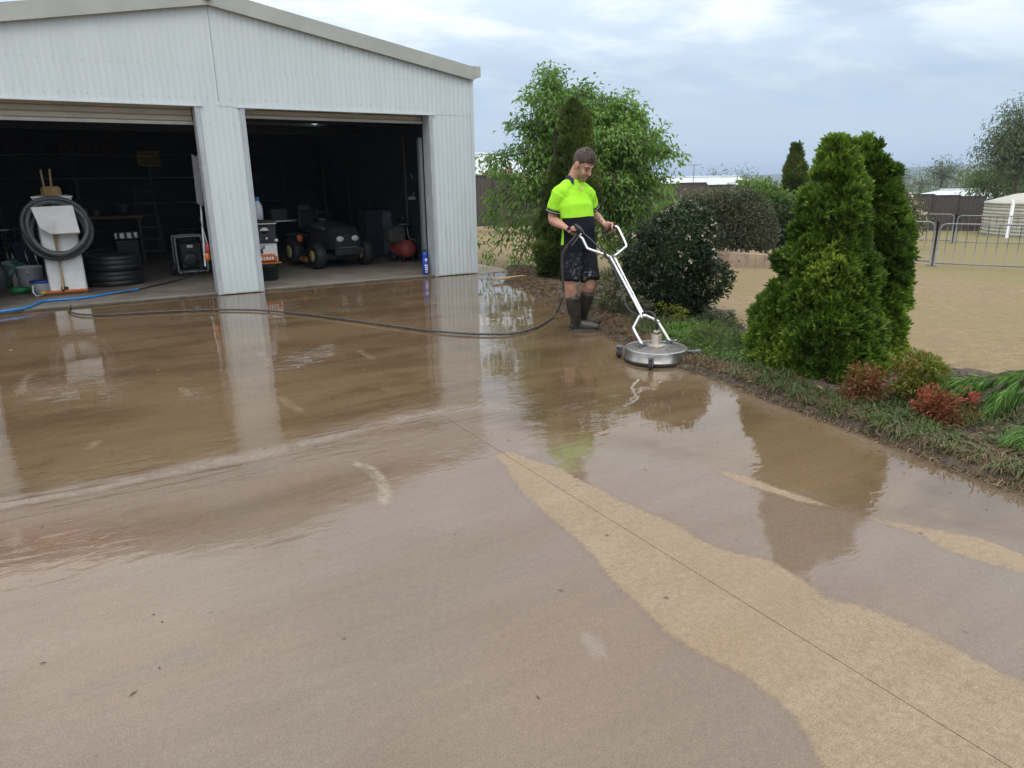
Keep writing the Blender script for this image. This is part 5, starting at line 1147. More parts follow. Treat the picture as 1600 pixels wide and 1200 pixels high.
for b_ in (bL, bR):
    k_ = MB(); k_.box(b_-ZU*0.004+MSD*0.02, (0.05, 0.006, 0.045), ax=(MDIR, MSD, ZU)); k_.box(b_-ZU*0.004-MSD*0.02, (0.05, 0.006, 0.045), ax=(MDIR, MSD, ZU)); k_.tube([b_-MSD*0.035, b_+MSD*0.06], 0.008, 8); k_.ball(b_+MSD*0.062, 0.014, 10, 6)
    k_.build('bracket', galv, cleaner)
for q in (0.35, 0.7):
    a_ = hv_(1000, 488, fL*0.84)*(1-q)+hv_(957, 408, -0.42)*q; b2 = hv_(1003, 487, fR*0.83)*(1-q)+hv_(962, 406, -0.36)*q
    MB().tube([a_, b2], 0.008, 8).build('cross_brace', alu, cleaner)
# trigger gun, lance and feed hose
gun = thing('trigger_gun', 'black trigger gun with a slim lance held at the right grip', 'spray gun', Pm(902, 358, -0.33))
gb_ = MB(); eltube(gb_, [Pm(899, 352, -0.335), Pm(906, 358.5, -0.35), Pm(911, 364, -0.36)], [0.017, 0.022, 0.014], [0.022, 0.026, 0.015], FU, 12); gb_.build('gun_body', black_plastic, gun)
MB().tube(smooth_path([Pm(902, 364, -0.34), Pm(896, 374, -0.345), Pm(890, 380, -0.34)], 4), [0.016]*9, 10).build('gun_grip', black_plastic, gun)
MB().tube(smooth_path([Pm(905, 367, -0.35), Pm(901, 374, -0.355), Pm(894, 383, -0.35)], 3), 0.006, 6).build('trigger', pm('trigger grey', (0.13,0.12,0.12), None, 9, 0.5), gun)
ln = smooth_path([Pm(909, 362.5, -0.36), Pm(925, 376, -0.41), Pm(945, 396.5, -0.45)], 4)
MB().tube(ln, 0.0075, 8).build('lance', dark_steel, gun)
fh = MB().tube(smooth_path([Pm(944, 395.5, -0.45), Pm(953, 408, -0.47), Pm(962, 426, -0.55), Pm(971, 448, -0.68), Pm(976, 470, -0.82), Pm(983, 484, -0.92), Pm(996, 492, -1.0), Pm(1012, 487, -1.12), Pm(1022, 492, -1.2), Pm(1026, 506, -1.28), dc+ZU*0.32, dc+ZU*0.255], 6), 0.0105, 8).build('feed_hose', black_rubber, gun)
ph2 = [Pm(877, 470, -0.22), Pm(880, 455, -0.24), Pm(879, 425, -0.27), Pm(878.5, 405, -0.30), Pm(881, 393, -0.32), Pm(889, 380.5, -0.34)]
pho = MB().tube(smooth_path(ph+[G(872, 484, 0.10)]+ph2, 7), 0.0115, 8).build('pressure_hose', hose_g); tag(pho, 'long dark pressure hose looping over the wet concrete to the man', 'hose')
# ------------------------------------------------------------------ vegetation
rng = np.random.default_rng(7)
def unit(v): return v/np.maximum(np.linalg.norm(v, axis=-1, keepdims=True), 1e-9)
def hsh(i, s=0):
    x = (i.astype(np.int64)*1103515245+12345+s*7919) & 0x7fffffff
    x = (x ^ (x >> 13))*1274126177 & 0x7fffffff
    return ((x ^ (x >> 16)) & 0xffff)/65535.0
def vnoise(P, sc, seed=0):
    Q = P*sc+seed*17.3+500; I_ = np.floor(Q).astype(np.int64); f = Q-I_; f = f*f*(3-2*f); r = 0
    for dx in (0, 1):
        for dy in (0, 1):
            for dz in (0, 1):
                h = hsh((I_[:, 0]+dx)*374761+(I_[:, 1]+dy)*668265+(I_[:, 2]+dz)*2147+seed*91)
                r = r+h*(f[:, 0] if dx else 1-f[:, 0])*(f[:, 1] if dy else 1-f[:, 1])*(f[:, 2] if dz else 1-f[:, 2])
    return r
def leaves(name, P, D, Nn, L, W, tint, mat, parent=None, fold=0.25, **kw):
    """one folded four-cornered leaf per row: base P, direction D, face normal Nn"""
    n = len(P); D = unit(D); S = unit(np.cross(D, Nn)); N2 = np.cross(S, D)
    L = np.broadcast_to(L, (n,))[:, None]; W = np.broadcast_to(W, (n,))[:, None]
    v = np.stack([P, P+D*L*0.45+S*W*0.5+N2*W*fold, P+D*L-N2*L*0.08, P+D*L*0.45-S*W*0.5+N2*W*fold], 1).reshape(-1, 3)
    f = np.arange(4*n).reshape(n, 4)
    f = np.stack([f[:, [0, 1, 2]], f[:, [0, 2, 3]]], 1).reshape(-1, 3)
    return mesh_np(name, v, f, np.full(2*n, 3), mat, parent, attrs={'tint': np.repeat(np.clip(tint, 0, 1), 4)}, **kw)
class Profile:
    """a round crown: rows of (py, px_left, px_right) read against the upright plane through its trunk"""
    def __init__(s, P0, rows, off=0.0, squash=1.0):
        s.c = []; s.r = []
        for py, a, b in rows:
            A, B = V(a, py, P0, off), V(b, py, P0, off); s.c.append((A+B)/2); s.r.append(np.linalg.norm(A-B)/2)
        s.c = np.array(s.c); s.r = np.array(s.r); o = np.argsort(s.c[:, 2]); s.c = s.c[o]; s.r = s.r[o]; s.z = s.c[:, 2]; s.sq = squash
        s.fwd = nz((P0-CAMP)*np.array([1, 1, 0])); s.side = np.array([s.fwd[1], -s.fwd[0], 0])
    def at(s, z): return np.stack([np.interp(z, s.z, s.c[:, k]) for k in (0, 1)], 1), np.interp(z, s.z, s.r)
    def sample(s, n, rng, shell=0.12, top=True):
        zz_ = np.linspace(s.z[0], s.z[-1], 300); _, r = s.at(zz_); w = r+0.04; cdf = np.cumsum(w)/w.sum()
        z = np.interp(rng.random(n), cdf, zz_); c, r = s.at(z); a = rng.random(n)*2*math.pi
        rad = r*(1-np.minimum(rng.exponential(shell, n), 0.95))
        d = np.cos(a)[:, None]*s.side+np.sin(a)[:, None]*s.fwd*s.sq
        P = np.concatenate([c, z[:, None]], 1)+d*rad[:, None]
        dr = np.gradient(s.r, s.z); sl = np.interp(z, s.z, dr)
        N = d.copy(); N[:, 2] -= np.clip(sl, -3, 1.2); return P, unit(N), rad/np.maximum(r, 1e-6)
def conifer(t, prof, n_cl, per, L, mat, rng, lump=0.12, lumpsc=4.0, up=0.75, spread=0.75, name='crown', shell=0.06, droop=0.0, inset=0.0):
    P, N, q = prof.sample(n_cl, rng, shell)
    ln = 0.6*(vnoise(P, lumpsc, 3)-0.5)+0.75*(vnoise(P, lumpsc*2.3, 6)-0.5); c, r = prof.at(P[:, 2])
    P = P+N*(ln*2*lump)[:, None]
    P = P-N*inset-np.array([0, 0, inset*1.2]); tg = unit(np.cross(N, rng.normal(size=N.shape)*0.25+np.array([0, 0, 1.0])))
    fan = unit(N*(0.55+0.5*rng.random((n_cl, 1)))+np.array([0, 0, 1.0])*(up+0.4*rng.normal(size=(n_cl, 1))*0.6)-np.array([0, 0, droop])+tg*rng.normal(size=(n_cl, 1))*0.35)
    sidev = unit(np.cross(fan, tg*0.5+rng.normal(size=N.shape)*0.8)); nrm = np.cross(sidev, fan)
    cl_t = np.clip(0.44+1.15*(vnoise(P, 3.0, 5)-0.5)+0.16*rng.normal(size=n_cl), 0.02, 0.98)
    k = np.repeat(np.arange(n_cl), per); a = (rng.random(len(k))-0.5)*2*spread; s_ = rng.random(len(k))
    D = fan[k]*np.cos(a)[:, None]+sidev[k]*np.sin(a)[:, None]+rng.normal(size=(len(k), 3))*0.12
    B = P[k]+fan[k]*(s_*L*1.6)[:, None]+sidev[k]*(np.sin(a)*s_*L*1.0)[:, None]
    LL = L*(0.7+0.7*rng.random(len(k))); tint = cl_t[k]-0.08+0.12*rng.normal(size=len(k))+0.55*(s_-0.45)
    leaves(name, B, D, nrm[k]+0.3*rng.normal(size=(len(k), 3)), LL, LL*0.34, tint, mat, t)
def core(t, prof, mat, f=0.8, name='crown_core'):  # solid dark core that closes the crown to view, inner shade in its colour
    z = np.linspace(prof.z[0]+0.02, prof.z[-1]-0.1*(prof.z[-1]-prof.z[0]), 14); c, r = prof.at(z); n = 16; P = []
    for k in range(14):
        for j in range(n):
            a = 2*math.pi*j/n; d = math.cos(a)*prof.side+math.sin(a)*prof.fwd*prof.sq
            P.append(np.array([c[k][0], c[k][1], z[k]])+d*max(r[k]*f*(0.9+0.2*mnoise.noise(Vector((j*0.9, k*0.7, 3)))), 0.01))
    i = np.arange(14*n).reshape(14, n); F = np.stack([i[:-1], np.roll(i, -1, 1)[:-1], np.roll(i, -1, 1)[1:], i[1:]], -1).reshape(-1, 4)
    mesh_np(name, P, F, np.full(len(F), 4), mat, t)
def trunk(t, base, h, r, lean=(0, 0), name='trunk'):
    b = np.array(base, float); MB().tube([b-ZU*0.05, b+np.array([lean[0]*0.3, lean[1]*0.3, h*0.4]), b+np.array([lean[0], lean[1], h])], [r*1.25, r, r*0.5], 10).build(name, bark, t)
thuja = leafmat('thuja sprays', (0.035,0.075,0.010), (0.165,0.275,0.030), (0.40,0.48,0.08), rough=0.5, trans=0.22)
pencil = leafmat('pencil pine sprays', (0.045,0.070,0.016), (0.11,0.16,0.032), (0.19,0.22,0.05), rough=0.55, trans=0.2)
core_m = pm('dark crown core', (0.03,0.05,0.012), (0.022,0.034,0.01), 20, 0.9)

# the big clipped conifers by the driveway
c0 = G(1300, 612); c0 = c0+nz((c0-CAMP)*np.array([1, 1, 0]))*0.42
pr = Profile(c0, [(207, 1307, 1313), (222, 1292, 1332), (255, 1272, 1350), (300, 1256, 1360), (350, 1240, 1366), (400, 1228, 1374), (440, 1224, 1378), (500, 1220, 1384), (550, 1224, 1386), (590, 1228, 1384), (606, 1240, 1372)])
t = thing('conifer', 'tallest rounded conifer of the pair at the driveway edge, bright green and dense', 'tree', c0)
conifer(t, pr, 6800, 38, 0.034, thuja, rng, inset=0.055, lump=0.105, lumpsc=6.5, spread=0.85, shell=0.09); core(t, pr, core_m, 0.66); trunk(t, c0, 1.3, 0.05)
c1 = c0+nz((c0-CAMP)*np.array([1, 1, 0]))*0.42+FU*0.0
pr = Profile(c1, [(206, 1346, 1358), (217, 1332, 1375), (248, 1329, 1397), (290, 1326, 1409), (330, 1314, 1415), (380, 1312, 1420), (430, 1314, 1420), (500, 1318, 1418), (560, 1324, 1410), (588, 1330, 1385)])
t = thing('conifer', 'darker rounded conifer standing just behind the tallest one', 'tree', c1)
conifer(t, pr, 5000, 34, 0.034, thuja, rng, inset=0.045, lump=0.10, lumpsc=6.5, spread=0.85, shell=0.09); core(t, pr, core_m, 0.66); trunk(t, c1, 1.3, 0.05)
c2 = G(1212, 590); c2 = c2+nz((c2-CAMP)*np.array([1, 1, 0]))*0.28
pr = Profile(c2, [(424, 1222, 1232), (436, 1210, 1250), (460, 1194, 1264), (500, 1178, 1272), (540, 1170, 1276), (575, 1176, 1274), (598, 1196, 1262)])
t = thing('conifer', 'low leaning conifer shoot bulging from the left foot of the tallest conifer', 'tree', c2)
conifer(t, pr, 2600, 34, 0.034, thuja, rng, inset=0.03, lump=0.08, lumpsc=7, spread=0.85, shell=0.09); core(t, pr, core_m, 0.55); trunk(t, c2, 0.4, 0.03)

# columnar conifer behind the man
c3 = G(868, 440); c3 = c3+nz((c3-CAMP)*np.array([1, 1, 0]))*0.25
pr = Profile(c3, [(150, 893, 903), (158, 886, 911), (175, 880, 920), (205, 874, 926), (240, 866, 930), (290, 852, 932), (340, 842, 930), (390, 836, 922), (420, 838, 905), (443, 848, 888)])
t = thing('columnar_conifer', 'tall narrow dark conifer directly behind the man', 'tree', c3)
conifer(t, pr, 7000, 22, 0.05, pencil, rng, inset=0.07, lump=0.11, lumpsc=4, up=1.1, spread=0.6); core(t, pr, core_m, 0.74); trunk(t, c3, 2.2, 0.07)

# broadleaf branch builder
def branchy(t, base, tips, rng, leaf_mat, leaf_L, leaf_W, n_leaf, trunk_r=0.06, top=None, jitter=0.10, droop=0.35, twig_r=0.012, sub=5, cluster=0.16, bare=0.35, crown_name='crown', wob=0.12, hang=0.5, tint0=0.45):
    """limbs from a fork to each tip, side twigs along them, leaves in hanging clusters at the twigs"""
    b = np.array(base, float); top = b+ZU*0.6 if top is None else np.array(top, float)
    MB().tube(smooth_path([b-ZU*0.08, b+(top-b)*0.5+rng.normal(size=3)*0.03, top], 4), [trunk_r*1.3]+[trunk_r]*7+[trunk_r*0.8], 10).build('trunk', bark, t)
    mb = MB(); pts = []; dirs = []
    for tip in tips:
        tip = np.array(tip, float); m1 = top+(tip-top)*0.45+ZU*droop*np.linalg.norm(tip-top)*0.5+rng.normal(size=3)*wob*0.5
        path = smooth_path([top, m1, tip], 6); r0 = trunk_r*0.45
        mb.tube(path, [r0*(1-k/(len(path)))+0.004 for k in range(len(path))], 6)
        for k in range(4, len(path)):
            for _ in range(sub):
                p = path[k]+rng.normal(size=3)*0.02; d = nz(rng.normal(size=3)+nz(path[k]-path[k-1])*0.6); ln = cluster*(0.6+rng.random())
                q = [p, p+d*ln*0.5+ZU*0.02, p+d*ln-ZU*ln*0.25]; 
                if twig_r: mb.tube(q, [twig_r*0.4, twig_r*0.3, twig_r*0.15], 4, caps=False)
                w = 2
                for s_ in (0.35, 0.7, 1.0, 1.0):
                    pts.append(p+(q[2]-p)*s_); dirs.append(d)
    mb.build('limbs', bark, t)
    pts = np.array(pts); dirs = np.array(dirs); k = rng.integers(0, len(pts), n_leaf)
    B = pts[k]+rng.normal(size=(n_leaf, 3))*jitter*np.array([1, 1, 0.8])
    D = unit(dirs[k]*0.6+rng.normal(size=(n_leaf, 3))*0.6-ZU*hang)
    N = unit(rng.normal(size=(n_leaf, 3))*0.5+ZU)
    ct = np.clip(tint0+0.8*(vnoise(B, 2.2, 9)-0.5)+0.13*rng.normal(size=n_leaf), 0, 1)
    LL = leaf_L*(0.65+0.6*rng.random(n_leaf)); leaves(crown_name, B, D, N, LL, LL*leaf_W, ct, leaf_mat, t)

# weeping broadleaf tree behind the columnar conifer
brightleaf = leafmat('fresh green leaves', (0.09,0.175,0.035), (0.20,0.34,0.07), (0.34,0.48,0.14), rough=0.42, trans=0.35)
w0 = G(905, 430); w0 = w0+nz((w0-CAMP)*np.array([1, 1, 0]))*0.95
def wp(px, py, o): return V(px, py, w0, o)
tips = []
for px, py in ((858, 116), (845, 180), (818, 185), (800, 190), (783, 235), (768, 250), (772, 300), (765, 330), (778, 385), (800, 420), (835, 150), (900, 150), (925, 150), (950, 148), (968, 160), (985, 175), (1000, 190), (1010, 215), (1022, 215), (1040, 225), (1052, 240), (1046, 280), (1052, 320), (1040, 360), (1028, 390), (1000, 410), (975, 330), (990, 250), (955, 210), (830, 235), (815, 290), (800, 350), (820, 395), (850, 260), (960, 280), (1000, 310), (1015, 350), (950, 380), (985, 400), (880, 200), (870, 330), (1005, 270), (940, 250), (975, 200)):
    for o in ((rng.uniform(-0.7, 0.1), rng.uniform(0.0, 0.9)) if px > 832 else (rng.uniform(-0.4, 0.5),)):
        if 835 < px < 945: o = abs(o)+0.25
        tips.append(wp(px-(8 if px > 1000 else 0)+rng.normal()*5, py+rng.normal()*6, o))
tips += [wp(856, 130, 0.0), wp(857, 122, 0.0), wp(860, 150, 0.05), wp(862, 165, 0)]
t = thing('weeping_tree', 'bright green broadleaf tree with drooping branches behind the narrow dark conifer', 'tree', w0)
branchy(t, w0, tips, rng, brightleaf, 0.092, 0.46, 33000, trunk_r=0.07, top=wp(905, 265, 0), droop=0.30, sub=4, cluster=0.21, jitter=0.07, hang=0.75, tint0=0.56)
# red flowers showing at its left foot
fl_m = pm('crimson petals', (0.42,0.03,0.08), (0.55,0.06,0.12), 30, 0.5)
b0 = GT(770, 352)
t = thing('flowering_shrub', 'far shrub with crimson flowers left of the bright green tree', 'shrub', b0)
tips = [V(x, y, b0, o) for x, y in ((762, 272), (775, 268), (790, 268), (782, 282), (768, 290), (800, 275), (757, 285), (795, 290)) for o in (-0.5, 0.5)]
branchy(t, b0, tips, rng, brightleaf, 0.15, 0.45, 2500, trunk_r=0.04, top=V(778, 310, b0), sub=3, cluster=0.3, jitter=0.2, tint0=0.25)
q = np.array([V(x+rng.normal()*4, y+rng.normal()*4, b0, rng.uniform(-0.8, 0.3)) for x, y in ((760, 275), (766, 282), (788, 270), (795, 275), (792, 268), (763, 292)) for _ in range(14)])
leaves('flowers', q, rng.normal(size=q.shape), rng.normal(size=q.shape), 0.13, 0.11, np.full(len(q), 0.5), fl_m, t)['kind'] = 'stuff'

# dark flowering shrub
darkleaf = leafmat('glossy dark leaves', (0.018,0.032,0.013), (0.042,0.070,0.026), (0.12,0.14,0.05), rough=0.4, trans=0.15, spec=0.35)
s0 = G(1052, 505); s0 = s0+nz((s0-CAMP)*np.array([1, 1, 0]))*0.30
t = thing('flowering_bush', 'dark glossy bush with small cream flower heads beside the surface cleaner handle', 'shrub', s0)
pr = Profile(s0, [(325, 1085, 1105), (335, 1070, 1122), (350, 1040, 1130), (370, 1010, 1134), (395, 998, 1134), (415, 1002, 1122), (435, 996, 1122), (442, 992, 1128), (450, 995, 1120), (465, 1002, 1105), (485, 1012, 1096), (505, 1022, 1090)])
n = 1500; P, N, q = pr.sample(n, rng, 0.16); P = P+N*((vnoise(P, 3.2, 2)-0.5)*0.58+(vnoise(P, 9, 3)-0.5)*0.12)[:, None]
per = 14; k = np.repeat(np.arange(n), per)
B = P[k]+rng.normal(size=(n*per, 3))*0.032; D = unit(N[k]*0.6+rng.normal(size=B.shape)*0.7+ZU*0.15)
ti = np.clip(0.36+0.8*(vnoise(P, 5, 4)-0.5)[k]+0.15*rng.normal(size=n*per), 0, 1)
leaves('crown', B, D, unit(rng.normal(size=B.shape)*0.5+ZU*0.7+N[k]*0.5), 0.042*(0.7+0.6*rng.random(n*per)), 0.024, ti, darkleaf, t)
core(t, pr, core_m, 0.62)
for a, b_, c_ in ((0.0, 0.0, 0.35), (0.1, 0.1, 0.4), (-0.1, 0.05, 0.4)): trunk(t, s0+np.array([a*0.3, b_*0.3, 0]), 0.45, 0.022, (a, b_), 'stem')
cream = pm('cream flower heads', (0.62,0.58,0.46), (0.55,0.42,0.33), 40, 0.7)
up_ = np.where((N[:, 2] > -0.1) & (P[:, 2] > np.quantile(P[:, 2], 0.35)))[0]; fl = rng.choice(up_, 95, replace=False); Bq = []; Nq = []
for f_ in fl:
    for _ in range(9): Bq.append(P[f_]+N[f_]*0.035+rng.normal(size=3)*0.010); Nq.append(N[f_]+rng.normal(size=3)*0.4)
Bq = np.array(Bq); Nq = np.array(Nq); leaves('flowers', Bq, unit(rng.normal(size=Bq.shape)+Nq), Nq, 0.026, 0.02, np.full(len(Bq), .5), cream, t)['kind'] = 'stuff'

# nandina clumps with red tips
nand = leafmat('nandina leaves', (0.09,0.13,0.025), (0.27,0.065,0.04), (0.44,0.09,0.07), rough=0.4, trans=0.3)
nand2 = leafmat('nandina leaves greener', (0.10,0.14,0.02), (0.22,0.22,0.035), (0.50,0.10,0.08), rough=0.4, trans=0.3)
def clump(name, label, px, py, rows, mat, ncl, per, L, W, cat='shrub', off=0.15, group=None, tint=0.5, upb=0.4):
    p = GT(px, py) if px > 1900 else G(px, py, 0.03); p = p+nz((p-CAMP)*np.array([1, 1, 0]))*off
    t = thing(name, label, cat, p, group); pr = Profile(p, rows)
    P, N, q = pr.sample(ncl, rng, 0.3); P = P+N*((vnoise(P, 9, 5)-0.5)*0.16)[:, None]; k = np.repeat(np.arange(ncl), per)
    B = P[k]+rng.normal(size=(ncl*per, 3))*L*0.45; D = unit(N[k]*0.7+rng.normal(size=B.shape)*0.55+ZU*0.05)
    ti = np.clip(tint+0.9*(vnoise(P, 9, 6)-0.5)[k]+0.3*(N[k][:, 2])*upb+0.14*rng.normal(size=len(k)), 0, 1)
    leaves('foliage', B, D, unit(rng.normal(size=B.shape)*0.5+ZU), L*(0.7+0.6*rng.random(len(k))), L*W, ti, mat, t)
    mb = MB()
    for s_ in range(9):
        e = P[rng.integers(0, ncl)]; mb.tube([p+rng.normal(size=3)*np.array([0.04, 0.04, 0]), (p+e)/2+ZU*0.03, e], [0.006, 0.005, 0.003], 5)
    mb.build('stems', bark, t)['kind'] = 'stuff'; return t
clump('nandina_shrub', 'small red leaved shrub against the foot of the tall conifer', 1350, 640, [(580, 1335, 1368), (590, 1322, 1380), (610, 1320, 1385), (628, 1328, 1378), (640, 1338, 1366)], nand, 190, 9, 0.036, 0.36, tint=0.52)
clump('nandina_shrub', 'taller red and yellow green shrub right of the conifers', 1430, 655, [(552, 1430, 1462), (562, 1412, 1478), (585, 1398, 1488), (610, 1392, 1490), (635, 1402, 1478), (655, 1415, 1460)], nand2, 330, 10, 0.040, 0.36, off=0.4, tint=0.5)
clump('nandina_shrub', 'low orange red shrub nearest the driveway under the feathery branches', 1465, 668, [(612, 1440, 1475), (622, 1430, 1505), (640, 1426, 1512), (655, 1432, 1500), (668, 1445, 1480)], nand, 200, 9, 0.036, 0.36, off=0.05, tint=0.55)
# feathery branches reaching in from the right
feath = leafmat('feathery grevillea leaves', (0.09,0.21,0.04), (0.20,0.38,0.075), (0.32,0.48,0.13), rough=0.45, trans=0.3)
f0 = G(1650, 690, 0.03)+np.array([0.25, 0.3, 0])
t = thing('grevillea', 'feathery bright green shrub reaching over the bed from the right edge', 'shrub', f0)
fm = MB(); LB_, LD_, LN_, LT_ = [], [], [], []
def fp(px, py, o): return V(px, py, f0, o)
def frond(pts, nl, ll, w0=0.0):
    path = smooth_path(pts, 8); fm.tube(path, [0.004*(1-0.7*k/len(path)) for k in range(len(path))], 5, caps=False)
    path = np.array(path); m = len(path)
    for k in range(nl):
        s_ = w0+(1-w0)*rng.random(); i_ = min(int(s_*(m-1)), m-2); p = path[i_]+(path[i_+1]-path[i_])*rng.random(); tg = nz(path[i_+1]-path[i_])
        sdv = nz(np.cross(tg, ZU+rng.normal(size=3)*0.35))*(1 if rng.random() < 0.5 else -1)
        d = nz(tg*0.85+sdv*0.5-ZU*(0.4+0.4*rng.random())+rng.normal(size=3)*0.15)
        LB_.append(p); LD_.append(d); LN_.append(nz(np.cross(d, sdv)+rng.normal(size=3)*0.3)); LT_.append(np.clip(0.45+0.3*rng.normal(), 0, 1))
fr_specs = [([(1640, 575), (1590, 582), (1540, 592), (1500, 600)], 0.0), ([(1560, 590), (1520, 600), (1475, 618), (1450, 645)], -0.1), ([(1590, 585), (1555, 590), (1530, 605), (1508, 632)], 0.05),
            ([(1600, 590), (1575, 610), (1545, 640), (1515, 668)], -0.15), ([(1570, 600), (1545, 625), (1530, 655), (1500, 672)], -0.05), ([(1640, 600), (1590, 620), (1560, 655), (1545, 680)], 0.1), ([(1530, 595), (1500, 590), (1470, 596), (1448, 620)], 0.1),
            ([(1680, 660), (1630, 680), (1585, 690), (1556, 705)], -0.62), ([(1690, 680), (1640, 690), (1600, 705), (1570, 735)], -0.72), ([(1680, 670), (1640, 675), (1600, 688), (1575, 712)], -0.68), ([(1690, 700), (1640, 700), (1605, 722), (1590, 750)], -0.78), ([(1640, 590), (1610, 588), (1590, 600), (1575, 625)], 0.1)]
for pts, o in fr_specs:
    for rep in range(3):
        j = rng.normal(size=2)*5 if rep else np.zeros(2); ptw = [fp(x+j[0]*(i_+0.5)*0.7, y+j[1]*(i_+0.5)*0.9, o-0.02*i_+0.04*rep) for i_, (x, y) in enumerate(pts)]
        frond(ptw, 230, 0.07, 0.12)
fm.tube(smooth_path([f0-ZU*0.05, fp(1680, 640, 0.05), fp(1640, 590, 0.0), fp(1600, 585, 0)], 5), [0.02]*8+[0.014]*8, 7); fm.tube(smooth_path([f0-ZU*0.05, fp(1690, 690, -0.2), fp(1670, 668, -0.3)], 5), [0.018]*11, 7)
fm.build('stems', bark, t)['kind'] = 'stuff'
LB_, LD_, LN_ = map(np.array, (LB_, LD_, LN_)); leaves('leaves', LB_, LD_, LN_, 0.085*(0.6+0.7*rng.random(len(LB_))), 0.0075, np.array(LT_), feath, t, fold=0.1)

# bed soil with litter, edging plants
by = np.arange(-15.5, 0.35, 0.06); bu = np.linspace(0, 1, 34)
BX = edge_x(by)[:, None]-0.01+bu[None, :]*(2.15+0.25*np.sin(by*1.3))[:, None]*np.clip((0.8-by)/1.6, 0.35, 1)[:, None]; BY = np.repeat(by[:, None], 34, 1)
gz = np.vectorize(terr)(BX, BY); PP = np.stack([BX.ravel(), BY.ravel(), np.zeros(BX.size)], 1)
BZ = np.maximum(gz, -0.02*bu[None, :]-gz*0)+0.03+0.03*np.sin(bu*math.pi)[None, :]; BZ = BZ*(1-bu[None, :]**3)+(gz-0.02)*bu[None, :]**3
BZ += (0.05*(vnoise(PP, 5, 1)-0.5)+0.03*(vnoise(PP, 16, 2)-0.5)).reshape(BX.shape)*np.minimum(1, bu*8)[None, :]; BZ[:, 0] = -0.02
i = np.arange(BX.size).reshape(BX.shape); F = np.stack([i[:-1, :-1], i[:-1, 1:], i[1:, 1:], i[1:, :-1]], -1).reshape(-1, 4)
soil = pm('dark mulch', (0.095,0.070,0.045), (0.04,0.03,0.02), 26, 0.95, bump=1.0, bscale=60, lo=0.42, hi=0.58, dirt=(0.15,0.115,0.07,0.7))
tag(mesh_np('garden_bed', np.stack([BX.ravel(), BY.ravel(), BZ.ravel()], 1), F, np.full(len(F), 4), soil, None, smooth=True), 'dark mulched garden bed along the driveway edge', kind='structure')
def bed_pts(n, y0, y1, u0, u1):
    y = rng.uniform(y0, y1, n); u = rng.uniform(u0, u1, n); x = edge_x(y)+u
    j = np.clip(((y-by[0])/(by[1]-by[0])).astype(int), 0, len(by)-1)
    w = (2.15+0.25*np.sin(y*1.3))*np.clip((0.8-y)/1.6, 0.35, 1); kk = np.clip((u/w*33).astype(int), 0, 33); z = BZ[j, kk]
    return np.stack([x, y, z], 1)
# dead leaves and straw along the edge
strawm = leafmat('dry leaf litter', (0.09,0.06,0.036), (0.25,0.175,0.10), (0.38,0.29,0.175), rough=0.8, trans=0.15)
n = 36000; P = np.concatenate([bed_pts(22000, -10.8, -0.4, -0.05, 0.36), bed_pts(14000, -10.8, -0.2, 0.2, 1.8)]); P[:, 2] += rng.random(n)*0.03
P = P[(vnoise(P, 4, 8) > 0.30)]; n = len(P)
D = rng.normal(size=(n, 3))*np.array([1, 1, 0.22]); L = 0.018+0.07*rng.random(n)**2.5
o = leaves('leaf_litter', P, D, ZU+rng.normal(size=(n, 3))*0.5, L, L*0.14+0.003+0.006*rng.random(n)**3, rng.random(n)**1.3, strawm, None); tag(o, 'dry leaves and straw littering the garden bed edge', kind='stuff')
# strappy green ground cover
strap = leafmat('strappy leaves', (0.05,0.075,0.022), (0.12,0.165,0.045), (0.24,0.25,0.09), rough=0.4, trans=0.25)
def tufts(name, label, cent, per, L, W, mat, lean=0.9, tint=0.45):
    n = len(cent); k = np.repeat(np.arange(n), per); a = rng.random(len(k))*2*math.pi; el = 0.35+0.8*rng.random(len(k))
    D = np.stack([np.cos(a)*np.cos(el), np.sin(a)*np.cos(el), np.sin(el)], 1); P = cent[k]+rng.normal(size=(len(k), 3))*0.02*np.array([1, 1, 0])
    LL = L*(0.6+0.7*rng.random(len(k))); ti = np.clip(tint+0.5*(vnoise(cent, 1.7, 3)-0.5)[k]+0.2*rng.normal(size=len(k)), 0, 1)
    # two-piece blades: rise, then droop
    M1 = P+D*(LL*0.6)[:, None]; o1 = D.copy(); D2 = unit(D*np.array([1, 1, 0])*0.9+ZU*(D[:, 2:3]-lean)); T = M1+D2*(LL*0.55)[:, None]
    S = unit(np.cross(D, ZU))*W/2; v = np.stack([P-S*0.6, P+S*0.6, M1+S, T, M1-S], 1).reshape(-1, 3); f = np.arange(len(k)*5).reshape(-1, 5)
    F = np.stack([f[:, [0, 1, 2]], f[:, [0, 2, 4]], f[:, [4, 2, 3]]], 1).reshape(-1, 3)
    o = mesh_np(name, v, F, np.full(len(F), 3), mat, None, attrs={'tint': np.repeat(ti, 5)}); tag(o, label, kind='stuff'); return o
C = np.concatenate([bed_pts(250, -7.3, -5.3, 0.25, 1.1), bed_pts(90, -8.8, -7.0, 0.08, 0.4), bed_pts(60, -10.5, -8.0, 0.05, 0.3), bed_pts(300, -10.8, -8.0, 0.3, 1.6), bed_pts(60, -5.3, -3.8, 0.4, 1.3)])
tufts('ground_cover', 'low strappy grey green ground cover filling the bed', C, 24, 0.11, 0.006, strap)
C = bed_pts(120, -6.9, -5.6, 0.35, 0.9); grn = leafmat('bright strappy leaves', (0.06,0.12,0.02), (0.14,0.26,0.04), (0.25,0.33,0.07), rough=0.4, trans=0.25)
tufts('ground_cover', 'brighter green strappy tufts beside the surface cleaner', C, 22, 0.15, 0.008, grn)
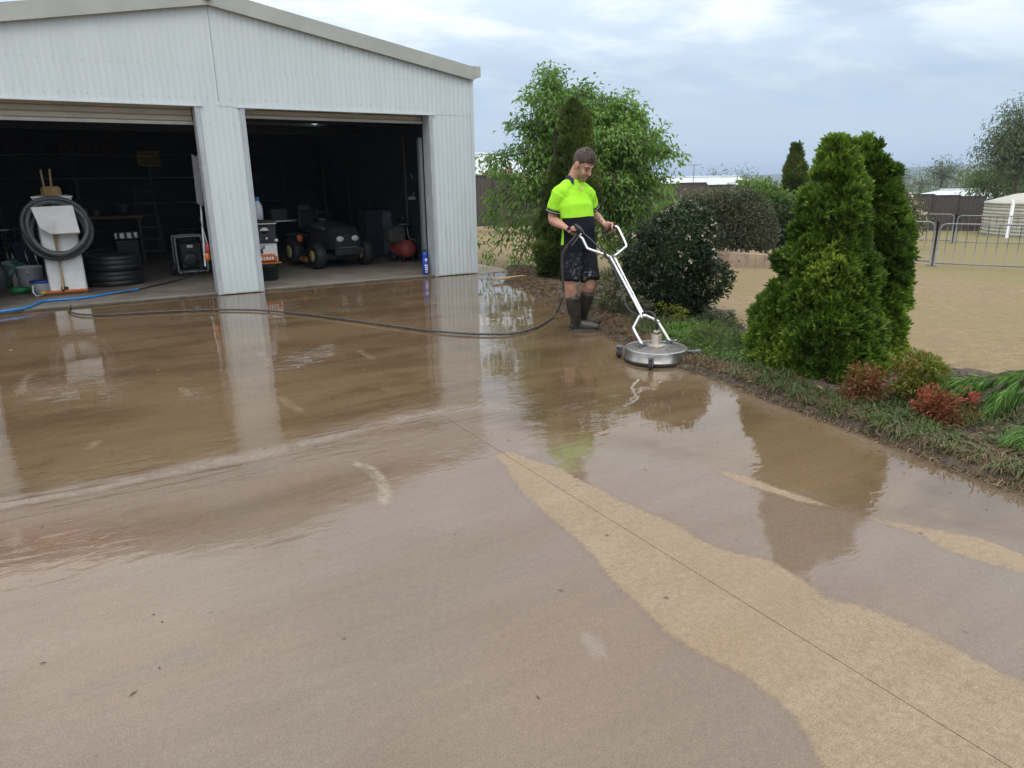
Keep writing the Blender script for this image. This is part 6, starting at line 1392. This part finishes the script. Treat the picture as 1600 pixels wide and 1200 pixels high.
C = np.concatenate([bed_pts(230, -10.6, -7.3, -0.01, 0.22), bed_pts(200, -7.3, -3.0, 0.0, 0.3), bed_pts(70, -3.4, -0.5, 0.0, 0.5)])
tufts('dry_grass', 'dead straw coloured grass clumps flopping over the driveway edge', C, 22, 0.085, 0.0045, strawm, lean=1.15, tint=0.5)
yl = leafmat('yellow green leaves', (0.12,0.17,0.02), (0.30,0.32,0.04), (0.45,0.42,0.05), rough=0.45, trans=0.3)
clump('low_shrub', 'small yellow green shrub below the dark flowering bush', 1045, 500, [(476, 1040, 1062), (484, 1030, 1072), (495, 1030, 1070), (503, 1038, 1062)], yl, 60, 8, 0.03, 0.4, off=-0.15)
clump('low_shrub', 'low dark green shrub at the right foot of the flowering bush', 1120, 520, [(488, 1100, 1130), (496, 1086, 1150), (508, 1080, 1160), (518, 1090, 1150)], darkleaf, 160, 9, 0.032, 0.4, off=0.2, tint=0.6)
olive = leafmat('olive leaves', (0.05,0.065,0.02), (0.13,0.14,0.045), (0.26,0.22,0.09), rough=0.55, trans=0.2)
clump('low_shrub', 'scrubby olive brown shrub behind the legs of the man', 955, 500, [(420, 945, 985), (440, 925, 1000), (465, 920, 1005), (490, 925, 1000), (500, 940, 985)], olive, 260, 9, 0.04, 0.35, off=0.45, tint=0.35)
clump('low_shrub', 'grey green low shrub between the cleaner and the conifers', 1110, 560, [(512, 1090, 1130), (524, 1076, 1160), (540, 1080, 1168), (552, 1100, 1160)], strap, 160, 9, 0.055, 0.16, off=0.25, tint=0.5)

# ------------------------------------------------------------------ things beyond the lawn
# grey hedge dome, bushes, pencil pine
hd0 = GT(1138, 378); hd0 = DIST(1138, 17.5)
hedge_l = leafmat('grey green hedge leaves', (0.06,0.068,0.040), (0.125,0.135,0.075), (0.20,0.18,0.12), rough=0.55, trans=0.15)
t = thing('clipped_hedge', 'wide grey green dome clipped hedge on a low stone wall', 'hedge', hd0)
prh = Profile(hd0, [(300, 1120, 1150), (303, 1100, 1168), (310, 1078, 1182), (322, 1066, 1194), (340, 1062, 1205), (355, 1066, 1209), (366, 1072, 1209), (376, 1078, 1206), (383, 1090, 1198)], squash=0.6)
n = 9000; P, N, q = prh.sample(n, rng, 0.03); k = np.repeat(np.arange(n), 4); B = P[k]+rng.normal(size=(len(k), 3))*0.05
leaves('crown', B, unit(N[k]+rng.normal(size=B.shape)*0.7), unit(N[k]+rng.normal(size=B.shape)*0.5), 0.085*(0.6+0.7*rng.random(len(k))), 0.036, np.clip(0.45+0.9*(vnoise(P, 2.5, 4)-0.5)[k]+0.15*rng.normal(size=len(k))+0.22*np.clip(N[k][:, 2], 0, 1), 0, 1), hedge_l, t); core(t, prh, core_m, 0.93)
for px in (1150, 1166, 1190): b_ = V(px, 388, hd0, -0.3); MB().tube([b_-ZU*0.1, b_+ZU*0.45], 0.03, 7).build('stem', bark, t)
sw0 = V(1140, 378, hd0, -0.55)
stone = pm('sandstone block', (0.40,0.31,0.22), (0.30,0.23,0.17), 3, 0.9, bump=0.5, dirt=(0.2,0.16,0.12,0.5))
wl_ = thing('stone_wall', 'low wall of pale sandstone blocks under the dome hedge', 'wall', sw0)
hx = nz(FU*1.0); n_b = 0
hcam = nz((hd0-CAMP)*np.array([1, 1, 0])); hside = np.array([hcam[1], -hcam[0], 0])
for k in range(7):
    px = 1118+14.5*k; p = V(px, 380, hd0, -0.55-0.02*k); p[2] = terr(p[0], p[1])
    MB().box(p+ZU*0.14, (0.235, 0.2, 0.34), ax=(hside, hcam, ZU), bev=0.02).build('stone_block', stone, wl_)
lg = leafmat('light green bush leaves', (0.07,0.13,0.03), (0.16,0.25,0.06), (0.27,0.36,0.10), rough=0.5, trans=0.25)
def far_bush(name, label, px, dist, rows, mat, ncl, L, cat='bush', tint=0.5, group=None, lump=0.2, W=0.45, zb=None):
    p = DIST(px, dist); t = thing(name, label, cat, p, group); pr = Profile(p, rows); P, N, q = pr.sample(ncl, rng, 0.12); P = P+N*((vnoise(P, 1.6, 7)-0.5)*lump*2)[:, None]; k = np.repeat(np.arange(ncl), 6)
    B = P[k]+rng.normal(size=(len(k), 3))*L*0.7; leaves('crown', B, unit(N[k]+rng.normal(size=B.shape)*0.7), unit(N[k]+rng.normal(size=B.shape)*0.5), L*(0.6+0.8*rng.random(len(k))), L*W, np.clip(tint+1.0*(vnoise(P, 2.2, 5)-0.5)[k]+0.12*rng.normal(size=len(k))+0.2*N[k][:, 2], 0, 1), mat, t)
    core(t, pr, core_m, 0.72); trunk(t, p, max(0.3, (pr.z[0]-p[2])+0.3), 0.04); return t
far_bush('bush', 'pale lime green bush between the dome hedge and the far pencil pine', 1205, 20, [(294, 1165, 1190), (300, 1155, 1212), (310, 1160, 1238), (325, 1170, 1242), (345, 1185, 1238)], lg, 1500, 0.11)
far_bush('bush', 'dark green bush right of the stone wall below the pale bush', 1218, 19, [(330, 1205, 1235), (340, 1200, 1246), (360, 1200, 1246), (376, 1202, 1240), (382, 1206, 1236)], darkleaf, 1100, 0.09)
p = DIST(1243, 21); t = thing('pencil_pine', 'far pointed pencil pine left of the tall conifers', 'tree', p)
pr = Profile(p, [(232, 1242.4, 1244), (243, 1240.5, 1246), (253, 1237, 1249), (270, 1231, 1254), (290, 1228, 1257), (310, 1227, 1258), (340, 1230, 1256), (370, 1234, 1252)])
conifer(t, pr, 2200, 12, 0.09, pencil, rng, lump=0.03, lumpsc=3, up=1.3, spread=0.5); core(t, pr, core_m, 0.8); trunk(t, p, 0.6, 0.06)
rose = leafmat('rose leaves', (0.06,0.085,0.035), (0.14,0.16,0.06), (0.2,0.2,0.09), rough=0.5)
p = DIST(1422, 27); t = thing('rose_bush', 'loose bush with pale cream flowers in front of the brown fence', 'bush', p)
tips = [V(x, y, p, o) for x, y in ((1408, 312), (1416, 308), (1424, 318), (1430, 326), (1436, 335), (1414, 325), (1420, 338), (1432, 345), (1438, 350)) for o in (-0.4, 0.4)]
branchy(t, p, tips, rng, rose, 0.10, 0.5, 1500, trunk_r=0.03, top=p+ZU*0.5, sub=3, cluster=0.25, jitter=0.12)
q = np.array([V(x+rng.normal()*9, y+rng.normal()*8, p, rng.uniform(-0.6, 0.3)) for x, y in ((1414, 318), (1424, 328), (1432, 340)) for _ in range(40)])
leaves('flowers', q, rng.normal(size=q.shape), rng.normal(size=q.shape), 0.10, 0.09, np.full(len(q), 0.5), cream, t)['kind'] = 'stuff'

# brown steel fence, stepping down the slope
fpan = pm('brown steel sheet', (0.105,0.085,0.075), (0.085,0.07,0.062), 2, 0.55)
fpost = pm('dark fence post', (0.05,0.042,0.038), (0.04,0.034,0.03), 4, 0.5)
def steel_fence(name, label, A, B, n, h=1.8, drop=0.0):
    A = np.array(A, float); B = np.array(B, float); t = thing(name, label, 'fence', (A[0], A[1], A[2]))
    u = nz((B-A)*np.array([1, 1, 0])); L = np.linalg.norm((B-A)[:2])/n; w = np.array([-u[1], u[0], 0]); me = None
    for k in range(n):
        c = A+u*L*(k+0.5); zb = A[2]+(B[2]-A[2])*(k+0.5)/n-0.05
        if me is None:
            P = []; F = []; m_ = 48
            for q in range(m_+1):
                x = -L/2+0.03+(L-0.06)*q/m_; y = 0.018*(1 if (q // 2) % 2 else -1)
                for z in (0.05, h-0.03): P.append((x, y, z))
            for q in range(m_): F.append((2*q, 2*q+2, 2*q+3, 2*q+1))
            me = bpy.data.meshes.new('fence_panel'); me.from_pydata(P, [], F); me.materials.append(fpan); mr = bpy.data.meshes.new('fence_rail')
            rb = MB(); [rb.box((0, 0, z), (L-0.05, 0.06, 0.05)) for z in (0.06, h-0.01)]; mr.from_pydata(rb.v, [], rb.f); mr.materials.append(fpost)
            mp_ = bpy.data.meshes.new('fence_post'); rb = MB().box((0, 0, h/2+0.02), (0.08, 0.07, h+0.06)); mp_.from_pydata(rb.v, [], rb.f); mp_.materials.append(fpost)
        for nm, mm, pos in (('fence_panel', me, c), ('fence_rail', mr, c), ('fence_post', mp_, A+u*L*k)):
            o = link(bpy.data.objects.new(nm, mm)); o.parent = t; o.location = Vector((pos[0], pos[1], zb))-t.location; o.rotation_euler = (0, 0, math.atan2(u[1], u[0]))
    return t
a_ = DIST(700, 25.5); a_[2] = 0.05; b_ = DIST(1058, 32); b_[2] = -0.42
steel_fence('steel_fence', 'brown corrugated steel fence behind the bright green tree', a_, b_, 6)
a_ = DIST(1058, 32.05); a_[2] = -0.30; b_ = DIST(1262, 39.5); b_[2] = -0.85
steel_fence('steel_fence', 'brown corrugated steel fence stepping down behind the dome hedge', a_, b_, 5)
a_ = DIST(1262, 40); a_[2] = -0.85; b_ = DIST(1546, 42.5); b_[2] = -1.28
steel_fence('steel_fence', 'dark brown steel fence behind the cream water tank', a_, b_, 7, h=1.85)
a_ = DIST(1548, 46); a_[2] = -1.45; b_ = DIST(1800, 52); b_[2] = -1.6
steel_fence('steel_fence', 'farthest stretch of brown fence right of the water tank', a_, b_, 8, h=1.8)

# tubular barrier panels on the lawn
def barrier_proto(L=2.4, h=1.05):
    t = thing('crowd_barrier', 'x', 'barrier'); f = MB(); r = 0.12
    loop = [(-L/2, 0, 0.06), (-L/2, 0, h-r), (-L/2+r*0.3, 0, h-r*0.3), (-L/2+r, 0, h), (L/2-r, 0, h), (L/2-r*0.3, 0, h-r*0.3), (L/2, 0, h-r), (L/2, 0, 0.06)]
    f.tube(loop, 0.019, 8); f.tube([(-L/2, 0, 0.10), (L/2, 0, 0.10)], 0.017, 8); f.build('frame', galv, t)
    n = 11; b = MB().tube([(0, 0, 0.10), (0, 0, h)], 0.009, 6).build('bar', galv, t); b.location = (-L/2+L/n*0.75, 0, 0)
    for k in range(1, n):
        c = link(b.copy()); c.parent = t; c.location = (-L/2+L/(n+0.5)*(k+0.75), 0, 0)
    for s_ in (-1, 1): MB().box((s_*(L/2-0.02), 0, 0.035), (0.05, 0.30, 0.03), bev=0.006).build('foot', galv, t)
    return t
def barrier_post(p, label, h):
    t = thing('black_post', label, 'post', p); MB().tube([p-ZU*0.1, p+ZU*h], 0.026, 10).build('post', black_plastic, t); MB().lathe([(0.03, 0), (0.03, 0.03), (0.01, 0.04)], p+ZU*h, n=12).build('cap', black_plastic, t)
BAR = barrier_proto()
def hfix(P, py): return np.linalg.norm(V(1465, py, P)[2]-P[2])
first = True
for (pp, labs, plab) in ((GT(1456, 416), ['front barrier panel left of the front black post, half hidden by the conifers', 'front barrier panel right of the front black post', 'front barrier panel running out of the right edge'], 'nearer black post joining two front barrier panels'),
                         (GT(1487.5, 381), ['rear barrier panel left of the rear black post', 'rear barrier panel right of the rear black post', 'rear barrier panel farthest right in front of the water tank'], 'farther black post joining two rear barrier panels')):
    dcam = nz((pp-CAMP)*np.array([1, 1, 0])); u = nz(np.array([dcam[1], -dcam[0], 0])-dcam*0.05)
    for k, off in enumerate((-1.26, 1.26, 3.7)):
        o = BAR if first else copy_tree(BAR); first = False
        c = pp+u*off; o.location = (c[0], c[1], terr(c[0], c[1])); o.rotation_euler = (0, 0, math.atan2(u[1], u[0])); o['label'] = labs[k]; o['group'] = 'tubular barrier panels on the lawn'
    barrier_post(pp, plab, 1.08)

# cream water tank
wt = DIST(1648, 40); tank = thing('water_tank', 'cream corrugated water tank at the right edge beyond the barriers', 'water tank', wt)
crm = pm('cream tank', (0.48,0.47,0.38), (0.42,0.41,0.34), 2, 0.5)
prof = [(2.45, 0)]
for k in range(9): z = 0.08+0.15*k; prof += [(2.45, z), (2.50, z+0.04), (2.50, z+0.09), (2.45, z+0.13)]
MB().lathe(prof, wt, n=48, smooth=False).build('wall', crm, tank); MB().lathe([(2.52, 1.41), (2.5, 1.5), (1.4, 1.82), (0.5, 1.95), (0.45, 2.02), (0.02, 2.03)], wt, n=48).build('roof', crm, tank)
dp = wt-nz((wt-CAMP)*np.array([1, 1, 0]))*2.45-np.array([FU[0], FU[1], 0])*1.5; dp[2] = terr(dp[0], dp[1])
MB().tube([dp, dp+ZU*1.45, dp+ZU*1.55+hcam*0.2], 0.07, 10).build('pipe', white_plastic, tank)

# neighbouring houses
houseroof = pm('pale metal roof', (0.58,0.61,0.63), (0.5,0.53,0.55), 1, 0.4); hwall = pm('rendered wall', (0.42,0.38,0.33), (0.38,0.34,0.3), 1, 0.8); glass = pm('window glass', (0.03,0.035,0.04), None, 1, 0.08)
def house(label, c, ang, L, W, h, rise, hip=True, z=None, ov=0.5):
    c = np.array(c, float); t = thing('house', label, 'house', c); u = np.array([math.cos(ang), math.sin(ang), 0]); w = np.array([-u[1], u[0], 0])
    MB().box(c+ZU*h/2, (L, W, h), ax=(u, w, ZU)).build('wall', hwall, t)
    l, b = L/2+ov, W/2+ov; k = (L/2-W/2*0.9) if hip else l; q = MB(); z0 = c+ZU*h
    P = [z0-u*l-w*b, z0+u*l-w*b, z0+u*l+w*b, z0-u*l+w*b, z0-u*k+ZU*rise, z0+u*k+ZU*rise]
    q.add(P, [(0, 1, 5, 4), (2, 3, 4, 5), (1, 2, 5), (3, 0, 4), (3, 2, 1, 0)]); rf = q.build('roof', houseroof, t)
    MB().tube([P[4]+ZU*0.02, P[5]+ZU*0.02], 0.09, 6).build('ridge_cap', houseroof, rf)
    MB().box(c+ZU*(h-0.03)-w*b, (2*l, 0.12, 0.16), ax=(u, w, ZU)).build('gutter', trim, rf)
    for s_ in (-0.5, 0.1, 0.6): f = MB().box(c+u*L/2*s_-w*(W/2+0.01)+ZU*(h*0.55), (1.8, 0.05, 1.2), ax=(u, w, ZU)).build('window', trim, t); MB().box(c+u*L/2*s_-w*(W/2+0.045)+ZU*(h*0.55), (1.65, 0.03, 1.05), ax=(u, w, ZU)).build('pane', glass, f)
    return t
hp1 = DIST(1098, 62); hp1[2] = -2.1; house('pale roofed house behind the stepping brown fence', hp1, YAW*-1+0.02+math.radians(-20), 13, 8, 2.3, 1.55)
hp1b = DIST(1141, 56); hp1b[2] = -2.1; house('small white gabled house end beside the pale roofed house', hp1b, math.radians(40), 7, 5.0, 2.2, 1.15, hip=False, ov=0.3)
hp2 = DIST(1512, 66); hp2[2] = -2.15; house('low white roofed house behind the right fence', hp2, math.radians(-68), 9.5, 6.5, 1.9, 0.75)
hp3 = DIST(735, 42); hp3[2] = -0.1; house('pale house roof corner showing behind the shed', hp3, math.radians(-25), 9, 7, 2.0, 1.2)
ap = DIST(1083, 60); ap[2] = 1.2
ant = thing('tv_antenna', 'thin television antenna above the pale roofed house', 'antenna', ap)
MB().tube([ap-ZU*0.6, ap+ZU*1.55], 0.03, 6).build('mast', galv, ant); MB().tube([ap+ZU*1.5-FU*0.6, ap+ZU*1.5+FU*0.6], 0.025, 6).build('boom', galv, ant)
for k in range(5): MB().tube([ap+ZU*1.5+FU*(-0.5+0.25*k)-FD*0.4, ap+ZU*1.5+FU*(-0.5+0.25*k)+FD*0.4], 0.015, 5).build('element', galv, ant)

# gum trees behind the fences
gum = leafmat('gum leaves', (0.07,0.10,0.045), (0.155,0.19,0.085), (0.26,0.28,0.15), rough=0.5, trans=0.2)
gumg = leafmat('greener gum leaves', (0.075,0.12,0.035), (0.17,0.23,0.07), (0.26,0.30,0.12), rough=0.5, trans=0.2)
def gumtree(label, px, dist, blobs, mat, L, nper, rad, base_py=None, z=None, group=None, tr=0.15, droop=0.2):
    p = DIST(px, dist); 
    if z is not None: p[2] = z
    t = thing('gum_tree', label, 'tree', p, group); tips = []
    for x, y in blobs:
        for _ in range(3): tips.append(V(x+rng.normal()*rad, y+rng.normal()*rad, p, rng.normal()*rad*dist/1090*1.5))
    ys = [b[1] for b in blobs]; top = V(px, min(max(ys), (max(ys)*1.5+min(ys))/2.5), p)
    branchy(t, p, tips, rng, mat, L, 0.30, int(0.62*nper*len(blobs)), trunk_r=tr, top=top, droop=droop, sub=3, cluster=L*4.0, jitter=L*0.8, twig_r=0, hang=0.6)
gumtree('tall loose gum tree rising at the right edge behind the tank', 1592, 52, [(1594, 168), (1582, 184), (1600, 195), (1570, 200), (1560, 215), (1585, 220), (1605, 220), (1550, 232), (1570, 240), (1590, 245), (1615, 240), (1560, 252), (1580, 262), (1600, 265), (1620, 200), (1630, 225), (1635, 255)], gum, 0.22, 900, 6, tr=0.12)
gumtree('bushy green gum tree left of the tall one behind the right fence', 1560, 58, [(1545, 268), (1560, 262), (1535, 278), (1550, 282), (1572, 276), (1590, 280), (1540, 290), (1565, 290), (1585, 292), (1605, 285), (1600, 296), (1575, 298)], gumg, 0.26, 700, 5, tr=0.12)
gumtree('wide grey gum tree standing alone on the hazy skyline', 1472, 150, [(1470, 254), (1480, 256), (1460, 260), (1490, 260), (1453, 268), (1466, 268), (1480, 268), (1496, 266), (1472, 278), (1488, 278), (1460, 280), (1498, 282), (1476, 290)], gum, 0.42, 260, 4, z=-5, tr=0.22)
gumtree('small dark gum tree beside the tall conifers on the skyline', 1402, 140, [(1395, 270), (1405, 276), (1412, 272), (1398, 284), (1412, 286), (1405, 292), (1418, 294)], gum, 0.42, 230, 3, z=-5, tr=0.2)
gumtree('low hazy gum tree left of the alone standing gum', 1440, 190, [(1436, 280), (1448, 284), (1430, 288), (1442, 292), (1455, 292), (1424, 293)], gumg, 0.75, 150, 5, z=-6, tr=0.4)
gumtree('low dark gum tree right of the alone standing gum', 1525, 120, [(1518, 276), (1528, 278), (1536, 282), (1512, 284), (1524, 288), (1535, 292), (1510, 294)], gumg, 0.55, 170, 5, z=-5, tr=0.3)
gumtree('faint gum tree above the pale roofed house', 1158, 170, [(1150, 277), (1160, 275), (1170, 277), (1145, 281), (1176, 281)], gum, 0.6, 130, 4, z=-4, tr=0.3)
gumtree('faint gum tree left of the house gable', 1122, 210, [(1112, 277), (1122, 275), (1132, 277), (1105, 280)], gum, 0.7, 120, 4, z=-4, tr=0.3)
# plank and debris
pk0 = G(772, 440, 0.02); pk1 = G(820, 432, 0.04)
pl_ = thing('timber_plank', 'pale timber batten lying at the driveway edge by the shed corner', 'plank', pk0)
MB().box((pk0+pk1)/2+ZU*0.02, (np.linalg.norm(pk1-pk0), 0.09, 0.03), ax=(nz((pk1-pk0)*np.array([1,1,0])), nz(np.cross(ZU, pk1-pk0)), ZU), bev=0.004).build('batten', wood, pl_)
n = 95; P = np.stack([rng.uniform(-0.5, 4, n), rng.uniform(-9.2, -1.5, n), np.full(n, 0.003)], 1); P = P[P[:, 0] < edge_x(P[:, 1])-0.02]; n = len(P)
n2 = 240; yy = rng.uniform(-10, -1, n2); P2 = np.stack([edge_x(yy)-np.abs(rng.normal(size=n2))*0.16-0.01, yy, np.full(n2, 0.003)], 1); P = np.concatenate([P, P2]); n = len(P)
o = leaves('fallen_leaves', P, rng.normal(size=(n, 3))*np.array([1, 1, 0.08]), ZU+rng.normal(size=(n, 3))*0.25, 0.014+0.03*rng.random(n)**2.5, 0.006, rng.random(n), strawm, None); tag(o, 'scattered dry leaves and twigs on the wet concrete', kind='stuff')

# ------------------------------------------------------------------ hazy air
hz = MB(); X0, X1, Y0, Y1, Z0, Z1 = -2600, 2600, -1200, 3200, -40, 46
hz.box(((X0+X1)/2, (Y0+Y1)/2, (Z0+Z1)/2), (X1-X0, Y1-Y0, Z1-Z0)); 
m = bpy.data.materials.new('haze air'); m.use_nodes = True; nt = m.node_tree; nt.nodes.clear()
pv = nd(nt, 'ShaderNodeVolumePrincipled'); pv.inputs['Density'].default_value = 0.0004; pv.inputs['Color'].default_value = (0.60, 0.75, 0.95, 1); pv.inputs['Anisotropy'].default_value = 0.2
out = nd(nt, 'ShaderNodeOutputMaterial'); lk(nt, pv.outputs[0], out.inputs['Volume'])
o = hz.build('haze', m); o['kind'] = 'stuff'; o['label'] = 'thin hazy air over the whole place'
